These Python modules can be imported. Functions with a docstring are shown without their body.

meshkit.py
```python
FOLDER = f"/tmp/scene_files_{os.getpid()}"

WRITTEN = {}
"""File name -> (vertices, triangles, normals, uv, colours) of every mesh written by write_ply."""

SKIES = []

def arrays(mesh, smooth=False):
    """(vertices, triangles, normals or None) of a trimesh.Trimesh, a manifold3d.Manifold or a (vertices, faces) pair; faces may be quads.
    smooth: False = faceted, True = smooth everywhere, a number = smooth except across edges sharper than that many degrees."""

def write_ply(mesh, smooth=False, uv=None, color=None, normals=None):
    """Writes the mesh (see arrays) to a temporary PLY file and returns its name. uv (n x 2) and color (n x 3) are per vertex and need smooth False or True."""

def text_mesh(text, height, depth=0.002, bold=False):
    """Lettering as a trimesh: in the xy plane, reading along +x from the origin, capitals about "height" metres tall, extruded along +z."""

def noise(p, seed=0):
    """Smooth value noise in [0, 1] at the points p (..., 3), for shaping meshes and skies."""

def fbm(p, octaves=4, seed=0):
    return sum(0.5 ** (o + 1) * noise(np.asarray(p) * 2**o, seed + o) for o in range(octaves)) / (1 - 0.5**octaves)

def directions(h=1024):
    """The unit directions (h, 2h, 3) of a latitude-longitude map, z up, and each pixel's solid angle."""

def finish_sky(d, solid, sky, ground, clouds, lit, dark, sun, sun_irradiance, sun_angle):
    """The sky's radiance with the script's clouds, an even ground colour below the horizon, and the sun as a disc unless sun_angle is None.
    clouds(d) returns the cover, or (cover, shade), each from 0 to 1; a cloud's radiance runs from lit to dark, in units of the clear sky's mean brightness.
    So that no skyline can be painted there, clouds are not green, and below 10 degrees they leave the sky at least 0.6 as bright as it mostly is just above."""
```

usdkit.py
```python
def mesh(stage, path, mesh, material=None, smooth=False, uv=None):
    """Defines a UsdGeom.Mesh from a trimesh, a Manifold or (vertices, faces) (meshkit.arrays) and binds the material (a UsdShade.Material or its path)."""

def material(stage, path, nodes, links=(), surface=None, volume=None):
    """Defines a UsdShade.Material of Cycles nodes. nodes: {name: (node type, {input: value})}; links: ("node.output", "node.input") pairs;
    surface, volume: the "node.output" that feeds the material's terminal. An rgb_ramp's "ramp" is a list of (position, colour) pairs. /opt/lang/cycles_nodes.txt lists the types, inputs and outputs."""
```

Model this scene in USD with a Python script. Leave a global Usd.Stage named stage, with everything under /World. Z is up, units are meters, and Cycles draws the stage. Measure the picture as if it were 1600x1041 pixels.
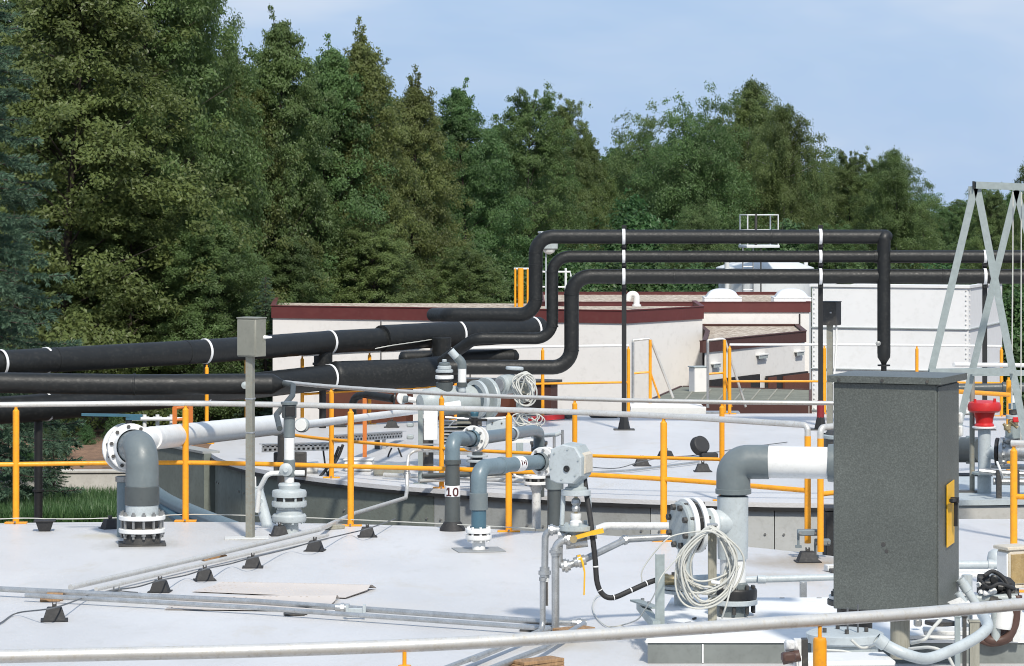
import math
import numpy as np, trimesh
import shapely.geometry as sg
from shapely.ops import unary_union
import usdkit, meshkit
from pxr import Usd, UsdGeom, UsdLux, UsdShade, Gf, Sdf

stage = Usd.Stage.CreateInMemory()
UsdGeom.SetStageUpAxis(stage, 'Z'); UsdGeom.SetStageMetersPerUnit(stage, 1.0)
UsdGeom.Xform.Define(stage, '/World'); UsdGeom.Scope.Define(stage, '/World/Looks')

# ------------------------------------------------------------------ camera, sky, sun, exposure
F, HY, ZC = 5000.0, 300.0, 3.0          # focal length in photo pixels, horizon row, eye height over the near roof (m)
EXPOSURE = 0.17
SUN_AZ, SUN_EL = math.radians(166), math.radians(45)     # azimuth: atan2(x, y)
SUN_I, SUN_ANGLE, SKY_S = 1.0, 4.0, 0.10
cam = UsdGeom.Camera.Define(stage, '/World/camera')
cam.CreateHorizontalApertureAttr(36.0); cam.CreateVerticalApertureAttr(36.0 * 666 / 1024)
cam.CreateFocalLengthAttr(36.0 * F / 1600); cam.CreateClippingRangeAttr(Gf.Vec2f(0.5, 3000))
cam.CreateVerticalApertureOffsetAttr(-36.0 * (520.5 - HY) / 1600)
cam.CreateExposureAttr(EXPOSURE)
cam.AddTranslateOp().Set((0, 0, ZC)); cam.AddRotateXOp().Set(90)

sky = UsdLux.DomeLight.Define(stage, '/World/sky')
sky.GetPrim().SetCustomDataByKey('kind', 'structure'); sky.GetPrim().SetCustomDataByKey('label', 'pale blue summer sky with thin veils of cloud')
skym = usdkit.material(stage, '/World/Looks/sky', {
    'tc': ('texture_coordinate', {}),
    'sky': ('sky_texture', {'sky_type': 'single_scattering', 'sun_disc': False, 'sun_elevation': SUN_EL, 'sun_rotation': SUN_AZ,
                            'air_density': 1.0, 'aerosol_density': 0.6, 'ozone_density': 1.5}),
    'map': ('mapping', {'scale': (2.4, 2.4, 8.0), 'location': (0.35, 0.0, 0.2)}),
    'n': ('noise_texture', {'scale': 1.6, 'detail': 5.0, 'roughness': 0.55, 'distortion': 0.4}),
    'r': ('rgb_ramp', {'ramp': [(0.40, (.40, .57, .84)), (0.50, (.47, .62, .86)), (0.60, (.62, .72, .89)), (0.68, (.74, .80, .91))]}),
    'veil': ('vector_math', {'math_type': 'scale', 'scale': 8.9}),
    'mix': ('mix_color', {'fac': 0.93, 'use_clamp_result': False}),
    'bg': ('background_shader', {'strength': SKY_S})},
    [('tc.generated', 'map.vector'), ('map.vector', 'n.vector'), ('n.fac', 'r.fac'), ('r.color', 'veil.vector1'), ('veil.vector', 'mix.b'), ('sky.color', 'mix.a'), ('mix.result', 'bg.color')],
    surface='bg.background')
UsdShade.MaterialBindingAPI.Apply(sky.GetPrim()).Bind(skym)
sun = UsdLux.DistantLight.Define(stage, '/World/sun')
sun.CreateNormalizeAttr(True); sun.CreateIntensityAttr(SUN_I); sun.CreateAngleAttr(SUN_ANGLE); sun.CreateColorAttr(Gf.Vec3f(1.0, 0.94, 0.84))
sun.AddRotateZOp().Set(-math.degrees(SUN_AZ)); sun.AddRotateXOp().Set(-(90 - math.degrees(SUN_EL)))   # local +z points to the sun

# ------------------------------------------------------------------ materials
MATS = {}
def paint(name, c, rough=0.5, metal=0.0, var=0.18, scale=6.0, dirt=None, dirt_amt=0.35, bump=0.0, bscale=60.0, spec=0.5, stretch=(1, 1, 1)):
    """weathered surface: two noises vary the tone, a third lays dirt on it"""
    c = np.array(c, float); d = np.array(dirt if dirt is not None else c * 0.55, float)
    nodes = {'g': ('geometry', {}), 'm': ('mapping', {'scale': stretch}),
             'n1': ('noise_texture', {'scale': scale, 'detail': 6.0, 'roughness': 0.62}),
             'n2': ('noise_texture', {'scale': scale * 5.3, 'detail': 4.0, 'roughness': 0.6}),
             'r1': ('rgb_ramp', {'ramp': [(0.25, c * (1 - var)), (0.75, np.minimum(c * (1 + var), 0.95))]}),
             'r2': ('map_range', {'from_min': 0.52, 'from_max': 0.78, 'to_min': 0.0, 'to_max': dirt_amt, 'clamp': True}),
             'mx': ('mix_color', {'b': d}),
             'rr': ('map_range', {'from_min': 0.3, 'from_max': 0.7, 'to_min': max(rough - .08, .05), 'to_max': min(rough + .12, 1)}),
             'p': ('principled_bsdf', {'metallic': metal, 'specular_ior_level': spec})}
    links = [('g.position', 'm.vector'), ('m.vector', 'n1.vector'), ('m.vector', 'n2.vector'), ('n1.fac', 'r1.fac'), ('n2.fac', 'r2.value'), ('r1.color', 'mx.a'),
             ('r2.result', 'mx.fac'), ('mx.result', 'p.base_color'), ('n2.fac', 'rr.value'), ('rr.result', 'p.roughness')]
    if bump:
        nodes['n3'] = ('noise_texture', {'scale': bscale, 'detail': 4.0, 'roughness': 0.6})
        nodes['b'] = ('bump', {'strength': bump, 'distance': 0.02})
        links += [('m.vector', 'n3.vector'), ('n3.fac', 'b.height'), ('b.normal', 'p.normal')]
    MATS[name] = usdkit.material(stage, '/World/Looks/' + name, nodes, links, surface='p.BSDF')

def leafmat(name, c1, c2, c3, trans=0.3, spec=0.38):
    MATS[name] = usdkit.material(stage, '/World/Looks/' + name, {
        'g': ('geometry', {}), 'o': ('object_info', {}),
        'r': ('rgb_ramp', {'ramp': [(0.0, c1), (0.55, c2), (0.88, c3), (1.0, np.array(c3) * 1.15)]}),
        'm': ('mapping', {'scale': (0.55, 0.55, 0.55)}), 'n': ('noise_texture', {'scale': 1.4, 'detail': 2.0}),
        'nr': ('map_range', {'from_min': 0.3, 'from_max': 0.7, 'to_min': 0.7, 'to_max': 1.35}),
        'hr': ('map_range', {'from_min': 0.0, 'from_max': 1.0, 'to_min': 0.478, 'to_max': 0.524}),
        'h': ('hsv', {'saturation': 0.9}),
        'p': ('principled_bsdf', {'roughness': 0.42, 'specular_ior_level': spec}),
        't': ('translucent_bsdf', {}), 'mx': ('mix_closure', {'fac': trans})},
        [('g.random_per_island', 'r.fac'), ('g.position', 'm.vector'), ('m.vector', 'n.vector'), ('n.fac', 'nr.value'), ('nr.result', 'h.value'), ('o.random', 'hr.value'), ('hr.result', 'h.hue'),
         ('r.color', 'h.color'), ('h.color', 'p.base_color'), ('h.color', 't.color'), ('p.BSDF', 'mx.closure1'), ('t.BSDF', 'mx.closure2')], surface='mx.closure')

paint('orange', (0.80, 0.33, 0.012), 0.42, var=0.12, scale=7, dirt=(0.36, 0.15, 0.03), dirt_amt=0.45, bump=0.04)
paint('orange_red', (0.55, 0.16, 0.03), 0.5)
paint('galv', (0.44, 0.45, 0.45), 0.36, metal=0.7, var=0.22, scale=14, dirt=(0.24, 0.23, 0.20), dirt_amt=0.6, bump=0.05)
paint('galv_rail', (0.58, 0.57, 0.54), 0.40, metal=0.4, var=0.12, scale=9, dirt=(0.36, 0.31, 0.22), dirt_amt=0.55, bump=0.04)
paint('galv_frame', (0.30, 0.345, 0.34), 0.45, metal=0.3, var=0.15, scale=20, dirt=(0.27, 0.29, 0.27), dirt_amt=0.5)
paint('steel_post', (0.26, 0.26, 0.22), 0.5, metal=0.3, var=0.2, scale=10, dirt=(0.25, 0.15, 0.07), dirt_amt=0.6)
paint('box_green', (0.21, 0.21, 0.175), 0.45, var=0.12)
paint('black_jacket', (0.009, 0.010, 0.010), 0.5, spec=0.4, var=0.3, scale=5, dirt=(0.05, 0.05, 0.047), dirt_amt=0.45, bump=0.2, bscale=18)
paint('plinth_grey', (0.17, 0.185, 0.175), 0.7, var=0.15, scale=5)
paint('clamp_grey', (0.20, 0.235, 0.25), 0.5, metal=0.3, var=0.2)
paint('black_steel', (0.012, 0.012, 0.012), 0.45)
paint('black_rubber', (0.022, 0.022, 0.023), 0.65, var=0.25, dirt=(0.07, 0.068, 0.062), dirt_amt=0.35, bump=0.1)
paint('grey_cap', (0.18, 0.19, 0.185), 0.5, var=0.15)
paint('grey_pvc', (0.135, 0.16, 0.165), 0.4, var=0.12, scale=8, dirt=(0.2, 0.21, 0.2), dirt_amt=0.35, bump=0.04)
paint('dark_pvc', (0.065, 0.075, 0.075), 0.42, var=0.15)
paint('blue_pvc', (0.135, 0.185, 0.21), 0.36, var=0.12, scale=9, dirt=(0.2, 0.25, 0.27), dirt_amt=0.3)
paint('blue_deep', (0.055, 0.12, 0.16), 0.36, var=0.12)
paint('pale_grey', (0.42, 0.46, 0.47), 0.45, var=0.12, scale=9, dirt=(0.28, 0.29, 0.28), dirt_amt=0.5, bump=0.05)
paint('machine_grey', (0.36, 0.40, 0.40), 0.42, var=0.14, scale=12, dirt=(0.22, 0.21, 0.18), dirt_amt=0.55)
paint('white_plastic', (0.72, 0.72, 0.70), 0.4, var=0.06, scale=8, dirt=(0.45, 0.43, 0.38), dirt_amt=0.3)
paint('white_dirty', (0.62, 0.62, 0.60), 0.5, var=0.12, scale=10, dirt=(0.25, 0.25, 0.23), dirt_amt=0.6)
paint('dark_metal', (0.05, 0.048, 0.045), 0.5, var=0.3, dirt=(0.16, 0.14, 0.11), dirt_amt=0.5)
paint('bolt_steel', (0.3, 0.3, 0.29), 0.4, metal=0.6)
paint('brass', (0.42, 0.34, 0.2), 0.35, metal=0.6)
paint('yellow_handle', (0.75, 0.42, 0.02), 0.4, var=0.1)
paint('handle_blue', (0.03, 0.10, 0.14), 0.4)
paint('red_dark', (0.20, 0.012, 0.015), 0.45)
paint('red_cap', (0.52, 0.02, 0.02), 0.35, var=0.12)
paint('wood', (0.30, 0.18, 0.09), 0.75, var=0.35, scale=12, dirt=(0.09, 0.06, 0.035), dirt_amt=0.6, bump=0.2, stretch=(6, 1, 1))
paint('wood_grey', (0.28, 0.27, 0.22), 0.8, var=0.25, scale=18, dirt=(0.12, 0.11, 0.08), dirt_amt=0.6, stretch=(1, 1, .15), bump=0.2)
paint('cable_grey', (0.50, 0.50, 0.46), 0.5, var=0.08)
paint('cable_dark', (0.10, 0.105, 0.11), 0.5)
paint('tape_white', (0.75, 0.75, 0.75), 0.5, var=0.05)
paint('ink_dark', (0.07, 0.02, 0.02), 0.6, var=0.1)
paint('fascia_red', (0.105, 0.022, 0.02), 0.55, var=0.10, scale=3, dirt=(0.14, 0.05, 0.04), dirt_amt=0.3)
paint('fascia_brown', (0.075, 0.03, 0.024), 0.6, var=0.1)
paint('door_brown', (0.13, 0.045, 0.025), 0.5, var=0.1)
paint('dark_opening', (0.02, 0.017, 0.016), 0.6)
paint('render_white', (0.72, 0.70, 0.67), 0.8, var=0.03, scale=1.5, dirt=(0.5, 0.48, 0.45), dirt_amt=0.35, bump=0.06, bscale=25)
paint('panel_white', (0.76, 0.76, 0.755), 0.5, var=0.04, scale=1.5, dirt=(0.52, 0.52, 0.5), dirt_amt=0.3)
paint('silo_white', (0.62, 0.64, 0.64), 0.45, var=0.06, scale=2)
paint('skylight', (0.74, 0.75, 0.76), 0.25, var=0.04)
paint('mossy_roof', (0.16, 0.165, 0.13), 0.85, var=0.3, scale=2.5, dirt=(0.3, 0.3, 0.24), dirt_amt=0.7, bump=0.2, bscale=10)
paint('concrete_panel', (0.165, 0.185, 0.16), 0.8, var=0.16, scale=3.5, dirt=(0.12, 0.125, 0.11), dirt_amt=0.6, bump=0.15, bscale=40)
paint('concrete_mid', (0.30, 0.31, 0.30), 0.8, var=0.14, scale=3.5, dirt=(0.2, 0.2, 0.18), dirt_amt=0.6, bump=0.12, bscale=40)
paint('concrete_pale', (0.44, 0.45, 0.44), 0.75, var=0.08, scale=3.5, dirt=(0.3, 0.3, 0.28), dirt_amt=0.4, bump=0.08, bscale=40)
paint('concrete_light', (0.46, 0.45, 0.42), 0.85, var=0.14, scale=3, dirt=(0.3, 0.28, 0.24), dirt_amt=0.5, bump=0.1)
paint('earth', (0.11, 0.075, 0.05), 0.95, var=0.4, scale=5, dirt=(0.05, 0.06, 0.03), dirt_amt=0.7, bump=0.4, bscale=20)
paint('mulch', (0.20, 0.12, 0.075), 0.95, var=0.45, scale=9, dirt=(0.07, 0.05, 0.035), dirt_amt=0.8)
paint('mat_sheet', (0.53, 0.485, 0.45), 0.75, var=0.05, scale=5, dirt=(0.50, 0.45, 0.41), dirt_amt=0.6)
paint('seal_black', (0.015, 0.015, 0.015), 0.6)
paint('brown_hose', (0.075, 0.038, 0.028), 0.5, var=0.2)
paint('beige_box', (0.55, 0.50, 0.41), 0.5, var=0.1, scale=14, dirt=(0.33, 0.24, 0.12), dirt_amt=0.6)
paint('amber_glass', (0.30, 0.21, 0.09), 0.35, var=0.25, scale=18, dirt=(0.5, 0.42, 0.28), dirt_amt=0.4)
paint('bark', (0.055, 0.045, 0.035), 0.9, var=0.35, scale=6, bump=0.3)
paint('bark_birch', (0.38, 0.36, 0.32), 0.85, var=0.3, scale=8, dirt=(0.05, 0.045, 0.04), dirt_amt=0.9, stretch=(1, 1, 4))
paint('steel_plate', (0.33, 0.34, 0.34), 0.5, metal=0.3, var=0.15)

# hammered dark paint of the cabinet: fine speckle and orange-peel relief
def cabinet_paint():
    MATS['cabinet_grey'] = usdkit.material(stage, '/World/Looks/cabinet_grey', {
        'g': ('geometry', {}), 'v': ('voronoi_texture', {'scale': 90.0}), 'n': ('noise_texture', {'scale': 95.0, 'detail': 4.0, 'roughness': 0.65}), 'big': ('noise_texture', {'scale': 2.2, 'detail': 4.0}),
        'r': ('rgb_ramp', {'ramp': [(0.30, (0.068, 0.074, 0.066)), (0.5, (0.090, 0.099, 0.089)), (0.70, (0.128, 0.139, 0.126))]}),
        'r2': ('map_range', {'from_min': 0.3, 'from_max': 0.7, 'to_min': 0.86, 'to_max': 1.12}),
        'h': ('hsv', {}), 'b': ('bump', {'strength': 0.25, 'distance': 0.004}), 'p': ('principled_bsdf', {'roughness': 0.42})},
        [('g.position', 'v.vector'), ('g.position', 'n.vector'), ('g.position', 'big.vector'), ('n.fac', 'r.fac'), ('r.color', 'h.color'), ('big.fac', 'r2.value'), ('r2.result', 'h.value'),
         ('h.color', 'p.base_color'), ('v.distance', 'b.height'), ('b.normal', 'p.normal')], surface='p.BSDF')
cabinet_paint()

# white roofing membrane: faint blue-grey, drifts of dust, rain runs and a few brown puddle marks
def membrane(name, c, spots):
    nodes = {'g': ('geometry', {}), 'm': ('mapping', {'scale': (1, 0.45, 1)}),
             'n1': ('noise_texture', {'scale': 0.55, 'detail': 6.0, 'roughness': 0.6}), 'n2': ('noise_texture', {'scale': 4.5, 'detail': 7.0, 'roughness': 0.68}),
             'n3': ('noise_texture', {'scale': 38.0, 'detail': 4.0}), 'n4': ('noise_texture', {'scale': 1.7, 'detail': 5.0, 'roughness': 0.7, 'distortion': 0.6}),
             'r1': ('rgb_ramp', {'ramp': [(0.3, np.array(c) * 0.87), (0.7, np.minimum(np.array(c) * 1.07, .86))]}),
             'r2': ('map_range', {'from_min': 0.55, 'from_max': 0.80, 'to_min': 0, 'to_max': 0.6, 'clamp': True}), 'mx': ('mix_color', {'b': (0.47, 0.46, 0.43)}),
             'r4': ('map_range', {'from_min': 0.57, 'from_max': 0.72, 'to_min': 0, 'to_max': 0.48, 'clamp': True}), 'my': ('mix_color', {'b': (0.50, 0.45, 0.37)}),
             'bh': ('math', {'math_type': 'multiply_add', 'value2': 3.0}), 'b': ('bump', {'strength': 0.22, 'distance': 0.015}),
             'p': ('principled_bsdf', {'roughness': 0.42, 'specular_ior_level': 0.4})}
    links = [('g.position', 'm.vector'), ('m.vector', 'n1.vector'), ('m.vector', 'n2.vector'), ('g.position', 'n3.vector'), ('m.vector', 'n4.vector'), ('n1.fac', 'r1.fac'), ('n2.fac', 'r2.value'),
             ('r1.color', 'mx.a'), ('r2.result', 'mx.fac'), ('mx.result', 'my.a'), ('n4.fac', 'r4.value'), ('r4.result', 'my.fac'),
             ('n4.fac', 'bh.value1'), ('n3.fac', 'bh.value3'), ('bh.value', 'b.height'), ('b.normal', 'p.normal')]
    last = 'my.result'
    for k, (x, y, rad, col) in enumerate(spots):
        nodes.update({f'd{k}': ('vector_math', {'math_type': 'distance', 'vector2': (x, y, 0.0)}), f'q{k}': ('math', {'math_type': 'multiply_add', 'value2': -1.1 * rad}),
                      f's{k}': ('map_range', {'from_min': 0.35 * rad, 'from_max': -0.45 * rad, 'to_min': 0, 'to_max': 0.92, 'clamp': True}), f'x{k}': ('mix_color', {'b': col})})
        links += [('m.vector', f'n4.vector') if False else ('g.position', f'd{k}.vector1'), ('n2.fac', f'q{k}.value1'), (f'd{k}.value', f'q{k}.value3'), (f'q{k}.value', f's{k}.value'), (last, f'x{k}.a'), (f's{k}.result', f'x{k}.fac')]
        last = f'x{k}.result'
    links.append((last, 'p.base_color'))
    MATS[name] = usdkit.material(stage, '/World/Looks/' + name, nodes, links, surface='p.BSDF')

def gravelmat(name, stops):
    MATS[name] = usdkit.material(stage, '/World/Looks/' + name, {
        'g': ('geometry', {}), 'v': ('voronoi_texture', {'scale': 16.0}), 'sep': ('separate_color', {}), 'r': ('rgb_ramp', {'ramp': stops}), 'b': ('bump', {'strength': 0.6, 'distance': 0.02}),
        'p': ('principled_bsdf', {'roughness': 0.9})},
        [('g.position', 'v.vector'), ('v.color', 'sep.color'), ('sep.r', 'r.fac'), ('r.color', 'p.base_color'), ('v.distance', 'b.height'), ('b.normal', 'p.normal')], surface='p.BSDF')
gravelmat('gravel', [(0, (0.20, 0.15, 0.11)), (0.5, (0.42, 0.35, 0.27)), (1, (0.62, 0.55, 0.46))])

leafmat('leaf_olive', (0.125, 0.175, 0.042), (0.235, 0.320, 0.080), (0.47, 0.52, 0.18), 0.5)
leafmat('leaf_green', (0.105, 0.185, 0.050), (0.210, 0.325, 0.092), (0.43, 0.54, 0.20), 0.5)
leafmat('leaf_mid', (0.120, 0.185, 0.048), (0.235, 0.330, 0.090), (0.46, 0.53, 0.19), 0.5)
leafmat('leaf_bright', (0.075, 0.150, 0.042), (0.135, 0.270, 0.078), (0.26, 0.42, 0.14), 0.48)
leafmat('leaf_birch', (0.125, 0.185, 0.050), (0.235, 0.320, 0.090), (0.44, 0.51, 0.18), 0.5)
leafmat('needle_blue', (0.080, 0.140, 0.078), (0.150, 0.235, 0.140), (0.28, 0.37, 0.25), trans=0.25, spec=0.15)
leafmat('grass', (0.075, 0.150, 0.045), (0.115, 0.220, 0.062), (0.19, 0.29, 0.10), 0.4)

# ------------------------------------------------------------------ geometry helpers
def W(px, py, d):                        # a point at distance d along the view, for reading positions off the photograph
    return np.array([(px - 800) * d / F, d, ZC - (py - HY) * d / F])
def Zp(px, py, z=0.0):                   # a point on the level plane z
    return W(px, py, (ZC - z) * F / (py - HY))
def unit(v):
    v = np.asarray(v, float); return v / np.linalg.norm(v)
def cat(*ms):
    out_v, out_f, n = [], [], 0
    for m in ms:
        for v, f in (m if isinstance(m, list) else [m]):
            out_v.append(np.asarray(v, float)); out_f.append(np.asarray(f, int) + n); n += len(v)
    return np.vstack(out_v), np.vstack(out_f)
def frame(axis):
    z = unit(axis); a = np.array([0, 0, 1.0]) if abs(z[2]) < 0.9 else np.array([1.0, 0, 0])
    x = unit(np.cross(a, z)); return x, np.cross(z, x), z
def fillet(pts, rb, k=7):
    pts = [np.asarray(p, float) for p in pts]; out = [pts[0]]
    for i in range(1, len(pts) - 1):
        a, b, c = pts[i - 1], pts[i], pts[i + 1]
        la, lc = np.linalg.norm(a - b), np.linalg.norm(c - b); u, w = (a - b) / la, (c - b) / lc
        th = math.acos(np.clip(-u @ w, -1, 1))
        t = min(rb * math.tan(th / 2), .48 * la, .48 * lc)
        if th < 0.04: out.append(b); continue
        p0, p1 = b + u * t, b + w * t
        for s in np.linspace(0, 1, k):
            q = 1.0 / (1 + (math.cos(th / 2) - 1) * 2 * s * (1 - s))      # rational quadratic: a true arc
            out.append((p0 * (1 - s) ** 2 + 2 * b * s * (1 - s) * math.cos(th / 2) + p1 * s ** 2) * q)
    out.append(pts[-1]); return np.array(out)
def spline(pts, k=8):
    p = np.array(pts, float); p = np.vstack([2 * p[0] - p[1], p, 2 * p[-1] - p[-2]]); out = []
    for i in range(1, len(p) - 2):
        for s in np.linspace(0, 1, k, endpoint=False):
            out.append(0.5 * ((2 * p[i]) + (-p[i - 1] + p[i + 1]) * s + (2 * p[i - 1] - 5 * p[i] + 4 * p[i + 1] - p[i + 2]) * s ** 2 + (-p[i - 1] + 3 * p[i] - 3 * p[i + 1] + p[i + 2]) * s ** 3))
    out.append(p[-2]); return np.array(out)
def tube(pts, r, n=14, caps=True):
    p = np.asarray(pts, float); m = len(p); r = np.broadcast_to(np.asarray(r, float), m)
    t = np.gradient(p, axis=0); t /= np.linalg.norm(t, axis=1, keepdims=True)
    x, y, _ = frame(t[0]); rings = []
    a = np.linspace(0, 2 * np.pi, n, endpoint=False)
    for i in range(m):
        x = unit(x - (x @ t[i]) * t[i]); y = np.cross(t[i], x)
        rings.append(p[i] + r[i] * (np.cos(a)[:, None] * x + np.sin(a)[:, None] * y))
    v = np.vstack(rings); f = []
    i, j = np.meshgrid(np.arange(m - 1), np.arange(n), indexing='ij'); i, j = i.ravel(), j.ravel(); k = (j + 1) % n
    f = np.vstack([np.stack([i * n + j, i * n + k, (i + 1) * n + k], 1), np.stack([i * n + j, (i + 1) * n + k, (i + 1) * n + j], 1)])
    if caps:
        v = np.vstack([v, p[0], p[-1]]); j = np.arange(n); k = (j + 1) % n
        f = np.vstack([f, np.stack([np.full(n, m * n), k, j], 1), np.stack([np.full(n, m * n + 1), (m - 1) * n + j, (m - 1) * n + k], 1)])
    return v, f
def cyl(p0, p1, r, n=16, r1=None):
    return tube([p0, p1], [r, r if r1 is None else r1], n)
def revolve(profile, origin=(0, 0, 0), axis=(0, 0, 1), n=24):
    """profile: (radius, height along the axis), bottom to top"""
    x, y, z = frame(axis); a = np.linspace(0, 2 * np.pi, n, endpoint=False); o = np.asarray(origin, float); v = []
    for r, h in profile:
        v.append(o + z * h + max(r, 1e-5) * (np.cos(a)[:, None] * x + np.sin(a)[:, None] * y))
    m = len(profile); v = np.vstack(v); i, j = np.meshgrid(np.arange(m - 1), np.arange(n), indexing='ij'); i, j = i.ravel(), j.ravel(); k = (j + 1) % n
    f = np.vstack([np.stack([i * n + j, i * n + k, (i + 1) * n + k], 1), np.stack([i * n + j, (i + 1) * n + k, (i + 1) * n + j], 1)])
    return v, f
def disc(o, axis, r, h, n=28, ch=0.12):
    c = min(ch * h, .01); return revolve([(0, 0), (r - c, 0), (r, c), (r, h - c), (r - c, h), (0, h)], o, axis, n)
def ringplate(o, axis, r, ri, h, n=28):
    c = .12 * h; return revolve([(ri, 0), (r - c, 0), (r, c), (r, h - c), (r - c, h), (ri, h), (ri, 0)], o, axis, n)
def bolts(o, axis, rad, nb, br, h, a0=0.2, n=6):
    x, y, z = frame(axis); o = np.asarray(o, float); out = []
    for k in range(nb):
        a = a0 + 2 * np.pi * k / nb; c = o + rad * (math.cos(a) * x + math.sin(a) * y)
        out.append(cyl(c, c + z * h, br, n))
    return cat(out)
def boxm(size, center, rz=0.0, bevel=0.0, rx=0.0, ry=0.0):
    """box of full size, bevelled edges, turned about z (degrees)"""
    s = np.array(size, float) / 2; b = min(bevel, s.min() * .45)
    if b <= 0:
        m = trimesh.creation.box(2 * s); v, f = np.array(m.vertices), np.array(m.faces)
    else:
        pts = []
        for sx in (-1, 1):
            for sy in (-1, 1):
                for sz in (-1, 1):
                    for k in range(3):
                        q = s - b; q[k] = s[k]; pts.append(q * (sx, sy, sz))
        h = trimesh.convex.convex_hull(np.array(pts)); v, f = np.array(h.vertices), np.array(h.faces)
    for ang, ax in ((rx, 0), (ry, 1), (rz, 2)):
        if ang:
            c, sn = math.cos(math.radians(ang)), math.sin(math.radians(ang)); R = np.eye(3); i, j = [(1, 2), (2, 0), (0, 1)][ax]
            R[i, i] = R[j, j] = c; R[i, j] = -sn; R[j, i] = sn; v = v @ R.T
    return v + np.asarray(center, float), f
def bar(p0, p1, w, h, up=(0, 0, 1)):
    """rectangular bar from p0 to p1: w across, h along up"""
    p0, p1 = np.asarray(p0, float), np.asarray(p1, float); z = unit(p1 - p0); x = unit(np.cross(up, z)); y = np.cross(z, x); v = []
    for p in (p0, p1):
        for sx, sy in ((-1, -1), (1, -1), (1, 1), (-1, 1)): v.append(p + x * sx * w / 2 + y * sy * h / 2)
    f = [[0, 2, 1], [0, 3, 2], [4, 5, 6], [4, 6, 7]]
    for k in range(4):
        j = (k + 1) % 4; f += [[k, j, 4 + j], [k, 4 + j, 4 + k]]
    return np.array(v), np.array(f)
def prism(poly, z0, z1):
    """poly: shapely polygon or (x, y) points"""
    poly = poly if isinstance(poly, sg.Polygon) else sg.Polygon(poly)
    m = trimesh.creation.extrude_polygon(sg.polygon.orient(poly), z1 - z0, engine='earcut'); v = np.array(m.vertices); v[:, 2] += z0
    return v, np.array(m.faces)
def hull(pts):
    h = trimesh.convex.convex_hull(np.array(pts, float)); return np.array(h.vertices), np.array(h.faces)

# ------------------------------------------------------------------ things, parts, copies
taken = {}
def numbered(parent, name):
    k = taken.get((parent, name), -1) + 1; taken[(parent, name)] = k
    return f'{parent}/{name}' + (f'_{k:03d}' if k else '')
def tag(prim, **kw):
    for k, v in kw.items():
        if v: prim.SetCustomDataByKey(k, v)
class Thing:
    def __init__(s, name, label=None, category=None, base=(0, 0, 0), group=None, kind=None):
        s.loc = np.asarray(base, float); s.name = name; s.path = numbered('/World', name)
        s.x = UsdGeom.Xform.Define(stage, s.path); s.x.AddTranslateOp().Set(tuple(map(float, s.loc)))
        tag(s.x.GetPrim(), label=label, category=category, group=group, kind=kind)
    def add(s, name, mesh, mat, smooth=38, parent=None, label=None, kind=None):
        v, f = cat(mesh) if isinstance(mesh, list) else mesh
        path = numbered(parent or s.path, name)
        m = usdkit.mesh(stage, path, (np.asarray(v) - s.loc, f), MATS[mat], smooth)
        tag(m.GetPrim(), label=label, kind=kind); return path
def solo(name, label, category, mesh, mat, smooth=38, group=None, kind=None):
    v, f = cat(mesh) if isinstance(mesh, list) else mesh
    m = usdkit.mesh(stage, numbered('/World', name), (v, f), MATS[mat], smooth)
    tag(m.GetPrim(), label=label, category=category, group=group, kind=kind); return m
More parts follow.
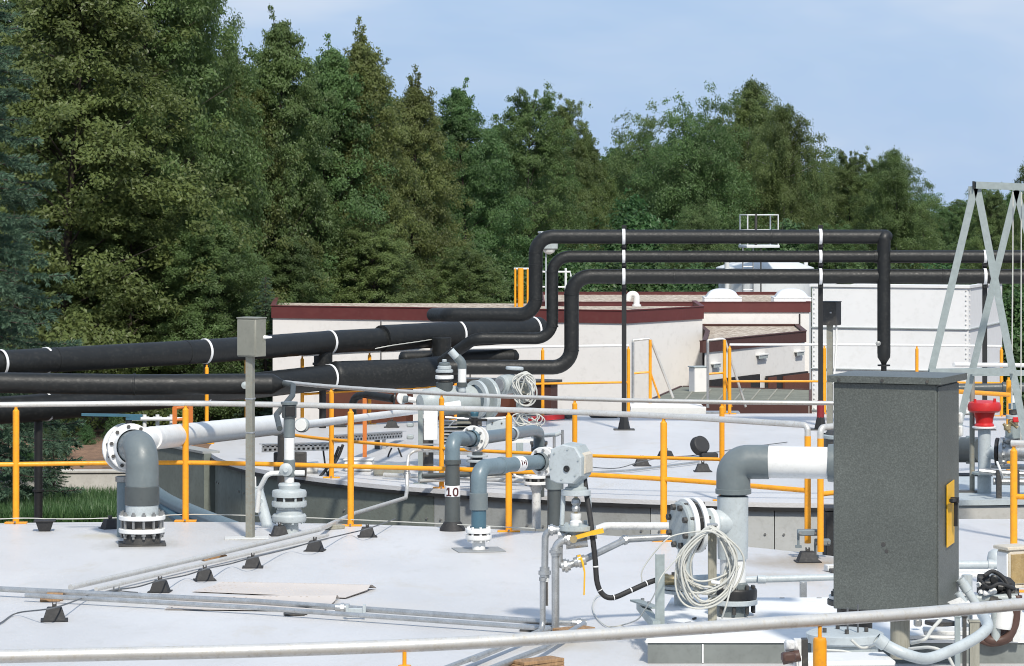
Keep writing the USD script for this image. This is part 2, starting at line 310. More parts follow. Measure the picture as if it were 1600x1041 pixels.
def copy(src, label, loc, rz=0.0, scale=(1, 1, 1), group=None, category=None, tilt=(0, 0)):
    path = numbered('/World', src.name); x = UsdGeom.Xform.Define(stage, path)
    x.GetPrim().GetReferences().AddInternalReference(src.path)
    x.ClearXformOpOrder(); x.AddTranslateOp().Set(tuple(map(float, loc))); x.AddRotateXYZOp().Set((float(tilt[0]), float(tilt[1]), float(rz))); x.AddScaleOp().Set(tuple(map(float, scale)))
    x.GetPrim().SetInstanceable(True); tag(x.GetPrim(), label=label, group=group, category=category); return x

# ------------------------------------------------------------------ the setting: ground, tanks, buildings
GZ = -2.0
def sheet(x0, x1, y0, y1, z, nx=2, ny=2, amp=0.0, seed=0):
    xs, ys = np.meshgrid(np.linspace(x0, x1, nx), np.linspace(y0, y1, ny)); v = np.stack([xs, ys, np.full_like(xs, z)], -1).reshape(-1, 3)
    if amp: v[:, 2] += amp * (meshkit.fbm(v * (.8, .8, 0) + 3.1, 3, seed) - .5)
    i, j = np.meshgrid(np.arange(ny - 1), np.arange(nx - 1), indexing='ij'); a = (i * nx + j).ravel()
    return v, np.vstack([np.stack([a, a + 1, a + nx + 1], 1), np.stack([a, a + nx + 1, a + nx], 1)])
def fallen(m):                            # level round the plant, then the land falls gently away beyond the wood
    v, f = m; v[:, 2] -= .014 * np.clip(v[:, 1] - 190, 0, None); return v, f
solo('ground', 'bare brown earth between the tanks and the trees', None, fallen(sheet(-1500, 1500, -600, 2400, GZ, 5, 121)), 'earth', True, kind='structure')
solo('planting_bed', 'bed of brown bark mulch below the trees at left', None, [sheet(-12, -4.2, 52.6, 64, GZ + .05, 40, 40, .22, 3)], 'mulch', True, kind='structure')
solo('lawn', 'patch of level green turf beside the low white wall', None, [sheet(-9.5, -5.0, 47.5, 51.6, GZ + .03, 10, 10, .06, 5)], 'grass', True, kind='structure')
wl = W(95, 776, 53.0)
t = Thing('garden_wall', 'low pale concrete garden wall in front of the mulch bed', 'wall', (-7.4, 52.6, GZ))
t.add('wall', boxm((3.4, .16, .40), (-7.6, 52.35, GZ + .20), 3, .015), 'concrete_light'); t.add('coping', boxm((3.44, .22, .05), (-7.6, 52.35, GZ + .428), 3, .01), 'concrete_light')

rng = np.random.default_rng(7)
gv, gf = [], []
def blades(n, x0, x1, y0, y1, z, h, r):
    x, y = r.uniform(x0, x1, n), r.uniform(y0, y1, n); a = r.uniform(0, 6.28, n); hh = h * r.uniform(.5, 1.2, n); w = .012 + .01 * r.random(n)
    p = np.stack([x, y, np.full(n, z)], 1); dx = np.stack([np.cos(a), np.sin(a), 0 * a], 1); lean = np.stack([np.sin(a), -np.cos(a), 0 * a], 1) * (hh * r.uniform(.1, .7, n))[:, None]
    v = np.stack([p - dx * w[:, None], p + dx * w[:, None], p + lean + np.stack([0 * x, 0 * x, hh], 1)], 1).reshape(-1, 3)
    return v, np.arange(3 * n).reshape(-1, 3)
solo('grass', 'tall green grass growing beside the low white wall', 'grass', blades(26000, -8.6, -5.1, 48, 51.4, GZ, .27, rng), 'grass', False, kind='stuff')

# --- the two round tanks under white membrane
def near_outline():
    c = np.array([-3.2, 21.5]); a = np.linspace(0, np.pi, 90); far = [(c[0] + 7.6 * math.cos(q), c[1] + 7.6 * math.sin(q)) for q in a]
    b = np.linspace(np.pi, 2 * np.pi, 60); near = [(c[0] + 7.6 * math.cos(q), c[1] + 9.0 * math.sin(q)) for q in b]
    tank = sg.Polygon(far + near[1:-1]); dock = sg.Polygon([(4.02, 29.35), (7.5, 29.35), (7.5, 18.5), (2.9, 18.5), (3.30, 24.6)])
    return unary_union([tank, dock]).simplify(.002)
def far_outline(k=1.0):
    c = np.array([4.15, 43.1]); out = []
    for q in np.linspace(0, 2 * np.pi, 160, endpoint=False):
        out.append((c[0] + 8.2 * k * math.cos(q), c[1] + (6.0 if math.sin(q) > 0 else 8.2) * k * math.sin(q)))
    return sg.Polygon(out)
NZ, FZ = 0.0, -0.40
P1 = Zp(1262, 880); P2 = Zp(1150, 905)
membrane('membrane_near', (0.585, 0.578, 0.575), [(P1[0] - .05, P1[1] + .05, .75, (.33, .27, .19)), (P2[0] + .2, P2[1], .6, (.44, .39, .31)), (-2.0, 24.3, .35, (.55, .51, .45)), (-3.5, 27.9, .4, (.52, .48, .38)), (-3.15, 27.2, .5, (.38, .37, .34)), (-2.28, 27.7, .35, (.42, .40, .36)), (-.27, 26.75, .38, (.46, .44, .40)), (.35, 21.2, .5, (.50, .47, .42)), (-1.1, 23.0, .8, (.57, .54, .50)), (-3.0, 19.6, .9, (.56, .55, .53))])
membrane('membrane_far', (0.585, 0.578, 0.575), [(-2.2, 40.6, .5, (.40, .38, .28)), (2.3, 40.2, .6, (.6, .58, .54))])

def roof_mesh(poly, z, thick=.05, step=.45):
    """flat roof skin with a finely divided top so that it can sag and ripple a little"""
    v, f = prism(poly, z - thick, z)
    return v, f
NEAR, FAR = near_outline(), far_outline()
t = Thing('round_tank', 'nearest round tank under a flat white membrane roof dotted with black blocks', 'tank', (-3.2, 21.5, GZ))
t.add('roof', roof_mesh(NEAR, NZ), 'membrane_near', 30)
t.add('wall', prism(NEAR.buffer(-.06), GZ, NZ - .054), 'concrete_panel', 30)
def strip(poly, w, z0, z1):
    return prism(poly.difference(poly.buffer(-w)), z0, z1) if False else ringwall(np.array(poly.exterior.coords)[:-1], w, z0, z1)
def ringwall(pts, w, z0, z1):
    n = len(pts); nx = np.roll(pts, -1, 0) - np.roll(pts, 1, 0); nr = np.stack([nx[:, 1], -nx[:, 0]], 1); nr /= np.linalg.norm(nr, axis=1, keepdims=True)
    area = .5 * np.sum(pts[:, 0] * np.roll(pts[:, 1], -1) - np.roll(pts[:, 0], -1) * pts[:, 1])
    if area < 0: nr = -nr
    i = pts - nr * w; v = np.vstack([np.c_[pts, np.full(n, z0)], np.c_[pts, np.full(n, z1)], np.c_[i, np.full(n, z1)], np.c_[i, np.full(n, z0)]]); f = []
    for k in range(4):
        a, b = k * n, ((k + 1) % 4) * n; j = np.arange(n); jj = (j + 1) % n
        f += [np.stack([a + j, a + jj, b + jj], 1), np.stack([a + j, b + jj, b + j], 1)]
    return v, np.vstack(f)

t = Thing('round_tank', 'farther round tank with grey panelled wall and white membrane roof', 'tank', (4.15, 43.1, GZ))
t.add('roof', roof_mesh(FAR, FZ), 'membrane_far', 30)
t.add('edge_seal', ringwall(np.array(far_outline(1.002).exterior.coords)[:-1], .05, FZ - .085, FZ - .052), 'seal_black', 40)
# wall panels, one by one along the side that faces us
c = np.array([4.15, 43.1]); ang = np.linspace(math.radians(183), math.radians(300), 13)
for a0, a1 in zip(ang[:-1], ang[1:]):
    q = np.linspace(a0 + .0006, a1 - .0006, 8); R = 8.15
    o = [(c[0] + R * math.cos(x), c[1] + R * math.sin(x)) for x in q] + [(c[0] + (R - .12) * math.cos(x), c[1] + (R - .12) * math.sin(x)) for x in q[::-1]]
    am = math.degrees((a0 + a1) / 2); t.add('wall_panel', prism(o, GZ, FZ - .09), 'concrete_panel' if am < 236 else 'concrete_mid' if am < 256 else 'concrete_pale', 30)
    b = []
    for zz in (FZ - .35, FZ - .8):
        for x in (q[0] + .012, q[-1] - .012):
            p = c + (R + .001) * np.array([math.cos(x), math.sin(x)]); b.append(cyl((p[0], p[1], zz), (p[0] + .012 * math.cos(x), p[1] + .012 * math.sin(x), zz), .014, 6))
    t.add('panel_fixing', b, 'bolt_steel', False, kind='stuff')
t.add('wall', prism(far_outline(.974), GZ, FZ - .0905), 'concrete_panel', 30)

# --- flat-roofed buildings with red fascias
def wallface(p, q, z0, z1, th=.12):
    return bar((p[0], p[1], (z0 + z1) / 2), (q[0], q[1], (z0 + z1) / 2), th, z1 - z0)
A = [np.array(x) for x in ((-4.71, 62.6), (2.15, 60.0), (3.73, 62.2), (3.75, 65.4), (.55, 65.4), (.55, 66.9), (-4.98, 67.3))]
cA = np.mean(A, 0)
def inset(P, k): 
    p = sg.polygon.orient(sg.Polygon(P).buffer(-k, join_style=2)); return p
def building(name, label, P, ztop, fh, proud, gz, wallmat, fasmat, skip=()):
    t = Thing(name, label, 'building', (np.mean(P, 0)[0], np.mean(P, 0)[1], GZ))
    body = inset(P, proud); t.add('wall', prism(body, GZ, ztop - fh), wallmat, 20)
    outer = np.array(sg.polygon.orient(sg.Polygon(P)).exterior.coords)[:-1]
    nx = len(outer)
    for i in range(nx):                                       # fascia boards, one per side
        if i in skip: continue
        p, q = outer[i], outer[(i + 1) % nx]; d = unit(q - p); nrm = np.array([d[1], -d[0]])
        pp, qq = p - nrm * .03 + d * .002, q - nrm * .03 - d * .002
        t.add('fascia', bar((pp[0], pp[1], ztop - fh / 2), (qq[0], qq[1], ztop - fh / 2), .06, fh), fasmat, False)
        t.add('fascia_cap', bar((pp[0], pp[1], ztop + .008), (qq[0], qq[1], ztop + .008), .09, .016), 'fascia_red' if fasmat == 'fascia_red' else fasmat, False)
    t.add('gravel_roof', prism(inset(P, .07), ztop - fh + .002, ztop - gz), 'gravel', False)
    return t
bA = building('flat_roof_building', 'long low white building with dark red fascia, gravel roof, nearest behind the pipes', A, .768, .235, .03, .10, 'render_white', 'fascia_red', (3, 4, 5))
for px in (594, 735):                                         # panel joints of the front wall
    u = (W(px, 500, 61.4)[0] + 4.71) / 6.86; p = A[0] + u * (A[1] - A[0]); bA.add('panel_joint', boxm((.02, .02, 2.5), (p[0], p[1] + .032, -.75), -20.8), 'dark_opening', False)
def on(P0, P1, u, off=0.0):
    d = unit(P1 - P0); n = np.array([d[1], -d[0]]); p = P0 + u * (P1 - P0) + n * off; return p
B = [np.array(x) for x in ((.60, 65.55), (6.12, 65.55), (6.3, 72.0), (.62, 72.0))]
bB = building('flat_roof_building', 'white building with red fascia and two dome skylights, behind the first roof', B, .735, .20, .03, .05, 'render_white', 'fascia_red')
bB.add('panel_joint', boxm((.03, .02, 1.2), (W(1250, 500, 65.5)[0], 65.575, -.1)), 'dark_opening', False)
C = [np.array(x) for x in ((3.465, 58.1), (5.73, 62.3), (5.85, 65.45), (3.80, 65.45), (3.78, 62.3))]
bC = building('annex', 'low white annex with brown fascia, louvred vents and brown doorways', C, .284, .205, .03, .03, 'render_white', 'fascia_brown')
d0, d1 = C[0], C[1]; rzC = math.degrees(math.atan2(*(d1 - d0)[::-1]))
def onC(px, py, off=0.02):
    """point of the annex's front wall seen at this pixel"""
    u = None
    best = min(np.linspace(0, 1, 400), key=lambda s: abs(800 + F * (d0 + s * (d1 - d0))[0] / (d0 + s * (d1 - d0))[1] - px))
    p = on(d0, d1, best, off); return np.array([p[0], p[1], ZC - (py - HY) * p[1] / F])
for (px, py, w) in ((1118, 574, .30), (1190, 560, .42), (1248, 555, .34)):
    p = onC(px, py, .0)
    par = bC.add('vent', boxm((w, .12, .03), p + (0, 0, .07), rzC, .006), 'white_plastic')
    for k in range(2): bC.add('slat', boxm((w * .94, .012, .035), p + np.array([.05, -.05, 0]) * .6 + (0, 0, .05 - .035 * k), rzC, 0, rx=0), 'machine_grey', False, parent=par)
def panelC(name, x0, x1, y0, y1, mat, off=.02, label=None):
    a, b = onC(x0, y0, off), onC(x1, y0, off); zt, zb = a[2], onC(x0, y1, off)[2]
    return bC.add(name, bar((a[0], a[1], (zt + zb) / 2), (b[0], b[1], (zt + zb) / 2), .05, zt - zb), mat, False, label=label)
panelC('doorway', 1108, 1184, 594, 650, 'dark_opening'); panelC('doorway', 1196, 1262, 588, 650, 'dark_opening')
panelC('door', 1128, 1168, 599, 650, 'door_brown', .045); panelC('door_post', 1197, 1208, 590, 650, 'door_brown', .05); panelC('door', 1220, 1259, 588, 640, 'door_brown', .055)
# white wall cabinet in front of the first building's right face
q = W(1091, 590, 56.6)
t = Thing('meter_cabinet', 'small white wall cabinet with a grey lid at the corner of the annex', 'cabinet', (q[0], q[1], GZ))
t.add('body', boxm((.26, .22, 1.9), (q[0], q[1], q[2] - .77), 25, .008), 'render_white'); t.add('lid', boxm((.29, .25, .02), (q[0], q[1], q[2] + .192), 25, .004), 'machine_grey'); t.add('latch', boxm((.012, .012, .03), q + (-.06, -.135, .03), 25), 'dark_metal')
# mossy low roof in front
D = [W(1017, 622, 54.2)[:2], W(1264, 630, 53.6)[:2], W(1264, 612, 57.0)[:2], W(1066, 606, 58.0)[:2]]
zD = ZC - (628 - HY) * 53.8 / F
t = Thing('low_roof', 'low mossy grey felt roof with a brown edge board below the annex', 'roof', (*np.mean(D, 0), GZ))
t.add('felt', prism(D, zD - .03, zD), 'mossy_roof', False)
Dp = [np.array(x) for x in D]
for i in range(4):
    p, q = Dp[i], Dp[(i + 1) % 4]; d = unit(q - p); n = np.array([d[1], -d[0]]); p, q = p + n * .024 + d * .003, q + n * .024 - d * .003
    t.add('edge_board', bar((p[0], p[1], zD - .09), (q[0], q[1], zD - .09), .04, .21), 'fascia_brown', False)
t.add('wall', prism(inset(Dp, .05), GZ, zD - .034), 'render_white', False)
for px in np.linspace(1085, 1240, 7):
    a, b = W(px, 615, 57.2), W(px - 14, 615, 54.3); t.add('felt_joint', bar((a[0], a[1], zD + .004), (b[0], b[1], zD + .004), .03, .01), 'wood_grey', False)

# --- white panelled container tank at right
zc = 1.32; fl, fr = W(1268, 500, 57.2), W(1513, 500, 56.2); bk = W(1566, 500, 59.4)
Fp = [fl[:2], fr[:2], bk[:2], bk[:2] + fl[:2] - fr[:2]]
t = Thing('panel_tank', 'large white rectangular tank of bolted panels, behind the dark grey cabinet', 'tank', (*np.mean(Fp, 0), GZ))
t.add('core', prism(inset(Fp, .045), GZ, zc - .05), 'panel_white', False)
rows = [(zc - .74 * k - .006, zc - .74 * (k + 1) + .012) for k in range(4)]
for (zt, zb) in rows:
    for P0, P1, nn in ((Fp[0], Fp[1], 1), (Fp[1], Fp[2], 1)):
        for k in range(nn):
            p = on(P0, P1, (k + .004) / nn, -.02); q = on(P0, P1, (k + .996) / nn, -.02); t.add('panel', bar((p[0], p[1], (zt + zb) / 2), (q[0], q[1], (zt + zb) / 2), .04, zt - zb), 'panel_white', False)
    for P0, P1 in ((Fp[0], Fp[1]), (Fp[1], Fp[2])):               # the lapped joint: a thin shelf
        p, q = on(P0, P1, 0.0, .006), on(P0, P1, 1.0, .006); t.add('joint_strip', bar((p[0], p[1], zb - .009), (q[0], q[1], zb - .009), .05, .012), 'machine_grey', False)
rv = []
for u in (.017, .985):
    for zz in np.arange(-1.2, 1.28, .085):
        p = on(Fp[0], Fp[1], u, .0); rv.append(boxm((.022, .02, .022), (p[0], p[1] - .005, zz)))
for zz in np.arange(-1.2, 1.28, .085):
    p = on(Fp[1], Fp[2], .03, 0); rv.append(boxm((.022, .022, .022), (p[0] + .005, p[1] - .006, zz)))
t.add('rivet', rv, 'white_dirty', False, kind='stuff')
rim = np.array(sg.polygon.orient(sg.Polygon(Fp).buffer(.03, join_style=2)).exterior.coords)[:-1]
t.add('rim', ringwall(rim, .10, zc - .012, zc + .035), 'panel_white', False)

# --- silo with ladder and caged platform
sc = W(1195, 440, 76.0); sz = ZC - (418 - HY) * 76 / F
t = Thing('silo', 'white cylindrical silo with shallow cone top, far behind the pipes', 'silo', (sc[0], sc[1], GZ))
t.add('body', revolve([(0, GZ), (1.10, GZ), (1.10, sz - .06)], (sc[0], sc[1], 0), n=48), 'silo_white')
t.add('cone_roof', revolve([(1.10, sz - .058), (1.16, sz - .05), (1.16, sz), (.35, sz + .27), (0, sz + .30)], (sc[0], sc[1], 0), n=48), 'silo_white', 25)
t.add('vent', cyl((sc[0] + .95, sc[1] - .3, sz + .05), (sc[0] + .95, sc[1] - .3, sz + .2), .05, 10), 'silo_white')
t.add('downpipe', cyl((sc[0] - .95, sc[1] - .75, GZ), (sc[0] - .95, sc[1] - .75, sz + .15), .06, 10), 'silo_white')
q0 = W(1186, 357, 74.6); zp0 = ZC - (385 - HY) * 74.6 / F
t = Thing('ladder_platform', 'caged steel ladder platform with pale railing rising above the pipes', 'platform', (q0[0], q0[1], GZ))
t.add('deck', boxm((.80, .7, .07), (q0[0], q0[1], zp0), 12, .01), 'silo_white')
cr = [(q0[0] + sx * .37 * math.cos(.21) - sy * .32 * math.sin(.21), q0[1] + sx * .37 * math.sin(.21) + sy * .32 * math.cos(.21)) for sx, sy in ((-1, -1), (1, -1), (1, 1), (-1, 1))]
ztop = ZC - (336 - HY) * 74.6 / F
for x, y in cr: t.add('rail_post', cyl((x, y, zp0 + .035), (x, y, ztop), .016, 8), 'silo_white')
t.add('rail_post', cyl((q0[0] - .1, q0[1] - .34, zp0 + .035), (q0[0] - .1, q0[1] - .34, ztop + .03), .03, 8), 'dark_metal', label='thick dark post of the cage')
for zz in (ztop, zp0 + .38): t.add('rail', [cyl((*cr[k], zz), (*cr[(k + 1) % 4], zz), .014, 6) for k in range(4)], 'silo_white')
lx = q0[0] - .28
for dx in (-.12, .12, .3): t.add('ladder_stile', cyl((lx + dx, q0[1] - .3, GZ), (lx + dx, q0[1] - .3, zp0 - .04), .018, 8), 'dark_metal' if dx > .2 else 'galv')
t.add('rungs', [cyl((lx - .12, q0[1] - .3, z), (lx + .12, q0[1] - .3, z), .011, 6) for z in np.arange(GZ + .3, zp0 - .1, .27)], 'galv', kind='stuff')

# --- roof furniture
for (px, y0, lab) in ((1128, 473, 'left of the two white dome skylights on the red-edged roof'), (1236, 473, 'right of the two white dome skylights, beside the white panel tank')):
    p = W(px, y0, 66.3); r = .40
    t = Thing('dome_skylight', lab, 'skylight', (p[0], p[1], .67))
    t.add('kerb', boxm((r * 2 - .03, r * 2 - .03, .12), (p[0], p[1], .745), 0, .01), 'skylight'); t.add('flange', boxm((r * 2 - .02, r * 2 - .02, .025), (p[0], p[1], .818), 0, .006), 'skylight')
    n = 13; g = np.linspace(-1, 1, n); X, Y = np.meshgrid(g, g); Z = .17 * (1 - X ** 4) ** .6 * (1 - Y ** 4) ** .6 * (1 - .35 * (X ** 2 + Y ** 2) / 2 * 2 * .8)
    v = np.stack([p[0] + X * (r - .06), p[1] + Y * (r - .06), .832 + np.maximum(Z, 0)], -1).reshape(-1, 3); i, j = np.meshgrid(np.arange(n - 1), np.arange(n - 1), indexing='ij'); a = (i * n + j).ravel()
    t.add('dome', (v, np.vstack([np.stack([a, a + 1, a + n + 1], 1), np.stack([a, a + n + 1, a + n], 1)])), 'skylight', True)
p = W(990, 486, 63.6)
t = Thing('gooseneck_vent', 'white gooseneck vent pipe standing on the gravel roof', 'vent', (p[0], p[1], .71))
t.add('pipe', tube(fillet([(p[0] + .06, p[1], .71), (p[0] + .06, p[1], .96), (p[0] - .07, p[1], .98), (p[0] - .12, p[1], .84)], .11, 8), [.06] * 16 + [.065, .07] if False else .062, 14), 'white_plastic')
t.add('collar', disc((p[0] + .06, p[1], .719), (0, 0, 1), .09, .04), 'white_plastic')
p = W(858, 480, 66.4)
t = Thing('roof_lamp', 'grey area lamp on a slim pale pole rising behind the pipes', 'lamp', (W(853, 480, 61.0)[0], 61.6, .70))
pl = W(853, 500, 61.6); t.add('pole', cyl((pl[0], pl[1], .70), (pl[0], pl[1], ZC - (394 - HY) * 61.6 / F), .018, 10), 'pale_grey')
hd = W(858, 380, 61.6); t.add('head', boxm((.30, .3, .30), hd + (0, 0, .03), 10, .02), 'machine_grey'); t.add('top_plate', boxm((.38, .36, .035), hd + (0, 0, .205), 10, .01), 'silo_white')
t.add('diffuser', revolve([(.12, 0), (.10, -.05), (.03, -.09), (0, -.09)][::-1], hd + (0, -.02, -.125)), 'white_plastic')
# guard rail around the roof ladder
d = 64.9; za, zb = .72, ZC - (419 - HY) * d / F
t = Thing('roof_hatch_rail', 'orange and white guard rail on the gravel roof left of the rising pipes', 'railing', (*W(814, 480, d)[:2], .64))
for px, r, m in ((805, .022, 'orange'), (813.5, .06, 'orange'), (824.5, .02, 'orange'), (884, .025, 'silo_white')):
    q = W(px, 470, d); t.add('post', cyl((q[0], q[1], .60), (q[0], q[1], zb), r, 10), m)
q = [W(px, py, d) for px, py in ((803, 420), (826, 420), (850, 425), (891, 425), (892, 432))]; t.add('top_rail', tube(q, .02, 8), 'silo_white')
t.add('mid_rail', tube([W(826, 448, d), W(892, 449, d)], .018, 8), 'silo_white')

# dark retaining wall running back from the farther tank at left
a, b = W(250, 700, 43.2), W(330, 700, 41.6)
t = Thing('retaining_wall', 'dark grey retaining wall running back from the left end of the farther tank', 'wall', (a[0], a[1], GZ)); t.add('wall', bar((a[0], a[1], -1.2), (b[0], b[1], -1.2), .2, 1.6), 'concrete_panel', False); t.add('coping', bar((a[0], a[1], -.385), (b[0], b[1], -.385), .24, .03), 'concrete_mid', False)

# ------------------------------------------------------------------ railings
def rail_posts(t, posts, ztop, r=.0295, base=True, zmin=0.0, mat='orange'):
    for (x, y, zb, zt) in posts:
        p = t.add('post', [revolve([(0, zb + (.012 if base else 0)), (r, zb + (.012 if base else 0)), (r, zt - .058), (r * .5, zt - .040), (r * .5, zt - .015), (0, zt - .015)], (x, y, 0), n=14)], mat, 30)
        if base:
            t.add('foot_plate', [boxm((.20, .09, .012), (x, y, zb + .0065), 0, .003)], mat, 20, parent=p); t.add('foot_bolts', bolts((x, y, zb + .0125), (0, 0, 1), .07, 2, .011, .014, 0), 'bolt_steel', False, parent=p, kind='stuff')
near_px = [(-235, 822), (25, 818), (290, 815), (548, 822), (795, 831), (1037, 846), (1262, 868)]
NB = [Zp(px, py, 0) for px, py in near_px]
t = Thing('railing', 'orange post railing with pale steel handrail along the rim of the nearest tank', 'railing', (NB[3][0], NB[3][1], 0))
rail_posts(t, [(p[0], p[1], 0, 1.075) for p in NB[:-1]], 1.075)
p = NB[-1]; t.add('post', revolve([(0, .10), (.027, .10), (.027, .985), (0, .985)], (p[0], p[1], 0), n=14), 'orange', 30, label='end post held by a clamp')
top = [q + np.array([0, 0, 1.075]) for q in NB]; sp = spline(top, 8); end = sp[-1]
path = np.vstack([sp[:-3], fillet([sp[-3], end, (end[0], end[1], .98)], .075, 7)[1:]])
t.add('handrail', tube(path, .0255, 14), 'galv_rail')
t.add('mid_rail', tube(spline([q + np.array([0, 0, .535]) for q in NB], 8), .021, 12), 'orange')
q = W(1282, 868, 26.15)
t = Thing('railing', 'second length of orange railing, starting beside the clamp and running behind the cabinet', 'railing', (q[0], q[1], 0))
q1 = np.array([2.95, 26.6, 0]); q2 = np.array([3.5, 27.6, 0])
t.add('post', revolve([(0, .06), (.027, .06), (.027, .985), (0, .985)], (q[0], q[1], 0), n=14), 'orange', 30)
rail_posts(t, [(q2[0], q2[1], 0, 1.075)], 1.075)
b = np.array([q[0], q[1], 0]); t.add('handrail', tube(fillet([b + (0, 0, .98), b + (0, 0, 1.075), q1 + (0, 0, 1.075), q2 + (0, 0, 1.075), q2 + (.02, .04, .9)], .075), .0255, 14), 'galv_rail')
t.add('mid_rail', tube([b + (0, 0, .53), q1 + (0, 0, .53), q2 + (0, 0, .53)], .021, 12), 'orange')
# clamps joining the two end posts
for (px, py, w) in ((1262, 832, .17), (1285, 847, .13)):
    c = W(px, py, 26.25); t = Thing('pipe_clamp', 'galvanised clamp, ' + ('upper one gripping the end post of the near railing' if py < 840 else 'lower one gripping the first post of the second railing'), 'clamp', c)
    t.add('jaw', [boxm((w, .085, .05), c, 0, .008)], 'clamp_grey'); t.add('bolt', [cyl(c + (sx * w * .38, -.06, 0), c + (sx * w * .38, .06, 0), .012, 8) for sx in (-1, 1)], 'bolt_steel'); t.add('bracket', [boxm((.02, .02, .11), c + (-w * .45, 0, -.06)), boxm((.05, .05, .02), c + (-w * .45, -.01, -.115))], 'clamp_grey')

# far tank: railing on the near rim
def farpt(px, k=.985):
    """where the view column px first meets the far tank's rim"""
    s = (px - 800) / F; cx, cy, R = 4.15, 43.1, 8.2 * k
    a, b, c0 = 1 + s * s, -2 * (s * cx + cy), cx * cx + cy * cy - R * R; d = (-b - math.sqrt(max(b * b - 4 * a * c0, 0))) / (2 * a); return np.array([s * d, d, FZ])
FP = [farpt(px) for px in (518, 690, 898, 1128, 1345)]
left = [np.array([4.15 + 8.07 * math.cos(a), 43.1 + 8.07 * math.sin(a), FZ]) for a in np.radians((204, 209))]
allp = left + FP; RT = 1.085
t = Thing('railing', 'orange railing with pale handrail along the near rim of the farther tank', 'railing', FP[1])
rail_posts(t, [(p[0], p[1], FZ, FZ + RT) for p in FP], 0)
t.add('handrail', tube(spline([p + (0, 0, RT) for p in allp], 8), .024, 14), 'galv_rail'); t.add('mid_rail', tube(spline([p + (0, 0, .455) for p in allp], 8), .02, 12), 'orange')
# far tank: railing on the back rim, in two lengths
def backpt(px, k=.985):
    s = (px - 800) / F; best = min(np.linspace(0.02, np.pi - .02, 2000), key=lambda a: abs((4.15 + 8.2 * k * math.cos(a)) - s * (43.1 + 6.0 * k * math.sin(a)))); return np.array([4.15 + 8.2 * k * math.cos(best), 43.1 + 6.0 * k * math.sin(best), FZ])
for pxs, ext, lab in (((472, 577, 712, 848, 982), None, 'orange railing along the back rim of the farther tank, left of the steps'), ((1140, 1288, 1433, 1565), None, 'orange railing along the back rim of the farther tank, right of the steps')):
    pp = [backpt(px) for px in pxs]; t = Thing('railing', lab, 'railing', pp[2]); rail_posts(t, [(p[0], p[1], FZ, FZ + 1.06) for p in pp], 0, .026)
    t.add('handrail', tube(spline([p + (0, 0, 1.06) for p in pp], 6), .02, 10), 'white_plastic'); t.add('mid_rail', tube(spline([p + (0, 0, .50) for p in pp], 6), .018, 10), 'orange')
# steps and landing at the back of the farther tank
dS = 49.6; zL = ZC - (640 - HY) * dS / F
q = W(1045, 640, dS)
t = Thing('steps', 'white landing with steps down between the two flat roofs', 'steps', (q[0], q[1], FZ))
a, b = W(986, 640, dS), W(1101, 640, dS)
t.add('landing', boxm((b[0] - a[0], 1.5, .07), ((a[0] + b[0]) / 2, dS + .6, zL), 0, .01), 'render_white'); t.add('front_beam', boxm((b[0] - a[0] + .02, .06, .15), ((a[0] + b[0]) / 2, dS - .19, zL - .02), 0, .008), 'white_plastic')
t.add('underside', boxm((b[0] - a[0] - .1, 1.3, .10), ((a[0] + b[0]) / 2, dS + .6, zL - .10)), 'dark_metal')
for x in (a[0] + .05, b[0] - .05): t.add('leg', boxm((.09, .09, zL - .06 - FZ), (x, dS - .1, (FZ + zL - .06) / 2)), 'render_white')
for k in range(5): t.add('step', boxm((.9, .28, .05), (b[0] + .2 + .12 * k, dS + 1.55 + .27 * k, zL - .16 - .19 * k), 0, .008), 'galv')
for px0, px1, px2, lab in ((989, 1016, 1052, 'left stair rail with one orange post and sloping steel handrail'), (1106, 1132, 1165, 'right stair rail with one orange post and sloping steel handrail')):
    d = dS - .05 if px0 > 1050 else dS + .9
    zt = ZC - (532 - HY) * d / F; p0, p1, p2 = W(px0, 532, d), W(px1, 529, d + .05), W(px2, 622 if px0 < 1050 else 636, d + .2)
    t = Thing('stair_rail', lab, 'railing', (p0[0], p0[1], FZ))
    zb = zL + .036 if px0 < 1100 and px0 > 990 else FZ
    t.add('post', cyl((p0[0], p0[1], zL + .03), (p0[0], p0[1], p0[2] - .03), .022, 10), 'galv'); t.add('post', cyl((p1[0], p1[1], zL - .05), (p1[0], p1[1], p1[2] - .02), .026, 10), 'orange')
    t.add('handrail', tube(fillet([p0 + (0, 0, -.03), p0, p1, p2], .06), .02, 10), 'galv_rail')
    m0, m1, m2 = p0 + (0, 0, -.52), p1 + (0, 0, -.53), p2 + (-.22, 0, .0); t.add('mid_rail', tube(fillet([m0, m1, m2], .06), .017, 8), 'orange')

# foreground railing
fg = [(-180, 1031), (0, 1026), (180, 1022), (400, 1017), (700, 1006), (920, 993), (1100, 981), (1280, 969), (1440, 958), (1600, 944), (1760, 930)]
FG = [Zp(px, py, 1.08) for px, py in fg]
t = Thing('railing', 'close weathered steel handrail crossing the bottom of the picture on orange posts', 'railing', (*FG[4][:2], 0))
t.add('handrail', tube(spline(FG, 8), .0285, 22), 'galv_rail')
for px, py in ((632, 1010), (1281, 969)):
    p = Zp(px, py, 1.08); t.add('post', revolve([(0, 0), (.031, 0), (.031, .985), (.027, 1.0), (.009, 1.003), (.009, 1.055), (0, 1.055)], (p[0], p[1], 0), n=18), 'orange', 30)

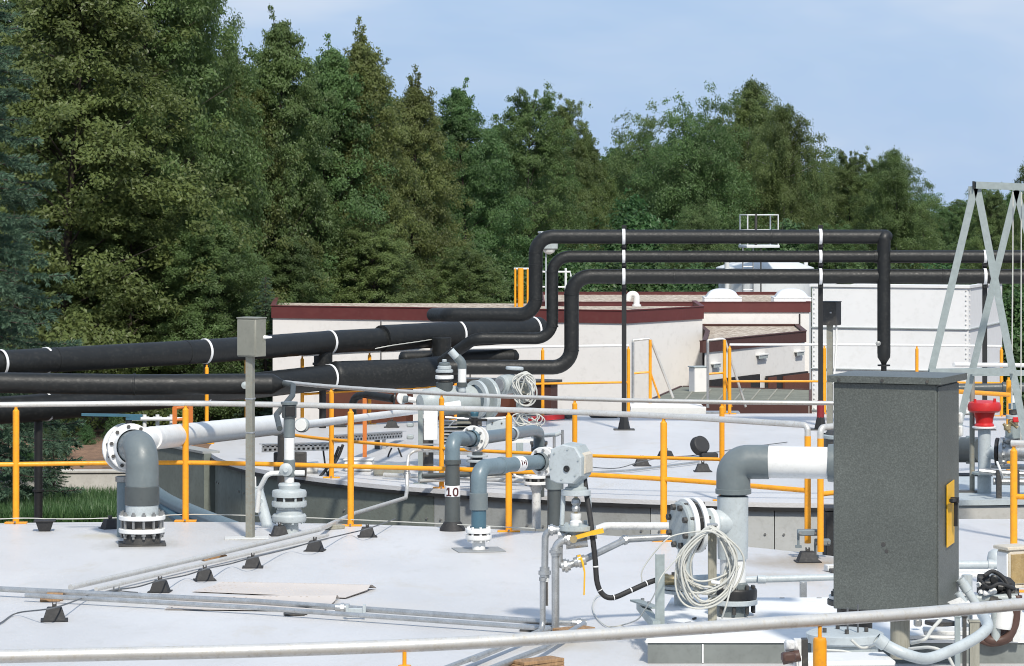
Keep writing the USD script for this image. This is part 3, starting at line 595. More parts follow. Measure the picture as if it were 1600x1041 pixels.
# ------------------------------------------------------------------ black insulated pipes
def strap(t, p, axis, r, mat='tape_white'):
    t.add('strap', revolve([(r + .002, -.018), (r + .010, -.016), (r + .010, .016), (r + .002, .018)], p, axis, 28), mat, 30)
dP = 45.6
def pr(name, pts, r, lab, bend, ends=(False, False)):
    path = fillet([W(*q) for q in pts], bend, 9); t = Thing(name, lab, 'pipe', W(*pts[len(pts) // 2])); t.add('jacket', tube(path, r, 26), 'black_jacket', 30)
    return t
rP = 11 * dP / F
p1 = pr('insulated_pipe', [(677, 492, 46.8), (700, 492, 45.9), (837, 492, dP), (837, 370, dP), (1385, 370, dP)], .100, 'topmost black lagged pipe, rising at left and ending in a drop into the cabinet', .24)
p1.add('drop_leg', tube(fillet([W(1384, 369.5, dP), W(1384, 369.5, dP - .02) + (0, .0, 0), W(1381, 372, dP - .05), W(1381, 552, dP - .05)], .1), .094, 24), 'black_jacket', 30)
c = W(1381, 552, dP - .05); p1.add('cone_end', revolve([(.094, 0), (.09, -.06), (.045, -.13), (.035, -.16), (0, -.16)][::-1], c, (0, 0, 1), 24), 'black_jacket', 30)
c = W(1381, 572, dP - .05); p1.add('flange', disc(c, (0, 0, 1), .09, .02), 'black_steel'); p1.add('gauge', revolve([(0, 0), (.035, .0), (.035, .04), (0, .045)], W(1372, 537, dP - .2), (0, -1, .1), 16), 'bolt_steel')
p1.add('riser', cyl(c + (0, 0, -1.2), c, .04, 12), 'black_steel')
p2 = pr('insulated_pipe', [(690, 566, 46.0), (742, 529, 45.6), (863, 529, dP), (863, 401, dP), (2300, 401, dP)], .083, 'middle black lagged pipe of the three, running out of the picture at right', .24)
p3 = pr('insulated_pipe', [(690, 574, 45.4), (893, 574, dP), (893, 432, dP), (2300, 432, dP)], .105, 'lowest and thickest black lagged pipe of the three, running out at right', .27)
for t, x, r, ys in ((p1, 837, .100, (395, 415, 468)), (p2, 863, .083, (425, 510)), (p3, 893, .105, (460, 548))):
    for y in ys: t.add('joint', revolve([(r, -.012), (r + .004, -.01), (r + .004, .01), (r, .012)], W(x, y, dP), (0, 0, 1), 26), 'black_jacket', 30)
for px in (1110, 1205): p1.add('joint', revolve([(.1, -.012), (.104, -.01), (.104, .01), (.1, .012)], W(px, 370, dP), (1, 0, 0), 26), 'black_jacket', 30)
for px in (1045, 1366, 1465): p2.add('joint', revolve([(.083, -.012), (.088, -.01), (.088, .01), (.083, .012)], W(px, 401, dP), (1, 0, 0), 26), 'black_jacket', 30); p3.add('joint', revolve([(.105, -.012), (.110, -.01), (.110, .01), (.105, .012)], W(px + 8, 432, dP), (1, 0, 0), 26), 'black_jacket', 30)
p2.add('wide_jacket', cyl(W(1366, 401, dP), W(2300, 401, dP), .092, 24), 'black_jacket', 30)
for px, lab, bt in ((975.5, 'thin black pipe support, left one, with a foot plate on the white roof', None), (1283, 'thin black pipe support in the middle standing in a red sleeve', 'red'), (1540, 'thin black pipe support at right, above the red vent cap', None)):
    x = W(px, 400, dP + .03)[0]; yb = dP + .12
    zt = ZC - (352 - HY) * dP / F if px < 1500 else ZC - (392 - HY) * dP / F
    t = Thing('pipe_support', lab, 'support', (x, yb, FZ)); t.add('post', bar((x, yb, FZ + .015), (x, yb, zt), .065, .05, (0, 1, 0)), 'black_steel', False); t.add('foot_plate', boxm((.30, .24, .015), (x, yb, FZ + .008), 0, .003), 'dark_metal'); t.add('foot_cone', revolve([(.09, .015), (.05, .20), (0, .20)], (x, yb, FZ), n=8), 'black_steel', 20)
    for yy, r in ((370, .100), (401, .083), (432, .105)):
        if px > 1500 and yy == 370: continue
        c = W(px, yy, dP); t.add('arm', boxm((.05, .16, .05), (x, dP + .06, c[2] - r - .03)), 'black_steel')
        t.add('strap', revolve([(r + .002, -.022), (r + .012, -.02), (r + .012, .02), (r + .002, .022)], (c[0] - .01, dP, c[2]), (1, 0, 0), 28), 'tape_white', 30)
    if bt: t.add('red_sleeve', revolve([(0, .02), (.052, .02), (.052, .40), (.045, .42), (0, .42)], (x, yb, FZ), n=16), 'red_dark', 30)

def line(pts): return np.array([W(*q) for q in pts])
def jt(t, path, u, r):
    i = int(u * (len(path) - 1)); t.add('joint', revolve([(r, -.02), (r + .006, -.016), (r + .006, .016), (r, .02)], path[i], path[min(i + 1, len(path) - 1)] - path[max(i - 1, 0)], 26), 'black_jacket', 30)
q1a = [(-60, 571, 41.4), (60, 564, 42.1), (320, 549, 44.0), (510, 535, 46.2), (600, 530, 47.0)]; q1b = [(596, 529, 46.95), (720, 522, 48.2), (842, 515, 49.4)]
t = Thing('insulated_main', 'upper large black lagged main running level from the left edge to the rising pipes', 'pipe', W(320, 549, 44.0))
pa, pb = line(q1a), line(q1b); t.add('jacket', tube(spline(pa, 8), .165, 30), 'black_jacket', 30); t.add('wide_jacket', tube(pb, .195, 30), 'black_jacket', 30)
e = pb[-1]; ax = unit(pb[-1] - pb[-2]); t.add('end_cap', revolve([(.195, 0), (.17, .05), (.09, .085), (0, .095)], e, ax, 28), 'black_jacket', 60)
for px, y, d, r in ((72, 563, 42.2, .165), (320, 549, 44.0, .165), (515, 534.5, 46.25, .165), (715, 522, 48.15, .195), (832, 515.5, 49.3, .195), (1, 567, 41.7, .165)): strap(t, W(px, y, d), pa[2] - pa[1], r)
sp = spline(pa, 8)
for u in (.3, .48): jt(t, sp, u, .165)
t.add('cable', tube(spline([W(586, 545, 46.6), W(612, 540, 46.7), W(660, 533, 47.3), W(690, 528, 47.6)], 6), .008, 6), 'cable_grey')
q2a = [(-60, 644, 41.4), (60, 637, 42.1), (320, 611, 44.0), (528, 588, 46.0)]; q2b = [(524, 588, 45.95), (640, 584, 46.6), (700, 578, 47.0), (706, 577, 47.1)]
t = Thing('insulated_main', 'lower large black lagged main passing behind the handrail at left', 'pipe', W(320, 611, 44.0))
pa, pb = line(q2a), line(q2b); t.add('jacket', tube(spline(pa, 8), .18, 30), 'black_jacket', 30); t.add('wide_jacket', tube(pb, .215, 30), 'black_jacket', 30)
t.add('step_ring', revolve([(.18, -.05), (.205, -.03), (.217, 0), (.217, .03)], pb[0], unit(pb[1] - pb[0]), 30), 'black_jacket', 30)
for px, y, d, r in ((72, 636, 42.2, .18), (318, 611, 44.0, .18), (515, 589.5, 45.87, .18)): strap(t, W(px, y, d), pa[2] - pa[1], r)
t = Thing('insulated_main', 'short black lagged branch with rounded end left of the lowest rising pipe', 'pipe', W(760, 559, 48.6))
pb = line([(632, 560, 48.4), (740, 558, 48.8), (800, 557, 49.0)]); t.add('jacket', tube(pb, .115, 26), 'black_jacket', 30); t.add('end_cap', revolve([(.115, 0), (.10, .06), (.05, .10), (0, .11)], pb[-1], unit(pb[-1] - pb[0]), 26), 'black_jacket', 60); t.add('end_cap', revolve([(.115, 0), (.10, .05), (.05, .08), (0, .09)], pb[0], unit(pb[0] - pb[-1]), 26), 'black_jacket', 60)
# connectors and legs under the mains
for (px, y0, y1, d, w, lab) in ((60, 640, 880, 42.2, .11, 'black steel leg under the mains near the left edge'), (505, 545, 592, 46.2, .27, 'short thick black stub linking the two mains behind the junction box'), (504, 606, 700, 46.1, .10, 'black steel leg under the lower main by the handrail'), (690, 528, 590, 47.4, .29, 'short thick black stub linking the mains beside the relief valve'),
                                 (322, 560, 640, 44.1, .07, 'slim black hanger between the mains left of the junction box')):
    a, b = W(px, y0, d), W(px, y1, d)
    if y1 > 650: b[2] = GZ if px < 100 else FZ
    t = Thing('pipe_support' if w < .2 else 'pipe_stub', lab, 'support', (b[0], b[1], b[2])); t.add('post' if w < .2 else 'stub', cyl(b, a, w / 2, 18), 'black_steel' if w < .2 else 'black_jacket', 30)
    t.add('collar', revolve([(w / 2, -.02), (w / 2 + .02, -.015), (w / 2 + .02, .015), (w / 2, .02)], (a + b) / 2, (0, 0, 1), 18), 'black_steel', 30)
# the thinner lagged pipe nearer to us, with its cone end and bent bare tail
t = Thing('insulated_pipe', 'nearer black lagged pipe at left ending in a cone with a bent bare tail', 'pipe', W(200, 600, 29.5))
pp = line([(-80, 597, 29.2), (200, 601, 29.4), (424, 600, 29.6)]); rS = .095
t.add('jacket', tube(pp, rS, 26), 'black_jacket', 30); t.add('cone_end', revolve([(rS, 0), (rS * .96, .02), (.035, .11), (.03, .13), (0, .13)], pp[-1], (1, 0, 0), 24), 'black_jacket', 40)
t.add('bare_tail', tube(fillet([W(440, 599, 29.6), W(458, 602, 29.5), W(457, 618, 29.3), W(432, 648, 28.8), W(437, 670, 28.5)], .06), .026, 12), 'dark_pvc')
t.add('knob', revolve([(0, 0), (.03, 0), (.034, .02), (.0, .03)], W(383, 602, 29.45) , (0, -1, 0), 14), 'machine_grey'); t.add('joint', revolve([(rS, -.014), (rS + .005, -.01), (rS + .005, .01), (rS, .014)], W(210, 601, 29.41), (1, 0, 0), 26), 'black_jacket', 30)

# ------------------------------------------------------------------ things on the nearest tank
# black blocks that hold the lightning wire: frustum body, flared foot, wire clip
def pad_parts(t):
    t.add('body', hull([(sx * x, sy * y, z) for sx in (-1, 1) for sy in (-1, 1) for x, y, z in ((.078, .070, .006), (.074, .066, .014), (.052, .046, .088), (.046, .040, .094))]), 'black_rubber', 25)
    t.add('foot', boxm((.19, .165, .009), (0, 0, .0045), 0, .002), 'black_rubber'); t.add('clip', [boxm((.03, .03, .02), (0, 0, .104), 0, .003), boxm((.008, .034, .024), (-.012, 0, .116)), boxm((.008, .034, .024), (.012, 0, .116))], 'dark_metal')
pads = [(85, 970, 8, 'frontmost black block at lower left, just under the parallel roof pipes'), (250, 925, -5, 'black block left of the white mats, beyond the crossing of the pipes'), (320, 907, 12, 'black block at the far left corner of the white mats'), (395, 887, 3, 'black block on the wire above the middle of the white mats'),
        (492, 861, -8, 'black block halfway between the mats and the rim railing post'), (574, 839, 6, 'black block right of the orange post foot near the middle left'), (437, 837, 14, 'black block tucked against the foot of the grey flanged riser'), (172, 826, 30, 'dark block behind the flanged elbow foot at the tank rim')]
GP = 'black wire-holder blocks on the roofs'; pad0 = None
for px, py, rz, lab in pads:
    p = Zp(px, py, 0)
    if pad0 is None:
        pad0 = Thing('wire_block', lab, 'block', (0, 0, 0), GP); pad_parts(pad0); pad0.x.ClearXformOpOrder(); pad0.x.GetPrim().RemoveProperty('xformOp:translate'); pad0.x.AddTranslateOp().Set(tuple(map(float, p + (0, 0, .001)))); pad0.x.AddRotateXYZOp().Set((0., 0., float(rz)))
    else: copy(pad0, lab, p + (0, 0, .001), rz, (.88, .88, .9))
p = Zp(70, 830, 0); copy(pad0, 'black block lying upside down near the left edge of the rim', p + (0, 0, .098), 5, tilt=(180, 0))
for px, py, rz, tl, lab in ((1003, 728, 5, 0, 'small black block on the farther roof left of the orange post'), (1098, 737, 2, 0, 'upright black block on the farther roof below the tilted one'), (1040, 716, 25, 0, 'half hidden black block behind the mid rail of the farther roof'), (530, 667, 0, 0, 'black block on the farther roof under the slanting white pipe'), (612, 668, 0, 0, 'black block on the farther roof at the end of the cable tray')):
    p = Zp(px, py, FZ); copy(pad0, lab, p + (0, 0, .001), rz, (1.15, 1.15, 1.0))
p = Zp(1262, 878, 0); copy(pad0, 'large black block under the clamped railing end posts', p + (0, 0, .001), 4, (1.08, 1.08, .9))
p = Zp(1100, 716, FZ)
t = Thing('tipped_cap', 'round black cap lying tipped over beside the orange post on the farther roof', 'cap', p)
t.add('cap', revolve([(0, 0), (.125, 0), (.13, .02), (.115, .09), (.10, .1), (0, .1)], p + (-.07, .06, .14), (.5, -.75, .45), 26), 'black_rubber', 30); t.add('base', boxm((.22, .15, .07), p + (.06, 0, .036), 10, .02), 'black_rubber')
# lightning wire over the blocks
wire = [(-30, 985, .012), (0, 974, .012), (27, 958, .02), (84, 950, .12), (140, 931, .03), (180, 922, .06), (215, 917, .05), (250, 907, .12), (290, 899, .03), (322, 889, .12), (360, 881, .03), (396, 871, .12), (450, 858, .03), (493, 846, .12), (543, 834, .02), (575, 826, .11), (618, 811, .05)]
solo('lightning_wire', 'thin dark wire looping from block to block across the nearest roof', 'wire', tube(spline([Zp(*q) for q in wire], 6), .0055, 6), 'cable_dark')
p = Zp(182, 923, .05); t = Thing('wire_joint', 'small bolted wire joint above the crossing of the roof pipes', 'clamp', p); t.add('plate', boxm((.07, .04, .015), p, 30, .003), 'cable_dark'); t.add('bolt', [cyl(p + (dx, 0, 0), p + (dx, 0, .03), .007, 6) for dx in (-.02, .02)], 'bolt_steel'); t.add('tail', tube([p, Zp(215, 926, .02)], .005, 6), 'cable_dark')
rimw = [(-60, 815, .30), (25, 810, .13), (110, 811, .10), (222, 808, .13), (290, 804, .13), (400, 806, .11), (548, 812, .12), (700, 819, .10), (795, 824, .10), (835, 826, .1)]
solo('rim_wire', 'pale thin wire strung along the rim behind the railing feet', 'wire', tube(spline([W(a, b, (ZC - z) * F / (b - HY)) for a, b, z in [(q[0], q[1], .06) for q in rimw]], 6), .005, 6), 'cable_grey')

# galvanised pipes lying on wood blocks
R1 = .021
t = Thing('roof_pipe', 'longer of two parallel galvanised pipes across the lower roof, bending back under the close handrail', 'pipe', Zp(400, 940, 0))
t.add('pipe', tube(fillet([Zp(-30, 919, .06), Zp(400, 940, .06), Zp(850, 972, .06), Zp(914, 974, .06), Zp(850, 1013, .06), Zp(690, 1075, .06)], .04), R1, 12), 'galv'); 
for px, py in ((535, 950), (905, 974)): 
    c = Zp(px, py, .06); t.add('fitting', [cyl(c + (-.05, .002, 0), c + (.05, -.002, 0), .03, 12), cyl(c + (-.012, 0, 0), c + (.012, 0, 0), .036, 8)], 'galv')
t = Thing('roof_pipe', 'shorter of two parallel galvanised pipes, ending below the valve assembly', 'pipe', Zp(400, 950, 0))
t.add('pipe', tube(fillet([Zp(40, 930, .05), Zp(400, 950, .05), Zp(835, 981, .05), Zp(862, 981, .05), Zp(780, 1013, .05), Zp(640, 1065, .05)], .05), .017, 12), 'galv')
c = Zp(556, 955, .06); t.add('cleat', [boxm((.14, .02, .04), c, -4, .004), boxm((.02, .05, .07), c + (-.06, 0, .01)), boxm((.02, .05, .07), c + (.06, 0, .01))], 'pale_grey')
t = Thing('roof_pipe', 'galvanised pipe climbing from the crossing over the gap to the farther tank', 'pipe', Zp(310, 872, 0))
t.add('pipe', tube(fillet([Zp(110, 918, .07), Zp(310, 872, .07), Zp(500, 827, .09), W(553, 803, 30.6), W(634, 778, 35.8), W(636, 765, 36.6), W(636, 735, 36.7)], .10), .022, 12), 'galv_rail')
t.add('union', [cyl(W(636, 748, 36.7), W(636, 735, 36.7), .032, 10), cyl(W(636, 742, 36.7), W(636, 739, 36.7), .042, 8)], 'galv'); t.add('upper_run', tube(fillet([W(636, 735, 36.7), W(638, 712, 36.8), W(646, 705, 36.8), W(700, 700, 37.4)], .05), .018, 10), 'galv_rail')
t = Thing('roof_pipe', 'second galvanised pipe lying beside the climbing pipe on the nearest roof', 'pipe', Zp(330, 880, 0)); t.add('pipe', tube([Zp(150, 921, .04), Zp(330, 878, .04), Zp(512, 836, .04)], .016, 10), 'galv_rail')
def wood(px, py, size, rz, lab, z=0, mat='wood', extra=True):
    p = Zp(px, py, z); t = Thing('wood_block', lab, 'block', p); t.add('block', boxm(size, p + (0, 0, size[2] / 2 + .002), rz, .004), mat, False)
    if extra: t.add('plank', boxm((size[0] * 1.2, size[1] * 1.1, .014), p + (-size[0] * .25, -.05, .009), rz + 4, .003), mat, False)
wood(86, 938, (.12, .10, .055), 5, 'small wood block under the pipe near the left edge'); wood(340, 875, (.14, .08, .04), 20, 'split wood block under the climbing pipe'); wood(523, 826, (.16, .10, .03), 25, 'pale wood scrap at the foot of the middle left orange post', mat='wood_grey')
wood(467, 960, (.12, .09, .03), 5, 'dark wood block under the parallel pipes right of the mats', mat='dark_metal'); wood(838, 986, (.22, .10, .028), -5, 'blackened wood block under the pipe ends below the valves', mat='dark_metal', extra=False)
for k, (px, py, sx) in enumerate(((892, 996, .30), (835, 1046, .36))):
    p = Zp(px, py, 0); t = Thing('wood_stack', ('upper' if k == 0 else 'lower') + ' stack of brown boards under the bent pipe, ' + ('behind' if k == 0 else 'in front of') + ' the close handrail', 'boards', p)
    for j in range(3): t.add('board', boxm((sx - .02 * j, .14, .02), p + (.01 * j, .0, .012 + .0215 * j), 32 + 3 * j, .002), 'wood', False)

# two folded white sheets
def folded_sheet(a, b, w, lab):
    a, b = np.array(a), np.array(b); d = unit(b - a); n = np.array([d[1], -d[0], 0]); prof = [(-.08, .008), (-.01, .012), (.02, .018), (.055, .062), (.085, .060), (w * .55, .012), (w, .008)]; thick = .004
    prof = [(0.0, .008), (.09, .042), (.13, .042), (.19, .014), (w * .6, .012), (w, .010)]
    outer = [(s, z + thick) for s, z in prof]; inner = [(s, z) for s, z in prof]; loop = outer + inner[::-1]; L = np.linalg.norm(b - a); v, f = [], []
    for s0, lift in ((0.0, .35), (.25, .55), (.6, .8), (1.0, 1.0)):
        for s, z in loop: v.append(a + d * L * s0 + n * s + np.array([0, 0, .006 + (z - .006) * lift]))
    m = len(loop)
    for i in range(3):
        for j in range(m):
            k = (j + 1) % m; f += [[i * m + j, i * m + k, (i + 1) * m + k], [i * m + j, (i + 1) * m + k, (i + 1) * m + j]]
    t = Thing('cover_sheet', lab, 'sheet', (a + b) / 2); t.add('sheet', (np.array(v), np.array(f)), 'mat_sheet', 20)
    e = b + d * .001; q = [e + n * s + np.array([0, 0, z]) for s, z in inner[1:]] ; c = np.mean(q, 0)
    rr = np.random.default_rng(int(abs(a[0]) * 1000)); bm = []
    for row in np.linspace(.04, w * .9, 7):
        zz = np.interp(row, [s for s, _ in prof], [z for _, z in prof])
        for s0 in np.arange(.04, L - .05, .045):
            lift = np.interp(s0 / L, (0, .25, .6, 1), (.35, .55, .8, 1))
            if rr.random() < .6: bm.append(boxm((.014, .010, .003), a + d * s0 + n * row + np.array([0, 0, .006 + (zz - .006) * lift + thick])))
    t.add('slot_ridges', cat(bm), 'mat_sheet', False, kind='stuff')
folded_sheet(Zp(352, 911, 0), Zp(588, 921, 0), .62, 'farther of two pinkish white folded sheets lying on the roof')
folded_sheet(Zp(288, 934, 0), Zp(530, 937, 0), .72, 'nearer of two pinkish white folded sheets lying on the roof')

# --- big flanged elbow at left with the white duct
p = Zp(222, 851, 0); X, Y = p[0], p[1]; zz = lambda y: ZC - (y - HY) * Y / F
t = Thing('elbow_riser', 'large grey flanged elbow pipe rising from the roof at left', 'pipe', p)
t.add('base_plate', boxm((.40, .34, .014), (X, Y, .008), 8, .003), 'dark_metal'); t.add('base_spool', revolve([(.16, .015), (.155, .10)], (X, Y, 0), n=32), 'dark_metal', 30)
t.add('flange', ringplate((X, Y, .105), (0, 0, 1), .198, .1, .036, 36), 'white_plastic'); t.add('flange', ringplate((X, Y, .215), (0, 0, 1), .198, .1, .036, 36), 'white_plastic')
t.add('gasket', cyl((X, Y, .141), (X, Y, .215), .135, 32), 'dark_metal'); t.add('bolt_ring', [bolts((X, Y, .06), (0, 0, 1), .172, 12, .012, .225), bolts((X, Y, .25), (0, 0, 1), .172, 12, .021, .02), bolts((X, Y, .085), (0, 0, 1), .172, 12, .021, .02)], 'bolt_steel', False, kind='stuff')
t.add('white_spool', revolve([(.142, .25), (.139, .26), (.139, zz(787))], (X, Y, 0), n=32), 'pale_grey', 30); t.add('collar', revolve([(.139, zz(789)), (.147, zz(788)), (.147, zz(760)), (.143, zz(759))], (X, Y, 0), n=32), 'dark_pvc', 30)
endE = W(205, 699, Y + .36); el = fillet([(X, Y, zz(761)), (X, Y, zz(697)), endE], .24, 12); t.add('elbow', tube(el, .140, 34), 'grey_pvc', 30)
ax = unit(endE - np.array([X, Y, zz(697)])); fc = endE + ax * .0
t.add('pipe_flange', ringplate(fc, ax, .205, .13, .035, 36), 'white_plastic'); t.add('hub', revolve([(.16, -.09), (.152, -.09), (.16, 0), (.14, 0)][1:], fc, ax, 30), 'white_plastic', 30); t.add('bolt_ring', [bolts(fc - ax * .02, ax, .178, 10, .016, .02), bolts(fc + ax * .1, ax, .178, 10, .012, .06)], 'dark_metal', False, kind='stuff')
t.add('valve_body', revolve([(.17, .036), (.17, .15)], fc, ax, 30), 'dark_metal', 30); t.add('pipe_flange', ringplate(fc + ax * .15, ax, .215, .1, .035, 36), 'white_plastic')
vc = fc + ax * .09; t.add('valve_stem', cyl(vc + (0, 0, .16), vc + (.0, 0, .27), .028, 12), 'black_steel'); hb = vc + (0, 0, .275); t.add('lever', [bar(hb + (.12, 0, .0), hb + (-.40, -.06, .015), .05, .022), bar(hb + (-.02, 0, -.02), hb + (.10, 0, -.02), .07, .03)], 'handle_blue', False)
lp = W(193, 745, Y + .62); t.add('lower_leg', revolve([(0, -.05), (.058, -.05), (.058, lp[2])], (lp[0], lp[1], 0), n=20), 'blue_pvc', 30); t.add('leg_clamp', revolve([(.06, -.025), (.072, -.02), (.072, .02), (.06, .025)], (lp[0], lp[1], lp[2] - .02), n=20), 'bolt_steel', 30)
t = Thing('white_duct', 'thick white pipe running from the left elbow across the gap', 'pipe', W(330, 680, 30.0))
pth = np.array([fc + ax * .19, W(232, 686, 28.35), W(330, 675, 30.4), W(432, 664, 32.9)]); t.add('pipe', tube([W(236, 685, 28.3), pth[2], pth[3]], .104, 30), 'white_plastic', 30); t.add('bend_piece', tube(fillet([fc + ax * .186, W(228, 686, 28.25), W(244, 684, 28.45)], .1), .103, 26), 'white_plastic', 30)
dv = unit(pth[3] - pth[2]); t.add('end_ring', revolve([(.104, -.02), (.113, -.016), (.113, .016), (.1, .02)], pth[3], dv, 30), 'machine_grey', 30); t.add('adaptor', revolve([(.104, .02), (.10, .18), (.055, .24), (.05, .30)], pth[3], dv, 26), 'grey_pvc', 30)
t.add('drop_leg', revolve([(.09, FZ + .0), (.09, .45)], W(447, 690, 33.9) * (1, 1, 0), n=20), 'dark_metal', 30)
j = pth[3] + dv * .42; t = Thing('white_pipe', 'slimmer white pipe slanting back over the farther tank to the pump group', 'pipe', W(560, 652, 38))
e1, e2 = W(472, 664.5, 33.6), W(651, 642, 42.0); t.add('pipe', tube([e1, e2], .044, 20), 'white_plastic', 30); t.add('socket', revolve([(.05, -.06), (.075, -.05), (.078, .03), (.06, .05), (.046, .06)], e1 + unit(e2 - e1) * .0, unit(e2 - e1), 22), 'machine_grey', 30)
t.add('socket_face', disc(e1 - unit(e2 - e1) * .065, unit(e1 - e2), .062, .02), 'white_plastic')

# --- grey flanged riser
p = Zp(452, 834, 0); X, Y = p[0], p[1]
t = Thing('flanged_riser', 'grey riser with stacked flanges and slim pipe left of the middle', 'pipe', p)
t.add('stub', revolve([(.082, 0), (.080, zz(816))], (X, Y, 0), n=24), 'pale_grey', 30)
prof = [(.0, 815), (.142, 815), (.150, 812), (.150, 806), (.140, 803), (.118, 803), (.112, 797)]; t.add('flange', revolve([(r, zz(y)) for r, y in prof], (X, Y, 0), n=32), 'pale_grey', 30)
t.add('body', revolve([(r, zz(y)) for r, y in ((.108, 797), (.108, 791))], (X, Y, 0), n=28), 'pale_grey', 30); t.add('flange', revolve([(r, zz(y)) for r, y in ((.10, 791.5), (.15, 791), (.155, 788), (.152, 783), (.10, 782))], (X, Y, 0), n=32), 'pale_grey', 30)
t.add('gap_ring', revolve([(r, zz(y)) for r, y in ((.118, 782), (.118, 776))], (X, Y, 0), n=28), 'dark_metal', 30); t.add('flange', revolve([(r, zz(y)) for r, y in ((.10, 776.5), (.15, 776), (.153, 769), (.145, 766), (.09, 764), (.098, 758), (.09, 755), (.045, 754))], (X, Y, 0), n=32), 'pale_grey', 30)
t.add('bolt_ring', [bolts((X, Y, zz(y)), (0, 0, 1), .130, 8, .011, h, a0) for y, h, a0 in ((818, .085, .3), (793, .115, .5))], 'pale_grey', False, kind='stuff')
for nm, y0, y1, r, m in (('neck', 756, 744, .042, 'white_plastic'), ('lower_sleeve', 745, 718, .052, 'grey_pvc'), ('white_sleeve', 719, 683, .046, 'white_plastic'), ('upper_sleeve', 684, 652, .05, 'grey_pvc'), ('coupling', 653, 632, .064, 'dark_pvc')):
    t.add(nm, revolve([(r - .004, zz(y0)), (r, zz(y0) + .006), (r, zz(y1) - .006), (r - .004, zz(y1)), (0, zz(y1))], (X, Y, 0), n=22), m, 30)
t.add('coupling_lid', revolve([(.05, zz(633)), (.074, zz(632)), (.074, zz(628)), (0, zz(627))], (X, Y, 0), n=22), 'grey_pvc', 30); t.add('screen', boxm((.085, .02, .085), (X + .012, Y - .062, zz(642)), 8, .004), 'black_steel')
t.add('cock', revolve([(0, 0), (.055, 0), (.058, .02), (.03, .035), (.02, .05), (0, .05)], (X - .025, Y - .05, zz(733)), (0, -1, 0), 20), 'pale_grey', 30); t.add('side_pipe', tube(fillet([W(446, 739, Y), W(418, 740, Y), W(405, 765, Y + .1), W(402, 800, Y + .15)], .08), .022, 10), 'white_plastic'); t.add('side_arm', cyl(W(452, 739, Y), W(476, 739, Y), .024, 10), 'white_plastic')
t = Thing('sloping_drain', 'short grey slanted drain pipe beside the bracket pole', 'pipe', W(412, 812, 28.8)); a, b = W(403, 768, 28.9), W(417, 818, 28.7); t.add('pipe', cyl(b + unit(b - a) * .1, a, .052, 18), 'pale_grey', 30); t.add('cap', cyl(a, a + unit(a - b) * .02, .058, 18), 'machine_grey', 30); t.add('hook', tube(spline([W(398, 745, 28.9), W(399, 770, 28.9), W(401, 790, 28.8), W(408, 792, 28.75)], 5), .012, 8), 'white_plastic'); t.add('tap', [boxm((.06, .05, .06), W(402, 788, 28.7), 0, .01), cyl(W(395, 788, 28.7), W(408, 783, 28.6), .02, 8)], 'machine_grey')

# --- pole with the green-grey box
p = Zp(391, 841, 0); X, Y = p[0], p[1]
t = Thing('junction_box_pole', 'square steel pole carrying a green-grey junction box at left', 'junction box', p)
t.add('base_plate', boxm((.38, .22, .008), (X - .03, Y - .02, .005), 6, .002), 'white_dirty'); t.add('pole', bar((X, Y, .009), (X, Y, 1.57), .062, .062, (math.sin(.3), math.cos(.3), 0)), 'steel_post', False)
for y in (623, 676): t.add('band', boxm((.072, .072, .014), (X, Y, zz(y)), -18, .002), 'galv')
bz0, bz1 = zz(557), zz(498); t.add('box', boxm((.205, .15, bz1 - bz0), (X + .012, Y, (bz0 + bz1) / 2), -33, .006), 'box_green'); R = math.radians(-33)
t.add('door', boxm((.19, .012, bz1 - bz0 - .02), (X + .012 + .078 * math.sin(R), Y - .078 * math.cos(R), (bz0 + bz1) / 2), -33, .004), 'box_green'); t.add('lid', boxm((.215, .16, .012), (X + .012, Y, bz1 + .007), -33, .003), 'box_green'); t.add('spike', cyl((X + .10, Y - .01, zz(527)), (X + .19, Y - .02, zz(527)), .022, 12, .006), 'white_plastic')

# --- blue-grey elbow pipe in the middle, with its numbered band
def blue_elbow(name, label, px, base_y, ys, rad, hor, rflange, band_mat, dark):
    pass
p = Zp(748, 860, 0); X, Y = p[0], p[1]
t = Thing('blue_elbow_pipe', 'blue-grey plastic pipe elbow standing on a white flange in the middle', 'pipe', p)
t.add('base_plate', boxm((.40, .34, .008), (X, Y, .005), 12, .002), 'steel_plate'); t.add('stub', revolve([(.056, .009), (.053, zz(842))], (X, Y, 0), n=22), 'white_plastic', 30)
t.add('flange', revolve([(.05, zz(843)), (.105, zz(843)), (.110, zz(841)), (.110, zz(836)), (.06, zz(835))], (X, Y, 0), n=28), 'white_plastic', 30); t.add('flange', revolve([(.06, zz(832.5)), (.106, zz(832.5)), (.108, zz(830)), (.105, zz(827)), (.07, zz(825))], (X, Y, 0), n=28), 'white_plastic', 30); t.add('gap_ring', cyl((X, Y, zz(836)), (X, Y, zz(832)), .085, 24), 'dark_metal')
t.add('bolt_ring', bolts((X, Y, zz(846)), (0, 0, 1), .088, 8, .012, .125), 'white_plastic', False, kind='stuff'); t.add('riser', revolve([(.063, zz(826)), (.063, zz(792))], (X, Y, 0), n=26), 'blue_deep', 30); t.add('collar', revolve([(.066, zz(797)), (.077, zz(796)), (.077, zz(775)), (.079, zz(774)), (.079, zz(771)), (.068, zz(770))], (X, Y, 0), n=26), 'grey_pvc', 30)
kx = np.array([X, Y, zz(731)]); fe = W(846, 721.5, Y + .80); t.add('elbow', tube(fillet([(X, Y, zz(772)), kx, kx + (fe - kx) * .42], .20, 12), .068, 28), 'blue_pvc', 30); t.add('arm', tube([kx + (fe - kx) * .38, fe], .062, 26), 'blue_pvc', 30); ax = unit(fe - kx)
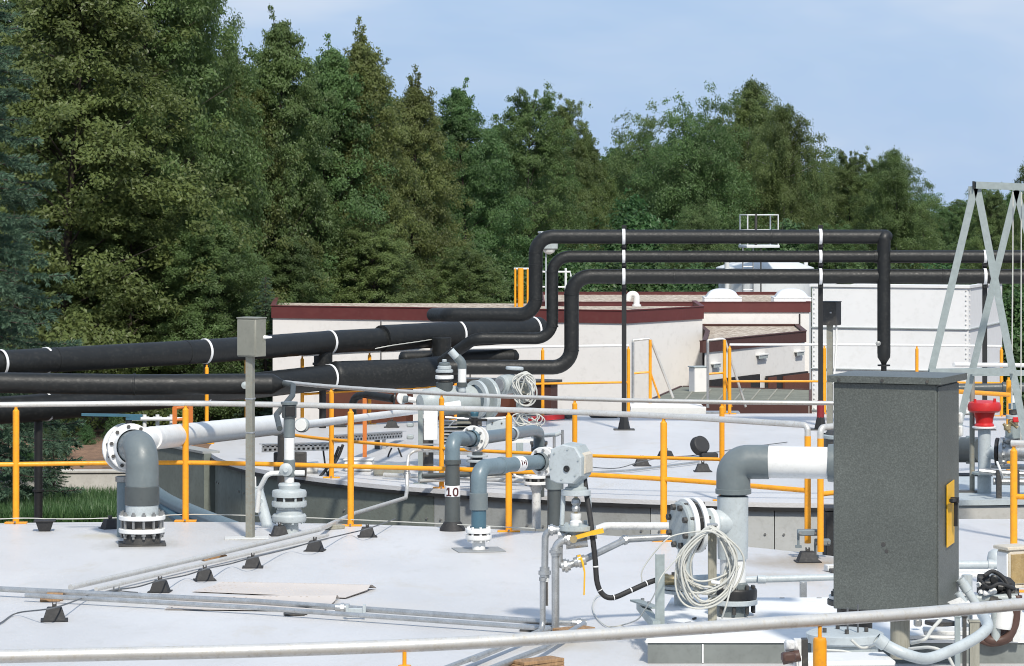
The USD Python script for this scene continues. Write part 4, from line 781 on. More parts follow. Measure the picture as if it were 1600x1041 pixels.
t.add('socket', revolve([(.068, -.03), (.074, -.028), (.074, .02), (.068, .022)], kx + (fe - kx) * .36, ax, 26), 'blue_pvc', 30); t.add('number_band', revolve([(.063, -.055), (.065, -.054), (.065, .054), (.063, .055)], kx + (fe - kx) * .62, ax, 26), 'tape_white', 30)
bc = kx + (fe - kx) * .62
ink = []
for k, (w, h) in enumerate(((.008, .05), (.026, .012), (.008, .05))): 
    nf = unit(np.array([-.15, -1, .12]) - ax * (ax @ np.array([-.15, -1, .12]))); uf = np.cross(ax, nf); q = bc + nf * .0655 + ax * (-.03 + .03 * k); hh = (.022, .012, .022)[k]; ink.append(bar(q - uf * hh, q + uf * hh, .010, .003, nf)); ink.append(bar(q + ax * .010 - uf * .004, q + ax * .010 + uf * .004, .010, .003, nf)) if k == 1 else None
t.add('band_mark', ink, 'ink_dark', False, kind='stuff')
t.add('pipe_flange', ringplate(fe, ax, .125, .06, .028, 32), 'white_plastic'); t.add('hub', revolve([(.078, -.05), (.08, 0), (.06, 0)], fe, ax, 24), 'grey_pvc', 30); t.add('bolt_ring', bolts(fe - ax * .012, ax, .10, 8, .013, .016), 'bolt_steel', False, kind='stuff'); t.add('gasket', revolve([(.09, .028), (.09, .07)], fe, ax, 28), 'black_steel', 30); t.add('pipe_flange', ringplate(fe + ax * .07, ax, .125, .06, .028, 32), 'white_plastic')
t.add('outlet', tube(fillet([fe + ax * .09, fe + ax * .17, fe + ax * .17 + (0, 0, -.15)], .06), .055, 18), 'dark_pvc')
p = Zp(872, 838, 0); q0 = fe + ax * .30
t = Thing('dark_riser', 'dark blue-grey vertical pipe behind the motor valve', 'pipe', (W(866, 820, 28.1)[0], 28.1, 0)); x, y = W(866, 820, 28.1)[:2]; zq = lambda Y_, py: ZC - (py - HY) * Y_ / F
t.add('pipe', revolve([(.062, 0), (.062, zq(28.1, 762))], (x, y, 0), n=22), 'dark_pvc', 30); t.add('collar', revolve([(.064, zq(28.1, 765)), (.078, zq(28.1, 764)), (.078, zq(28.1, 742)), (.065, zq(28.1, 740)), (0, zq(28.1, 740))], (x, y, 0), n=22), 'grey_pvc', 30)
# low flanged stub on its post
p = Zp(838, 826, 0); X, Y = p[0], p[1]
t = Thing('flanged_stub', 'white double flange on a stained concrete-grey stub behind the blue elbow', 'pipe', p); t.add('stub', revolve([(.04, 0), (.04, zz(768)), (.052, zz(764)), (.052, zz(756))], (X, Y, 0), n=18), 'white_dirty', 30); t.add('flange', disc((X, Y, zz(757)), (0, 0, 1), .115, .028), 'white_plastic'); t.add('flange', disc((X, Y, zz(747)), (0, 0, 1), .115, .028), 'white_plastic'); t.add('gap_ring', cyl((X, Y, zz(752)), (X, Y, zz(747)), .075, 20), 'dark_metal'); t.add('bolt_ring', bolts((X, Y, zz(759)), (0, 0, 1), .095, 8, .011, .10), 'bolt_steel', False, kind='stuff'); t.add('tail', tube(spline([W(822, 748, Y), W(806, 744, Y), W(803, 735, Y), W(808, 728, Y)], 5), .011, 8), 'white_plastic')
# numbered dark riser with blue elbow
p = Zp(707, 829, 0); X, Y = p[0], p[1]
t = Thing('numbered_riser', 'dark riser with a white number band and blue elbow at its top', 'pipe', p)
t.add('foot_cone', revolve([(.115, 0), (.112, .02), (.078, .075), (.07, .08)], (X, Y, 0), n=24), 'black_rubber', 30); t.add('riser', revolve([(.070, .07), (.064, zz(722))], (X, Y, 0), n=24), 'dark_pvc', 30); t.add('number_band', revolve([(.066, zz(776)), (.069, zz(775.5)), (.069, zz(759)), (.066, zz(758.5))], (X, Y, 0), n=24), 'tape_white', 30)
tm = meshkit.text_mesh('10', .072, .004, True); v = np.array(tm.vertices); v[:, 0] -= (v[:, 0].max() + v[:, 0].min()) / 2; th = v[:, 0] / .070; rr_ = .0700 + v[:, 2]
v = np.stack([X + rr_ * np.sin(th), Y - rr_ * np.cos(th), zz(774.2) + v[:, 1]], 1); t.add('number', (v, np.array(tm.faces)), 'ink_dark', False)
t.add('collar', revolve([(.066, zz(726)), (.076, zz(725)), (.076, zz(719)), (.066, zz(718))], (X, Y, 0), n=24), 'dark_pvc', 30)
kx = np.array([X, Y, zz(686)]); fe = W(738, 685.5, Y + .50); ax = unit(fe - kx); t.add('elbow', tube(fillet([(X, Y, zz(722)), kx, fe], .26, 12), .066, 26), 'blue_pvc', 30); t.add('hub', revolve([(.076, -.08), (.078, 0), (.06, 0)], fe, ax, 24), 'blue_deep', 30)
t.add('pipe_flange', ringplate(fe, ax, .118, .06, .026, 32), 'white_plastic'); t.add('bolt_ring', bolts(fe - ax * .012, ax, .095, 8, .012, .016), 'bolt_steel', False, kind='stuff'); t.add('valve_body', revolve([(.085, .026), (.085, .10)], fe, ax, 26), 'black_steel', 30); t.add('pipe_flange', ringplate(fe + ax * .10, ax, .118, .06, .026, 32), 'white_plastic')
t.add('valve_stem', [cyl(fe + ax * .06 + (0, 0, .08), fe + ax * .06 + (0, 0, .19), .03, 12), boxm((.17, .05, .025), fe + ax * .06 + (.03, 0, .17), 0, .006)], 'black_steel'); t.add('valve_knob', revolve([(0, 0), (.035, .0), (.04, .03), (.02, .06), (0, .065)], fe + ax * .06 + (0, 0, .20), (0, 0, 1), 14), 'handle_blue')
e3 = W(842, 672, 35.5); t.add('arm', tube(fillet([fe + ax * .126, W(770, 682, 30.8), W(833, 673, 35.2), W(842, 676, 35.6), W(842, 700, 35.7)], .12), .062, 22), 'blue_pvc', 30); t.add('arm_sleeve', revolve([(.063, -.05), (.075, -.045), (.075, .045), (.063, .05)], W(800, 678, 32.6), W(833, 673, 35.2) - W(770, 682, 30.8), 22), 'pale_grey', 30)
t.add('arm_end', revolve([(.062, 0), (.085, .01), (.085, .05), (.062, .06)], W(842, 705, 35.7) * (1, 1, 0) + (0, 0, W(842, 700, 35.7)[2] - .05), n=22), 'dark_pvc', 30); q = W(842, 700, 35.7); t.add('down_leg', revolve([(.062, FZ), (.062, q[2])], (q[0], q[1], 0), n=18), 'dark_pvc', 30)

# ------------------------------------------------------------------ pump group on the farther tank
dG = 39.5
def zg(y, d=dG): return ZC - (y - HY) * d / F
def mg(n, d=dG): return n * d / F
t = Thing('blower', 'grey horizontal blower vessel with a broad round flange in the middle distance', 'machine', (W(705, 640, dG)[0], dG, FZ))
a, b = W(655, 630, dG - .2), W(752, 622, dG + .25); ax = unit(b - a); L = np.linalg.norm(b - a)
t.add('vessel', revolve([(0, 0), (.10, .01), (.165, .09), (.18, .2), (.18, L), (0, L)], a, ax, 30), 'machine_grey', 40); t.add('end_flange', revolve([(0, 0), (.255, 0), (.262, .012), (.262, .05), (.25, .06), (0, .06)], W(757, 623, dG + .1), unit((.75, .62, 0)), 34), 'machine_grey', 30)
t.add('end_flange', revolve([(.18, 0), (.235, 0), (.235, .045), (.18, .045)], W(742, 624, dG + .05), unit((.75, .62, 0)), 34), 'pale_grey', 30); t.add('white_sleeve', tube([W(694, 636, dG - .35), W(719, 632, dG - .3)], .05, 16), 'white_plastic', 30)
for px in (668, 744): c = W(px, 655, dG); t.add('saddle', boxm((.14, .3, c[2] - FZ), (c[0], dG, (c[2] + FZ) / 2), 0, .01), 'dark_metal')
t.add('frame_rail', [boxm((.72, .05, .05), (W(712, 700, dG)[0], dG - .25, zg(705)), 0, .005), boxm((.72, .05, .05), (W(712, 700, dG)[0], dG + .25, zg(705)), 0, .005)], 'galv')
t.add('fins', [boxm((.46, .30, .012), (W(722, 675, dG)[0], dG, zg(660 + 5.5 * k)), 0, .003) for k in range(7)], 'steel_post', False, kind='stuff'); t.add('cross_pipe', [cyl(W(696, 652, dG - .3), W(735, 655, dG - .3), .014, 8), cyl(W(700, 668, dG - .3), W(712, 655, dG - .3), .008, 6), cyl(W(738, 656, dG - .3), W(792, 653, dG - .2), .02, 8)], 'galv')
c = W(776, 668, dG - .2); t.add('cover', boxm((.26, .05, .20), c, -8, .03), 'pale_grey'); t.add('cover_bolts', bolts(c + (0, -.03, 0), (0, -1, 0), .08, 4, .012, .01, .7), 'dark_metal', False, kind='stuff')
t.add('end_box', boxm((.22, .2, .26), W(728, 652, dG + .35), 0, .01), 'machine_grey')
# relief valve on top
x, y = W(702, 600, dG - .05)[:2]
t = Thing('relief_valve', 'stacked white and grey relief valve on top of the blower, with a bent vent pipe', 'valve', (x, y, zg(612)))
prof = [(.125, 611), (.128, 598)]; t.add('base', revolve([(0, zg(611)), (.105, zg(611)), (.105, zg(597)), (0, zg(597))], (x - .06, y, 0), n=24), 'dark_pvc', 30)
for y0, y1, r, m in ((597, 592, .085, 'dark_metal'), (592, 586, .115, 'white_plastic'), (586, 582, .085, 'dark_metal'), (582, 577, .108, 'pale_grey'), (577, 571, .085, 'pale_grey'), (571, 566, .07, 'grey_pvc'), (566, 561, .03, 'pale_grey')):
    t.add('ring', revolve([(0, zg(y0)), (r - .01, zg(y0)), (r, zg(y0) + .008), (r, zg(y1) - .008), (r - .012, zg(y1)), (0, zg(y1))], (x - .06, y, 0), n=26), m, 30)
t.add('vent_pipe', tube(fillet([W(722, 612, dG - .1), W(722, 568, dG - .1), W(704, 548, dG - .1)], .10), .048, 18), 'pale_grey', 30); t.add('vent_bend', tube(fillet([W(722, 576, dG - .1), W(722, 567, dG - .1), W(714, 558.5, dG - .1)], .09), .055, 18), 'grey_pvc', 30)
t.add('vent_sleeve', cyl(W(722, 598, dG - .1), W(722, 576, dG - .1), .052, 18), 'white_plastic', 30); t.add('vent_collar', revolve([(.05, -.03), (.066, -.025), (.066, .025), (.05, .03)], W(722, 601, dG - .1), (0, 0, 1), 18), 'dark_pvc', 30)
# black suction pipe with double flange
t = Thing('black_hose_pipe', 'glossy black bent pipe meeting a white flange left of the blower', 'pipe', W(590, 622, dG)); t.add('pipe', tube(fillet([W(551, 660, dG + .5), W(551, 620, dG + .5), W(575, 617, dG + .3), W(614, 623, dG)], .14), .05, 18), 'black_jacket', 30)
ax = unit(W(628, 624, dG) - W(610, 622, dG)); c = W(615, 622.5, dG); t.add('flange', ringplate(c, ax, .085, .04, .022, 26), 'black_steel'); 
fx = unit((.5, -.85, 0)); t.add('flange', disc(W(628, 622, dG - .05), fx, .075, .022), 'white_plastic'); t.add('hub', revolve([(0, 0), (.045, 0), (.045, .05), (.02, .055), (0, .055)], W(631, 624, dG - .09), (1, -.25, 0), 18), 'grey_pvc', 30); t.add('nut', cyl(W(638, 624, dG - .1), W(650, 626, dG - .1), .035, 8), 'white_dirty')
t.add('prop', bar((W(570, 640, dG + .3)[0], dG + .3, FZ), W(570, 622, dG + .3), .05, .05, (0, 1, 0)), 'orange_red')
# white duct column and grey stand
x, y = W(673, 660, dG - .9)[:2]; t = Thing('white_trunking', 'tall white box trunking in front of the blower, left of an orange post', 'duct', (x, y, FZ)); d_ = dG - .9
t.add('lower_box', boxm((.165, .14, .19), (x, y, zg(675, d_)), 0, .006), 'white_plastic'); t.add('upper_box', boxm((.168, .142, .19), (x, y, zg(652, d_)), 0, .006), 'white_plastic'); t.add('stand', bar((x, y + .1, FZ), (x, y + .1, zg(688, d_)), .06, .06, (0, 1, 0)), 'dark_metal', False); t.add('clamp_bars', [boxm((.26, .04, .018), (x, y - .06, zg(yy, d_)), 0, .004) for yy in (694, 699, 705)], 'galv')
x, y = W(657, 700, 37.3)[:2]; t = Thing('steel_stand', 'slim grey steel stand rising left of the white trunking', 'post', (x, y, FZ)); t.add('post', bar((x, y, FZ), (x, y, ZC - (640 - HY) * 37.3 / F), .055, .055, (0, 1, 0)), 'galv_frame', False); t.add('foot', boxm((.16, .12, .012), (x, y, FZ + .0065), 0, .002), 'galv_frame'); [t.add('fitting', boxm((.08, .08, .05), (x - .12, y, ZC - (yy - HY) * 37.3 / F), 0, .01), 'machine_grey') for yy in (664, 683)]
# drive motor with hanging cable loops
dM = 41.0
t = Thing('drive_motor', 'round grey motor head hung with grey cable loops, right of the relief valve', 'motor', (W(795, 600, dM)[0], dM, FZ))
ax = unit((-.75, -.66, -.05)); c = W(797, 600, dM); t.add('housing', revolve([(0, 0), (.12, 0), (.125, .02), (.125, .17), (.112, .185), (.112, .215), (0, .225)], c - ax * .05, ax, 26), 'machine_grey', 30); t.add('end_plate', revolve([(0, 0), (.085, 0), (.085, .012), (0, .016)], c + ax * .175, ax, 22), 'galv', 30)
t.add('gear_box', boxm((.24, .24, .16), W(817, 606, dM + .1), 20, .02), 'steel_post'); t.add('hand_wheel', disc(W(804, 578, dM), (.05, 0, 1), .115, .04, 26, .3), 'pale_grey'); t.add('column', boxm((.09, .09, zg(612, dM) - FZ), (W(812, 600, dM)[0], dM + .08, (zg(612, dM) + FZ) / 2), 0, .006), 'galv_frame'); t.add('column_foot', boxm((.3, .3, .05), (W(812, 600, dM)[0], dM + .08, FZ + .026), 0, .006), 'galv_frame')
def coil(px, py, d, rx, ry, n, seed, spread, r, tail=None):
    rg = np.random.default_rng(seed); out = []; a = np.linspace(0, 2 * np.pi, 30)
    for k in range(n):
        ox, oy = rg.normal(0, spread, 2); sx, sy = rx * rg.uniform(.72, 1.1), ry * rg.uniform(.82, 1.06); tw = rg.normal(0, .12)
        x = sx * np.sin(a + tw); z = sy * np.cos(a); x = x * (1 - .35 * (z > 0) * (z / sy) ** 2)                                    # gathered at the hook
        c = W(px + ox, py + abs(oy) * .6 + (ry - sy) * -.9 * F / d * .0 , d); top = (ry - sy)
        out.append(tube(np.stack([c[0] + x + .03 * np.sin(2 * a + k), d + .05 * np.sin(a + k) + rg.normal(0, .03) + 0 * a, c[2] + z + top + .012 * np.sin(3 * a + k)], 1), r, 7, False))
    return cat(*out)
solo('cable_loops', 'loops of light grey cable hanging from the round motor head', 'cable', coil(819, 606, dM - .22, .11, .19, 10, 4, 3, .0105), 'cable_grey', True)
solo('cable_tangle', 'tangle of pale cable on the roof behind the middle orange post', 'cable', coil(826, 652, dM - .1, .16, .09, 7, 9, 8, .008), 'cable_grey', True)
q = Zp(845, 660, FZ); t = Thing('red_beam', 'red painted beam lying on the farther roof right of the cable tangle', 'beam', q); t.add('beam', bar(q + (-.15, 0, .05), q + (.32, .5, .05), .10, .07), 'red_cap', False); t.add('end_lug', boxm((.12, .1, .06), q + (.42, .6, .04), 30, .01), 'dark_metal')
for px, py, lab in ((855, 655, 'left'), (945, 653, 'right')):
    q = Zp(px, py, FZ); rg = np.random.default_rng(px); t = Thing('rag_heap', f'small dark heap of debris at the back of the farther roof, {lab} one', 'debris', q); t.add('heap', hull([(q[0] + rg.normal(0, .16), q[1] + rg.normal(0, .08), q[2] + abs(rg.normal(0, .035))) for k in range(14)] + [(q[0] - .2, q[1], FZ + .001), (q[0] + .2, q[1], FZ + .001)]), 'dark_metal', False); t.add('scrap', hull([(q[0] + .2 + rg.normal(0, .06), q[1] + rg.normal(0, .05), q[2] + abs(rg.normal(0, .02))) for k in range(8)]), 'dark_metal', False)
# square tube frame and box at the farther tank
d_ = 36.6; t = Thing('tube_frame', 'small grey tube frame standing behind the motor valve on the farther roof', 'frame', (W(865, 700, d_)[0], d_, FZ))
pts = [W(832, 682, d_ + .4), W(870, 679, d_), W(876, 676, d_)]; t.add('top_tube', tube(pts, .025, 10), 'pale_grey', 30)
for px, y0 in ((866, 682), (879, 672)): x = W(px, 700, d_)[0]; t.add('leg', cyl((x, d_, FZ), (x, d_, zg(y0, d_)), .018, 10), 'galv', 30)
t.add('cross', bar(W(800, 689, d_ + .3), W(852, 689, d_ + .3), .06, .04), 'white_plastic', False); t.add('plate', boxm((.20, .2, .03), W(842, 692, d_ + .2), 0, .004), 'dark_metal'); t.add('foot', cyl(W(842, 692, d_ + .2) * (1, 1, 0) + (0, 0, FZ), W(842, 692, d_ + .2), .09, 16), 'dark_metal')
t = Thing('flanged_stub', 'dark valve body with pale flange under the numbered pipe\'s flange', 'pipe', (W(746, 740, 36.2)[0], 36.2, FZ)); x, y = W(746, 740, 36.2)[:2]; t.add('stub', cyl((x, y, FZ), (x, y, zg(722, 36.2)), .085, 20), 'dark_pvc'); t.add('flange', disc((x, y, zg(722, 36.2)), (0, 0, 1), .125, .03), 'pale_grey'); t.add('neck', cyl((x, y, zg(718, 36.2)), (x, y, zg(706, 36.2)), .06, 18), 'dark_pvc'); t.add('flange', disc((x, y, zg(714, 36.2)), (0, 0, 1), .12, .02), 'pale_grey')
# long low pipes along the farther rim
t = Thing('rim_pipes', 'bundle of grey pipes lying low along the near rim of the farther roof', 'pipes', W(720, 748, 37)); 
for k, (x0, y0, x1, y1, r, m) in enumerate(((600, 742, 822, 752, .026, 'galv_rail'), (655, 752, 830, 741, .022, 'galv_rail'), (660, 744, 900, 735, .03, 'dark_pvc'))):
    z = FZ + .05 + .055 * k; t.add('pipe', tube([Zp(x0, y0, z), Zp(x1, y1, z)], r, 10), m)
t.add('support', [boxm((.08, .12, .05), Zp(px, 747, FZ) + (0, 0, .026), 0, .004) for px in (690, 800)], 'dark_metal')
t = Thing('floor_wire', 'thin pole lying on the farther roof beside a wire right of the motor valve', 'pole', Zp(1000, 730, FZ)); t.add('pole', tube([Zp(880, 741, FZ + .03), Zp(985, 735, FZ + .03), Zp(1092, 722, FZ + .03)], .014, 8), 'galv'); t.add('wire', tube(spline([Zp(850, 727, FZ + .02), Zp(900, 728, FZ + .02), Zp(960, 732, FZ + .02), Zp(1000, 722, FZ + .10), Zp(1040, 715, FZ + .1), Zp(1090, 711, FZ + .02), Zp(1160, 700, FZ + .02), Zp(1230, 691, FZ + .02)], 6), .006, 6), 'cable_dark')
q = Zp(905, 727, FZ); t = Thing('dark_clamp', 'small dark clamp on the farther roof just right of the motor head', 'clamp', q); t.add('clamp', boxm((.15, .1, .05), q + (0, 0, .026), 10, .015), 'dark_metal'); t.add('tab', boxm((.08, .05, .02), q + (-.1, 0, .012), 20, .004), 'dark_metal')

# ------------------------------------------------------------------ cable tray
def tray(p0, p1, name, lab):
    p0, p1 = np.array(p0), np.array(p1); d = unit(p1 - p0); L = np.linalg.norm(p1 - p0); t = Thing(name, lab, 'cable tray', p0); h = .085; pitch = .07 if L < 3 else .21
    t.add('top_flange', bar(p0 + (0, .05, h), p1 + (0, .05, h), .12, .006), 'galv', False); m = [bar(p0 + (0, 0, z), p1 + (0, 0, z), .004, .016) for z in (.0, h / 2, h - .012)]; n = int(L / pitch)
    for k in range(n):
        for r in range(2):
            c = p0 + d * (L * (k + .5 * r + .25) / n) + np.array([0, 0, h * .25 + r * h * .48]); m.append(bar(c - d * pitch * .24, c + d * pitch * .24, .004, h * .34))
    t.add('slotted_side', cat(*m), 'galv', False); q = np.array([0, .10, 0]); t.add('back_side', bar(p0 + q + (0, 0, h / 2), p1 + q + (0, 0, h / 2), .004, h), 'dark_metal', False); return t
t = tray(W(409, 706, 37.9), W(513, 703, 38.6), 'cable_tray', 'slotted steel cable tray, left length, behind the grey riser')
for px in (438, 468): x, y = W(px, 712, 38.2)[:2]; t.add('foot', boxm((.16, .14, W(px, 707, 38.2)[2] - FZ), (x, y + .05, (W(px, 707, 38.2)[2] + FZ) / 2), 0, .01), 'dark_metal')
t = tray(W(520, 692, 38.8), W(628, 684, 43.6), 'cable_tray', 'slotted steel cable tray, right length, running to the blower')
for px, d in ((600, 42.3),): x, y = W(px, 712, d)[:2]; t.add('leg', bar((x, y, FZ), (x, y, W(px, 687, d)[2]), .05, .05, (0, 1, 0)), 'galv', False); t.add('leg', bar((x - .09, y, FZ), (x - .09, y, W(px, 687, d)[2]), .07, .05, (0, 1, 0)), 'dark_metal', False)
t = Thing('tray_cables', 'black cables dropping from the end of the cable tray to the roof', 'cable', Zp(520, 745, FZ))
for k, (a, b, c_) in enumerate((((536, 695), (528, 715), (512, 742)), ((530, 698), (520, 720), (500, 745)), ((505, 703), (508, 725), (513, 748)), ((612, 700), (606, 715), (604, 740)), ((622, 700), (630, 720), (640, 742)))):
    d = 38.6 if k < 3 else 41; t.add('cable', tube(spline([W(*a, d), W(*b, d), W(*c_, d - .3)], 6), .018 if k < 2 else .011, 8), 'black_rubber', True)
t = Thing('roof_case', 'pale low equipment case on the farther roof behind the railing', 'case', Zp(470, 735, FZ)); q = Zp(476, 741, FZ); t.add('case', boxm((.30, .25, .10), q + (.0, .2, .055), 5, .02), 'white_dirty'); t.add('lid', boxm((.31, .26, .02), q + (.0, .2, .116), 5, .006), 'white_plastic')
q = Zp(560, 738, FZ); t = Thing('roof_case', 'flat pale case on the farther roof between two orange posts', 'case', q); t.add('case', boxm((.34, .3, .13), q + (0, .2, .07), -3, .02), 'white_plastic'); t.add('lid', boxm((.36, .32, .015), q + (0, .2, .145), -3, .004), 'white_plastic')
q = Zp(610, 745, FZ); t = Thing('equipment_box', 'dark flat box under the mid rail left of the steel stand', 'box', q); t.add('body', boxm((.42, .34, .10), q + (0, .3, .055), 0, .01), 'steel_post'); t.add('lid', boxm((.44, .36, .015), q + (0, .3, .115), 0, .004), 'galv_frame')

# ------------------------------------------------------------------ beyond the gap at left
t = Thing('blue_hose', 'thick blue-grey hose lying against the far tank wall in the gap', 'hose', W(320, 790, 36)); t.add('hose', tube(spline([W(230, 760, 41.5), W(262, 782, 39.5), W(300, 800, 37.5), (W(350, 820, 35.5)), W(420, 845, 33.8)], 8), .085, 20), 'blue_pvc', True); t.add('hose_lower', tube(spline([W(240, 775, 41.0), W(280, 812, 38), W(330, 835, 35.5), W(400, 860, 33.5)], 8), .06, 16), 'blue_deep', True)
d_ = 43.5; q = W(285, 650, d_); t = Thing('orange_ladder_hoop', 'small reddish orange ladder hoop beyond the gap, behind the white duct', 'ladder', (q[0], d_, GZ))
for px in (273, 298): x = W(px, 650, d_)[0]; t.add('stile', bar((x, d_, GZ), (x, d_, zg(633, d_)), .06, .05, (0, 1, 0)), 'orange_red', False)
for py in (638, 657, 710): t.add('rung', cyl(W(273, py, d_), W(298, py - 3, d_), .022, 8), 'orange_red')
t = Thing('far_railing_end', 'pair of orange posts seen between the black main and the white duct', 'railing', W(316, 700, 42.2) * (1, 1, 0) + (0, 0, FZ)); rail_posts(t, [(*W(323, 690, 43.2)[:2], FZ, FZ + 1.08), (*W(385, 690, 45.0)[:2], FZ, FZ + 1.15)], 0, .026)
q = Zp(330, 708, FZ); t = Thing('valve_shrine', 'dark pump house with brown front seen under the mains', 'shed', W(530, 640, 52)); a, b = W(505, 640, 52), W(640, 640, 51.5)
t.add('wall', bar((a[0], a[1], -.95), (b[0], b[1], -.95), .3, 2.1), 'door_brown', False); t.add('roof_edge', bar((a[0] - .05, a[1], .13), (b[0] + .05, b[1], .13), .45, .05), 'dark_metal', False)
a, b = W(672, 640, 51.8), W(866, 640, 51.0); t = Thing('pump_house', 'low brown-fronted pump house with dark doors behind the blower', 'shed', (*((a + b) / 2)[:2], GZ)); t.add('wall', bar((a[0], a[1], -1.02), (b[0], b[1], -1.02), .3, 1.96), 'fascia_brown', False); t.add('roof_edge', bar((a[0] - .04, a[1], -.02), (b[0] + .05, b[1], -.02), .45, .04), 'dark_metal', False)
for px0, px1 in ((765, 800), (818, 852)): q, r = W(px0, 640, 51.2), W(px1, 640, 51.05); t.add('door', bar((q[0], q[1] - .06, -1.1), (r[0], r[1] - .06, -1.1), .2, 1.75), 'dark_opening' if px0 > 810 else 'door_brown', False)
t = Thing('standpipes', 'row of white capped standpipes among the leaves beyond the gap at left', 'pipes', W(240, 650, 50) * (1, 1, 0) + (0, 0, GZ))
for px in (226, 246, 268): p = W(px, 648, 50); t.add('standpipe', [cyl((p[0], p[1], GZ), p, .03, 10), cyl(p + (-.07, 0, -.05), p + (.07, 0, -.05), .018, 8)], 'white_plastic', 30)
t.add('cross_pipe', cyl(W(205, 655, 50), W(300, 655, 49.8), .03, 10), 'white_plastic', 30)

# ------------------------------------------------------------------ motor valve assembly
p = Zp(868, 995, 0); dV = 21.75
def V(px, py, dd=0.0): return W(px, py, dV + dd)
k = dV / F
t = Thing('motor_valve', 'pale grey motor-driven valve on a yoke in the centre foreground', 'valve', V(900, 830))
ax = unit((-.42, -.90, -.02)); c = V(893, 723); u_, v_, _ = frame(ax)
prof2 = [(-.115, -.115), (-.06, -.135), (.06, -.135), (.115, -.08), (.12, .05), (.075, .12), (-.02, .135), (-.105, .10), (-.125, 0)]
xh = unit(np.cross((0, 0, 1), ax)); zh = np.cross(ax, xh)
def plate_stack(prof, levels):
    pts = []
    for off, s in levels: pts += [c + xh * a * s + zh * b * s + ax * off for a, b in prof]
    return hull(pts)
t.add('housing', plate_stack(prof2, [(-.10, .86), (-.07, 1.0), (.075, 1.0), (.085, .97)]), 'machine_grey', 25); t.add('cover', plate_stack(prof2, [(.088, .985), (.102, .985), (.112, .93)]), 'pale_grey', 25)
t.add('cover_screw', bolts(c + ax * .113, ax, .105, 6, .007, .006, .3), 'machine_grey', False, kind='stuff'); t.add('port', revolve([(0, 0), (.022, 0), (.022, .008), (.012, .01), (0, .004)], c + ax * .113 + xh * .015 + (0, 0, -.03), ax, 16), 'black_steel', 30)
t.add('side_lid', hull([c + xh * .126 + zh * b + ax * a for a in (-.07, .05) for b in (-.06, .06)] + [c + xh * .105 + zh * b + ax * a for a in (-.08, .06) for b in (-.075, .075)]), 'beige_box', 25)
cx = V(900, 750)[0]; yv = dV
def rv(name, prof, m, x=cx, y=yv, n=24, parent=None): return t.add(name, revolve([(r, ZC - (py - HY) * k) for r, py in prof], (x, y, 0), n=n), m, 30, parent=parent)
rv('neck', [(0, 768), (.075, 768), (.075, 762), (.055, 760), (.052, 744), (.06, 740), (0, 738)], 'machine_grey'); rv('top_plate', [(0, 774), (.095, 774), (.1, 773), (.1, 766), (.09, 765), (0, 765)], 'pale_grey', n=28)
for sx in (-.086, .086): t.add('yoke_column', cyl((cx + sx, yv, ZC - (774 - HY) * k), (cx + sx * 1.12, yv, ZC - (820 - HY) * k), .016, 12), 'pale_grey', 30)
rv('stem', [(.012, 822), (.012, 770)], 'brass', n=12); rv('coupling', [(0, 800), (.026, 799), (.03, 794), (.022, 790), (.034, 786), (.03, 781), (.016, 778), (0, 777)], 'galv', n=14); rv('gland', [(0, 824), (.045, 823), (.042, 815), (.03, 813), (.036, 808), (.036, 803), (0, 802)], 'white_plastic', n=16)
rv('bottom_plate', [(0, 829), (.112, 829), (.116, 828), (.116, 821), (0, 820)], 'machine_grey', n=28); t.add('bolt_ring', bolts((cx, yv, ZC - (822 - HY) * k), (0, 0, 1), .095, 6, .014, .03, .3), 'machine_grey', False, kind='stuff'); rv('valve_body', [(0, 846), (.06, 845), (.085, 838), (.08, 829), (0, 829)], 'machine_grey')
t.add('body_port', [cyl(V(872, 838), V(932, 832), .045, 18), cyl(V(884, 850, -.03), V(918, 846, -.03), .038, 16)], 'galv', 30)
def gp(lab, pts, r, bend, m='galv', fits=()):
    t = Thing('valve_pipe', lab, 'pipe', V(*pts[-1][:2])); t.add('pipe', tube(fillet([V(*q) for q in pts], bend, 8), r, 14), m, 30)
    for px, py, dd, ax, L, rr in fits:
        q = V(px, py, dd); a = unit(ax); t.add('union', [cyl(q - a * L / 2, q + a * L / 2, rr, 14), cyl(q - a * L * .18, q + a * L * .18, rr * 1.25, 8)], m, 30)
    return t
gp('left galvanised pipe leaving the motor valve and dropping to a union', [(885, 828, 0), (852, 828, 0), (851, 905, 0)], .024, .06, fits=((851, 895, 0, (0, 0, 1), .075, .034), (862, 828, 0, (1, 0, 0), .05, .032)))
ev = Zp(848, 985, .055); ev2 = Zp(800, 1005, .055); t = Thing('valve_pipe', 'slim galvanised stub rising beside the dirty plate to the left pipe', 'pipe', ev); x, y = ev[:2]; t.add('pipe', tube(fillet([(x, y, ZC - (903 - HY) * y / F), (x, y, .055), Zp(805, 1003, .055), Zp(740, 1030, .055)], .07), .020, 12), 'galv', 30); t.add('open_end', revolve([(.022, -.012), (.025, -.012), (.025, .012), (.016, .012)], (x, y, ZC - (905 - HY) * y / F), (0, 0, 1), 12), 'galv', 30)
t = Thing('dirty_plate', 'narrow stained metal plate hanging beside the left valve pipe', 'plate', V(851, 945)); t.add('plate', boxm((.048, .012, .19), V(851.5, 925, -.02), -10, .003), 'white_dirty', False); t.add('stain_face', boxm((.040, .004, .16), V(851.5, 928, -.032), -10, .001), 'dark_metal', False)
r_ = Zp(869, 994, .0); gp('tall galvanised pipe standing on the roof in front of the motor valve', [(900, 843, -.06), (868, 845, -.06), (868, 997, -.02)], .027, .07, fits=((868, 862, -.06, (0, 0, 1), .05, .034), (889, 843, -.06, (1, 0, 0), .06, .036)))
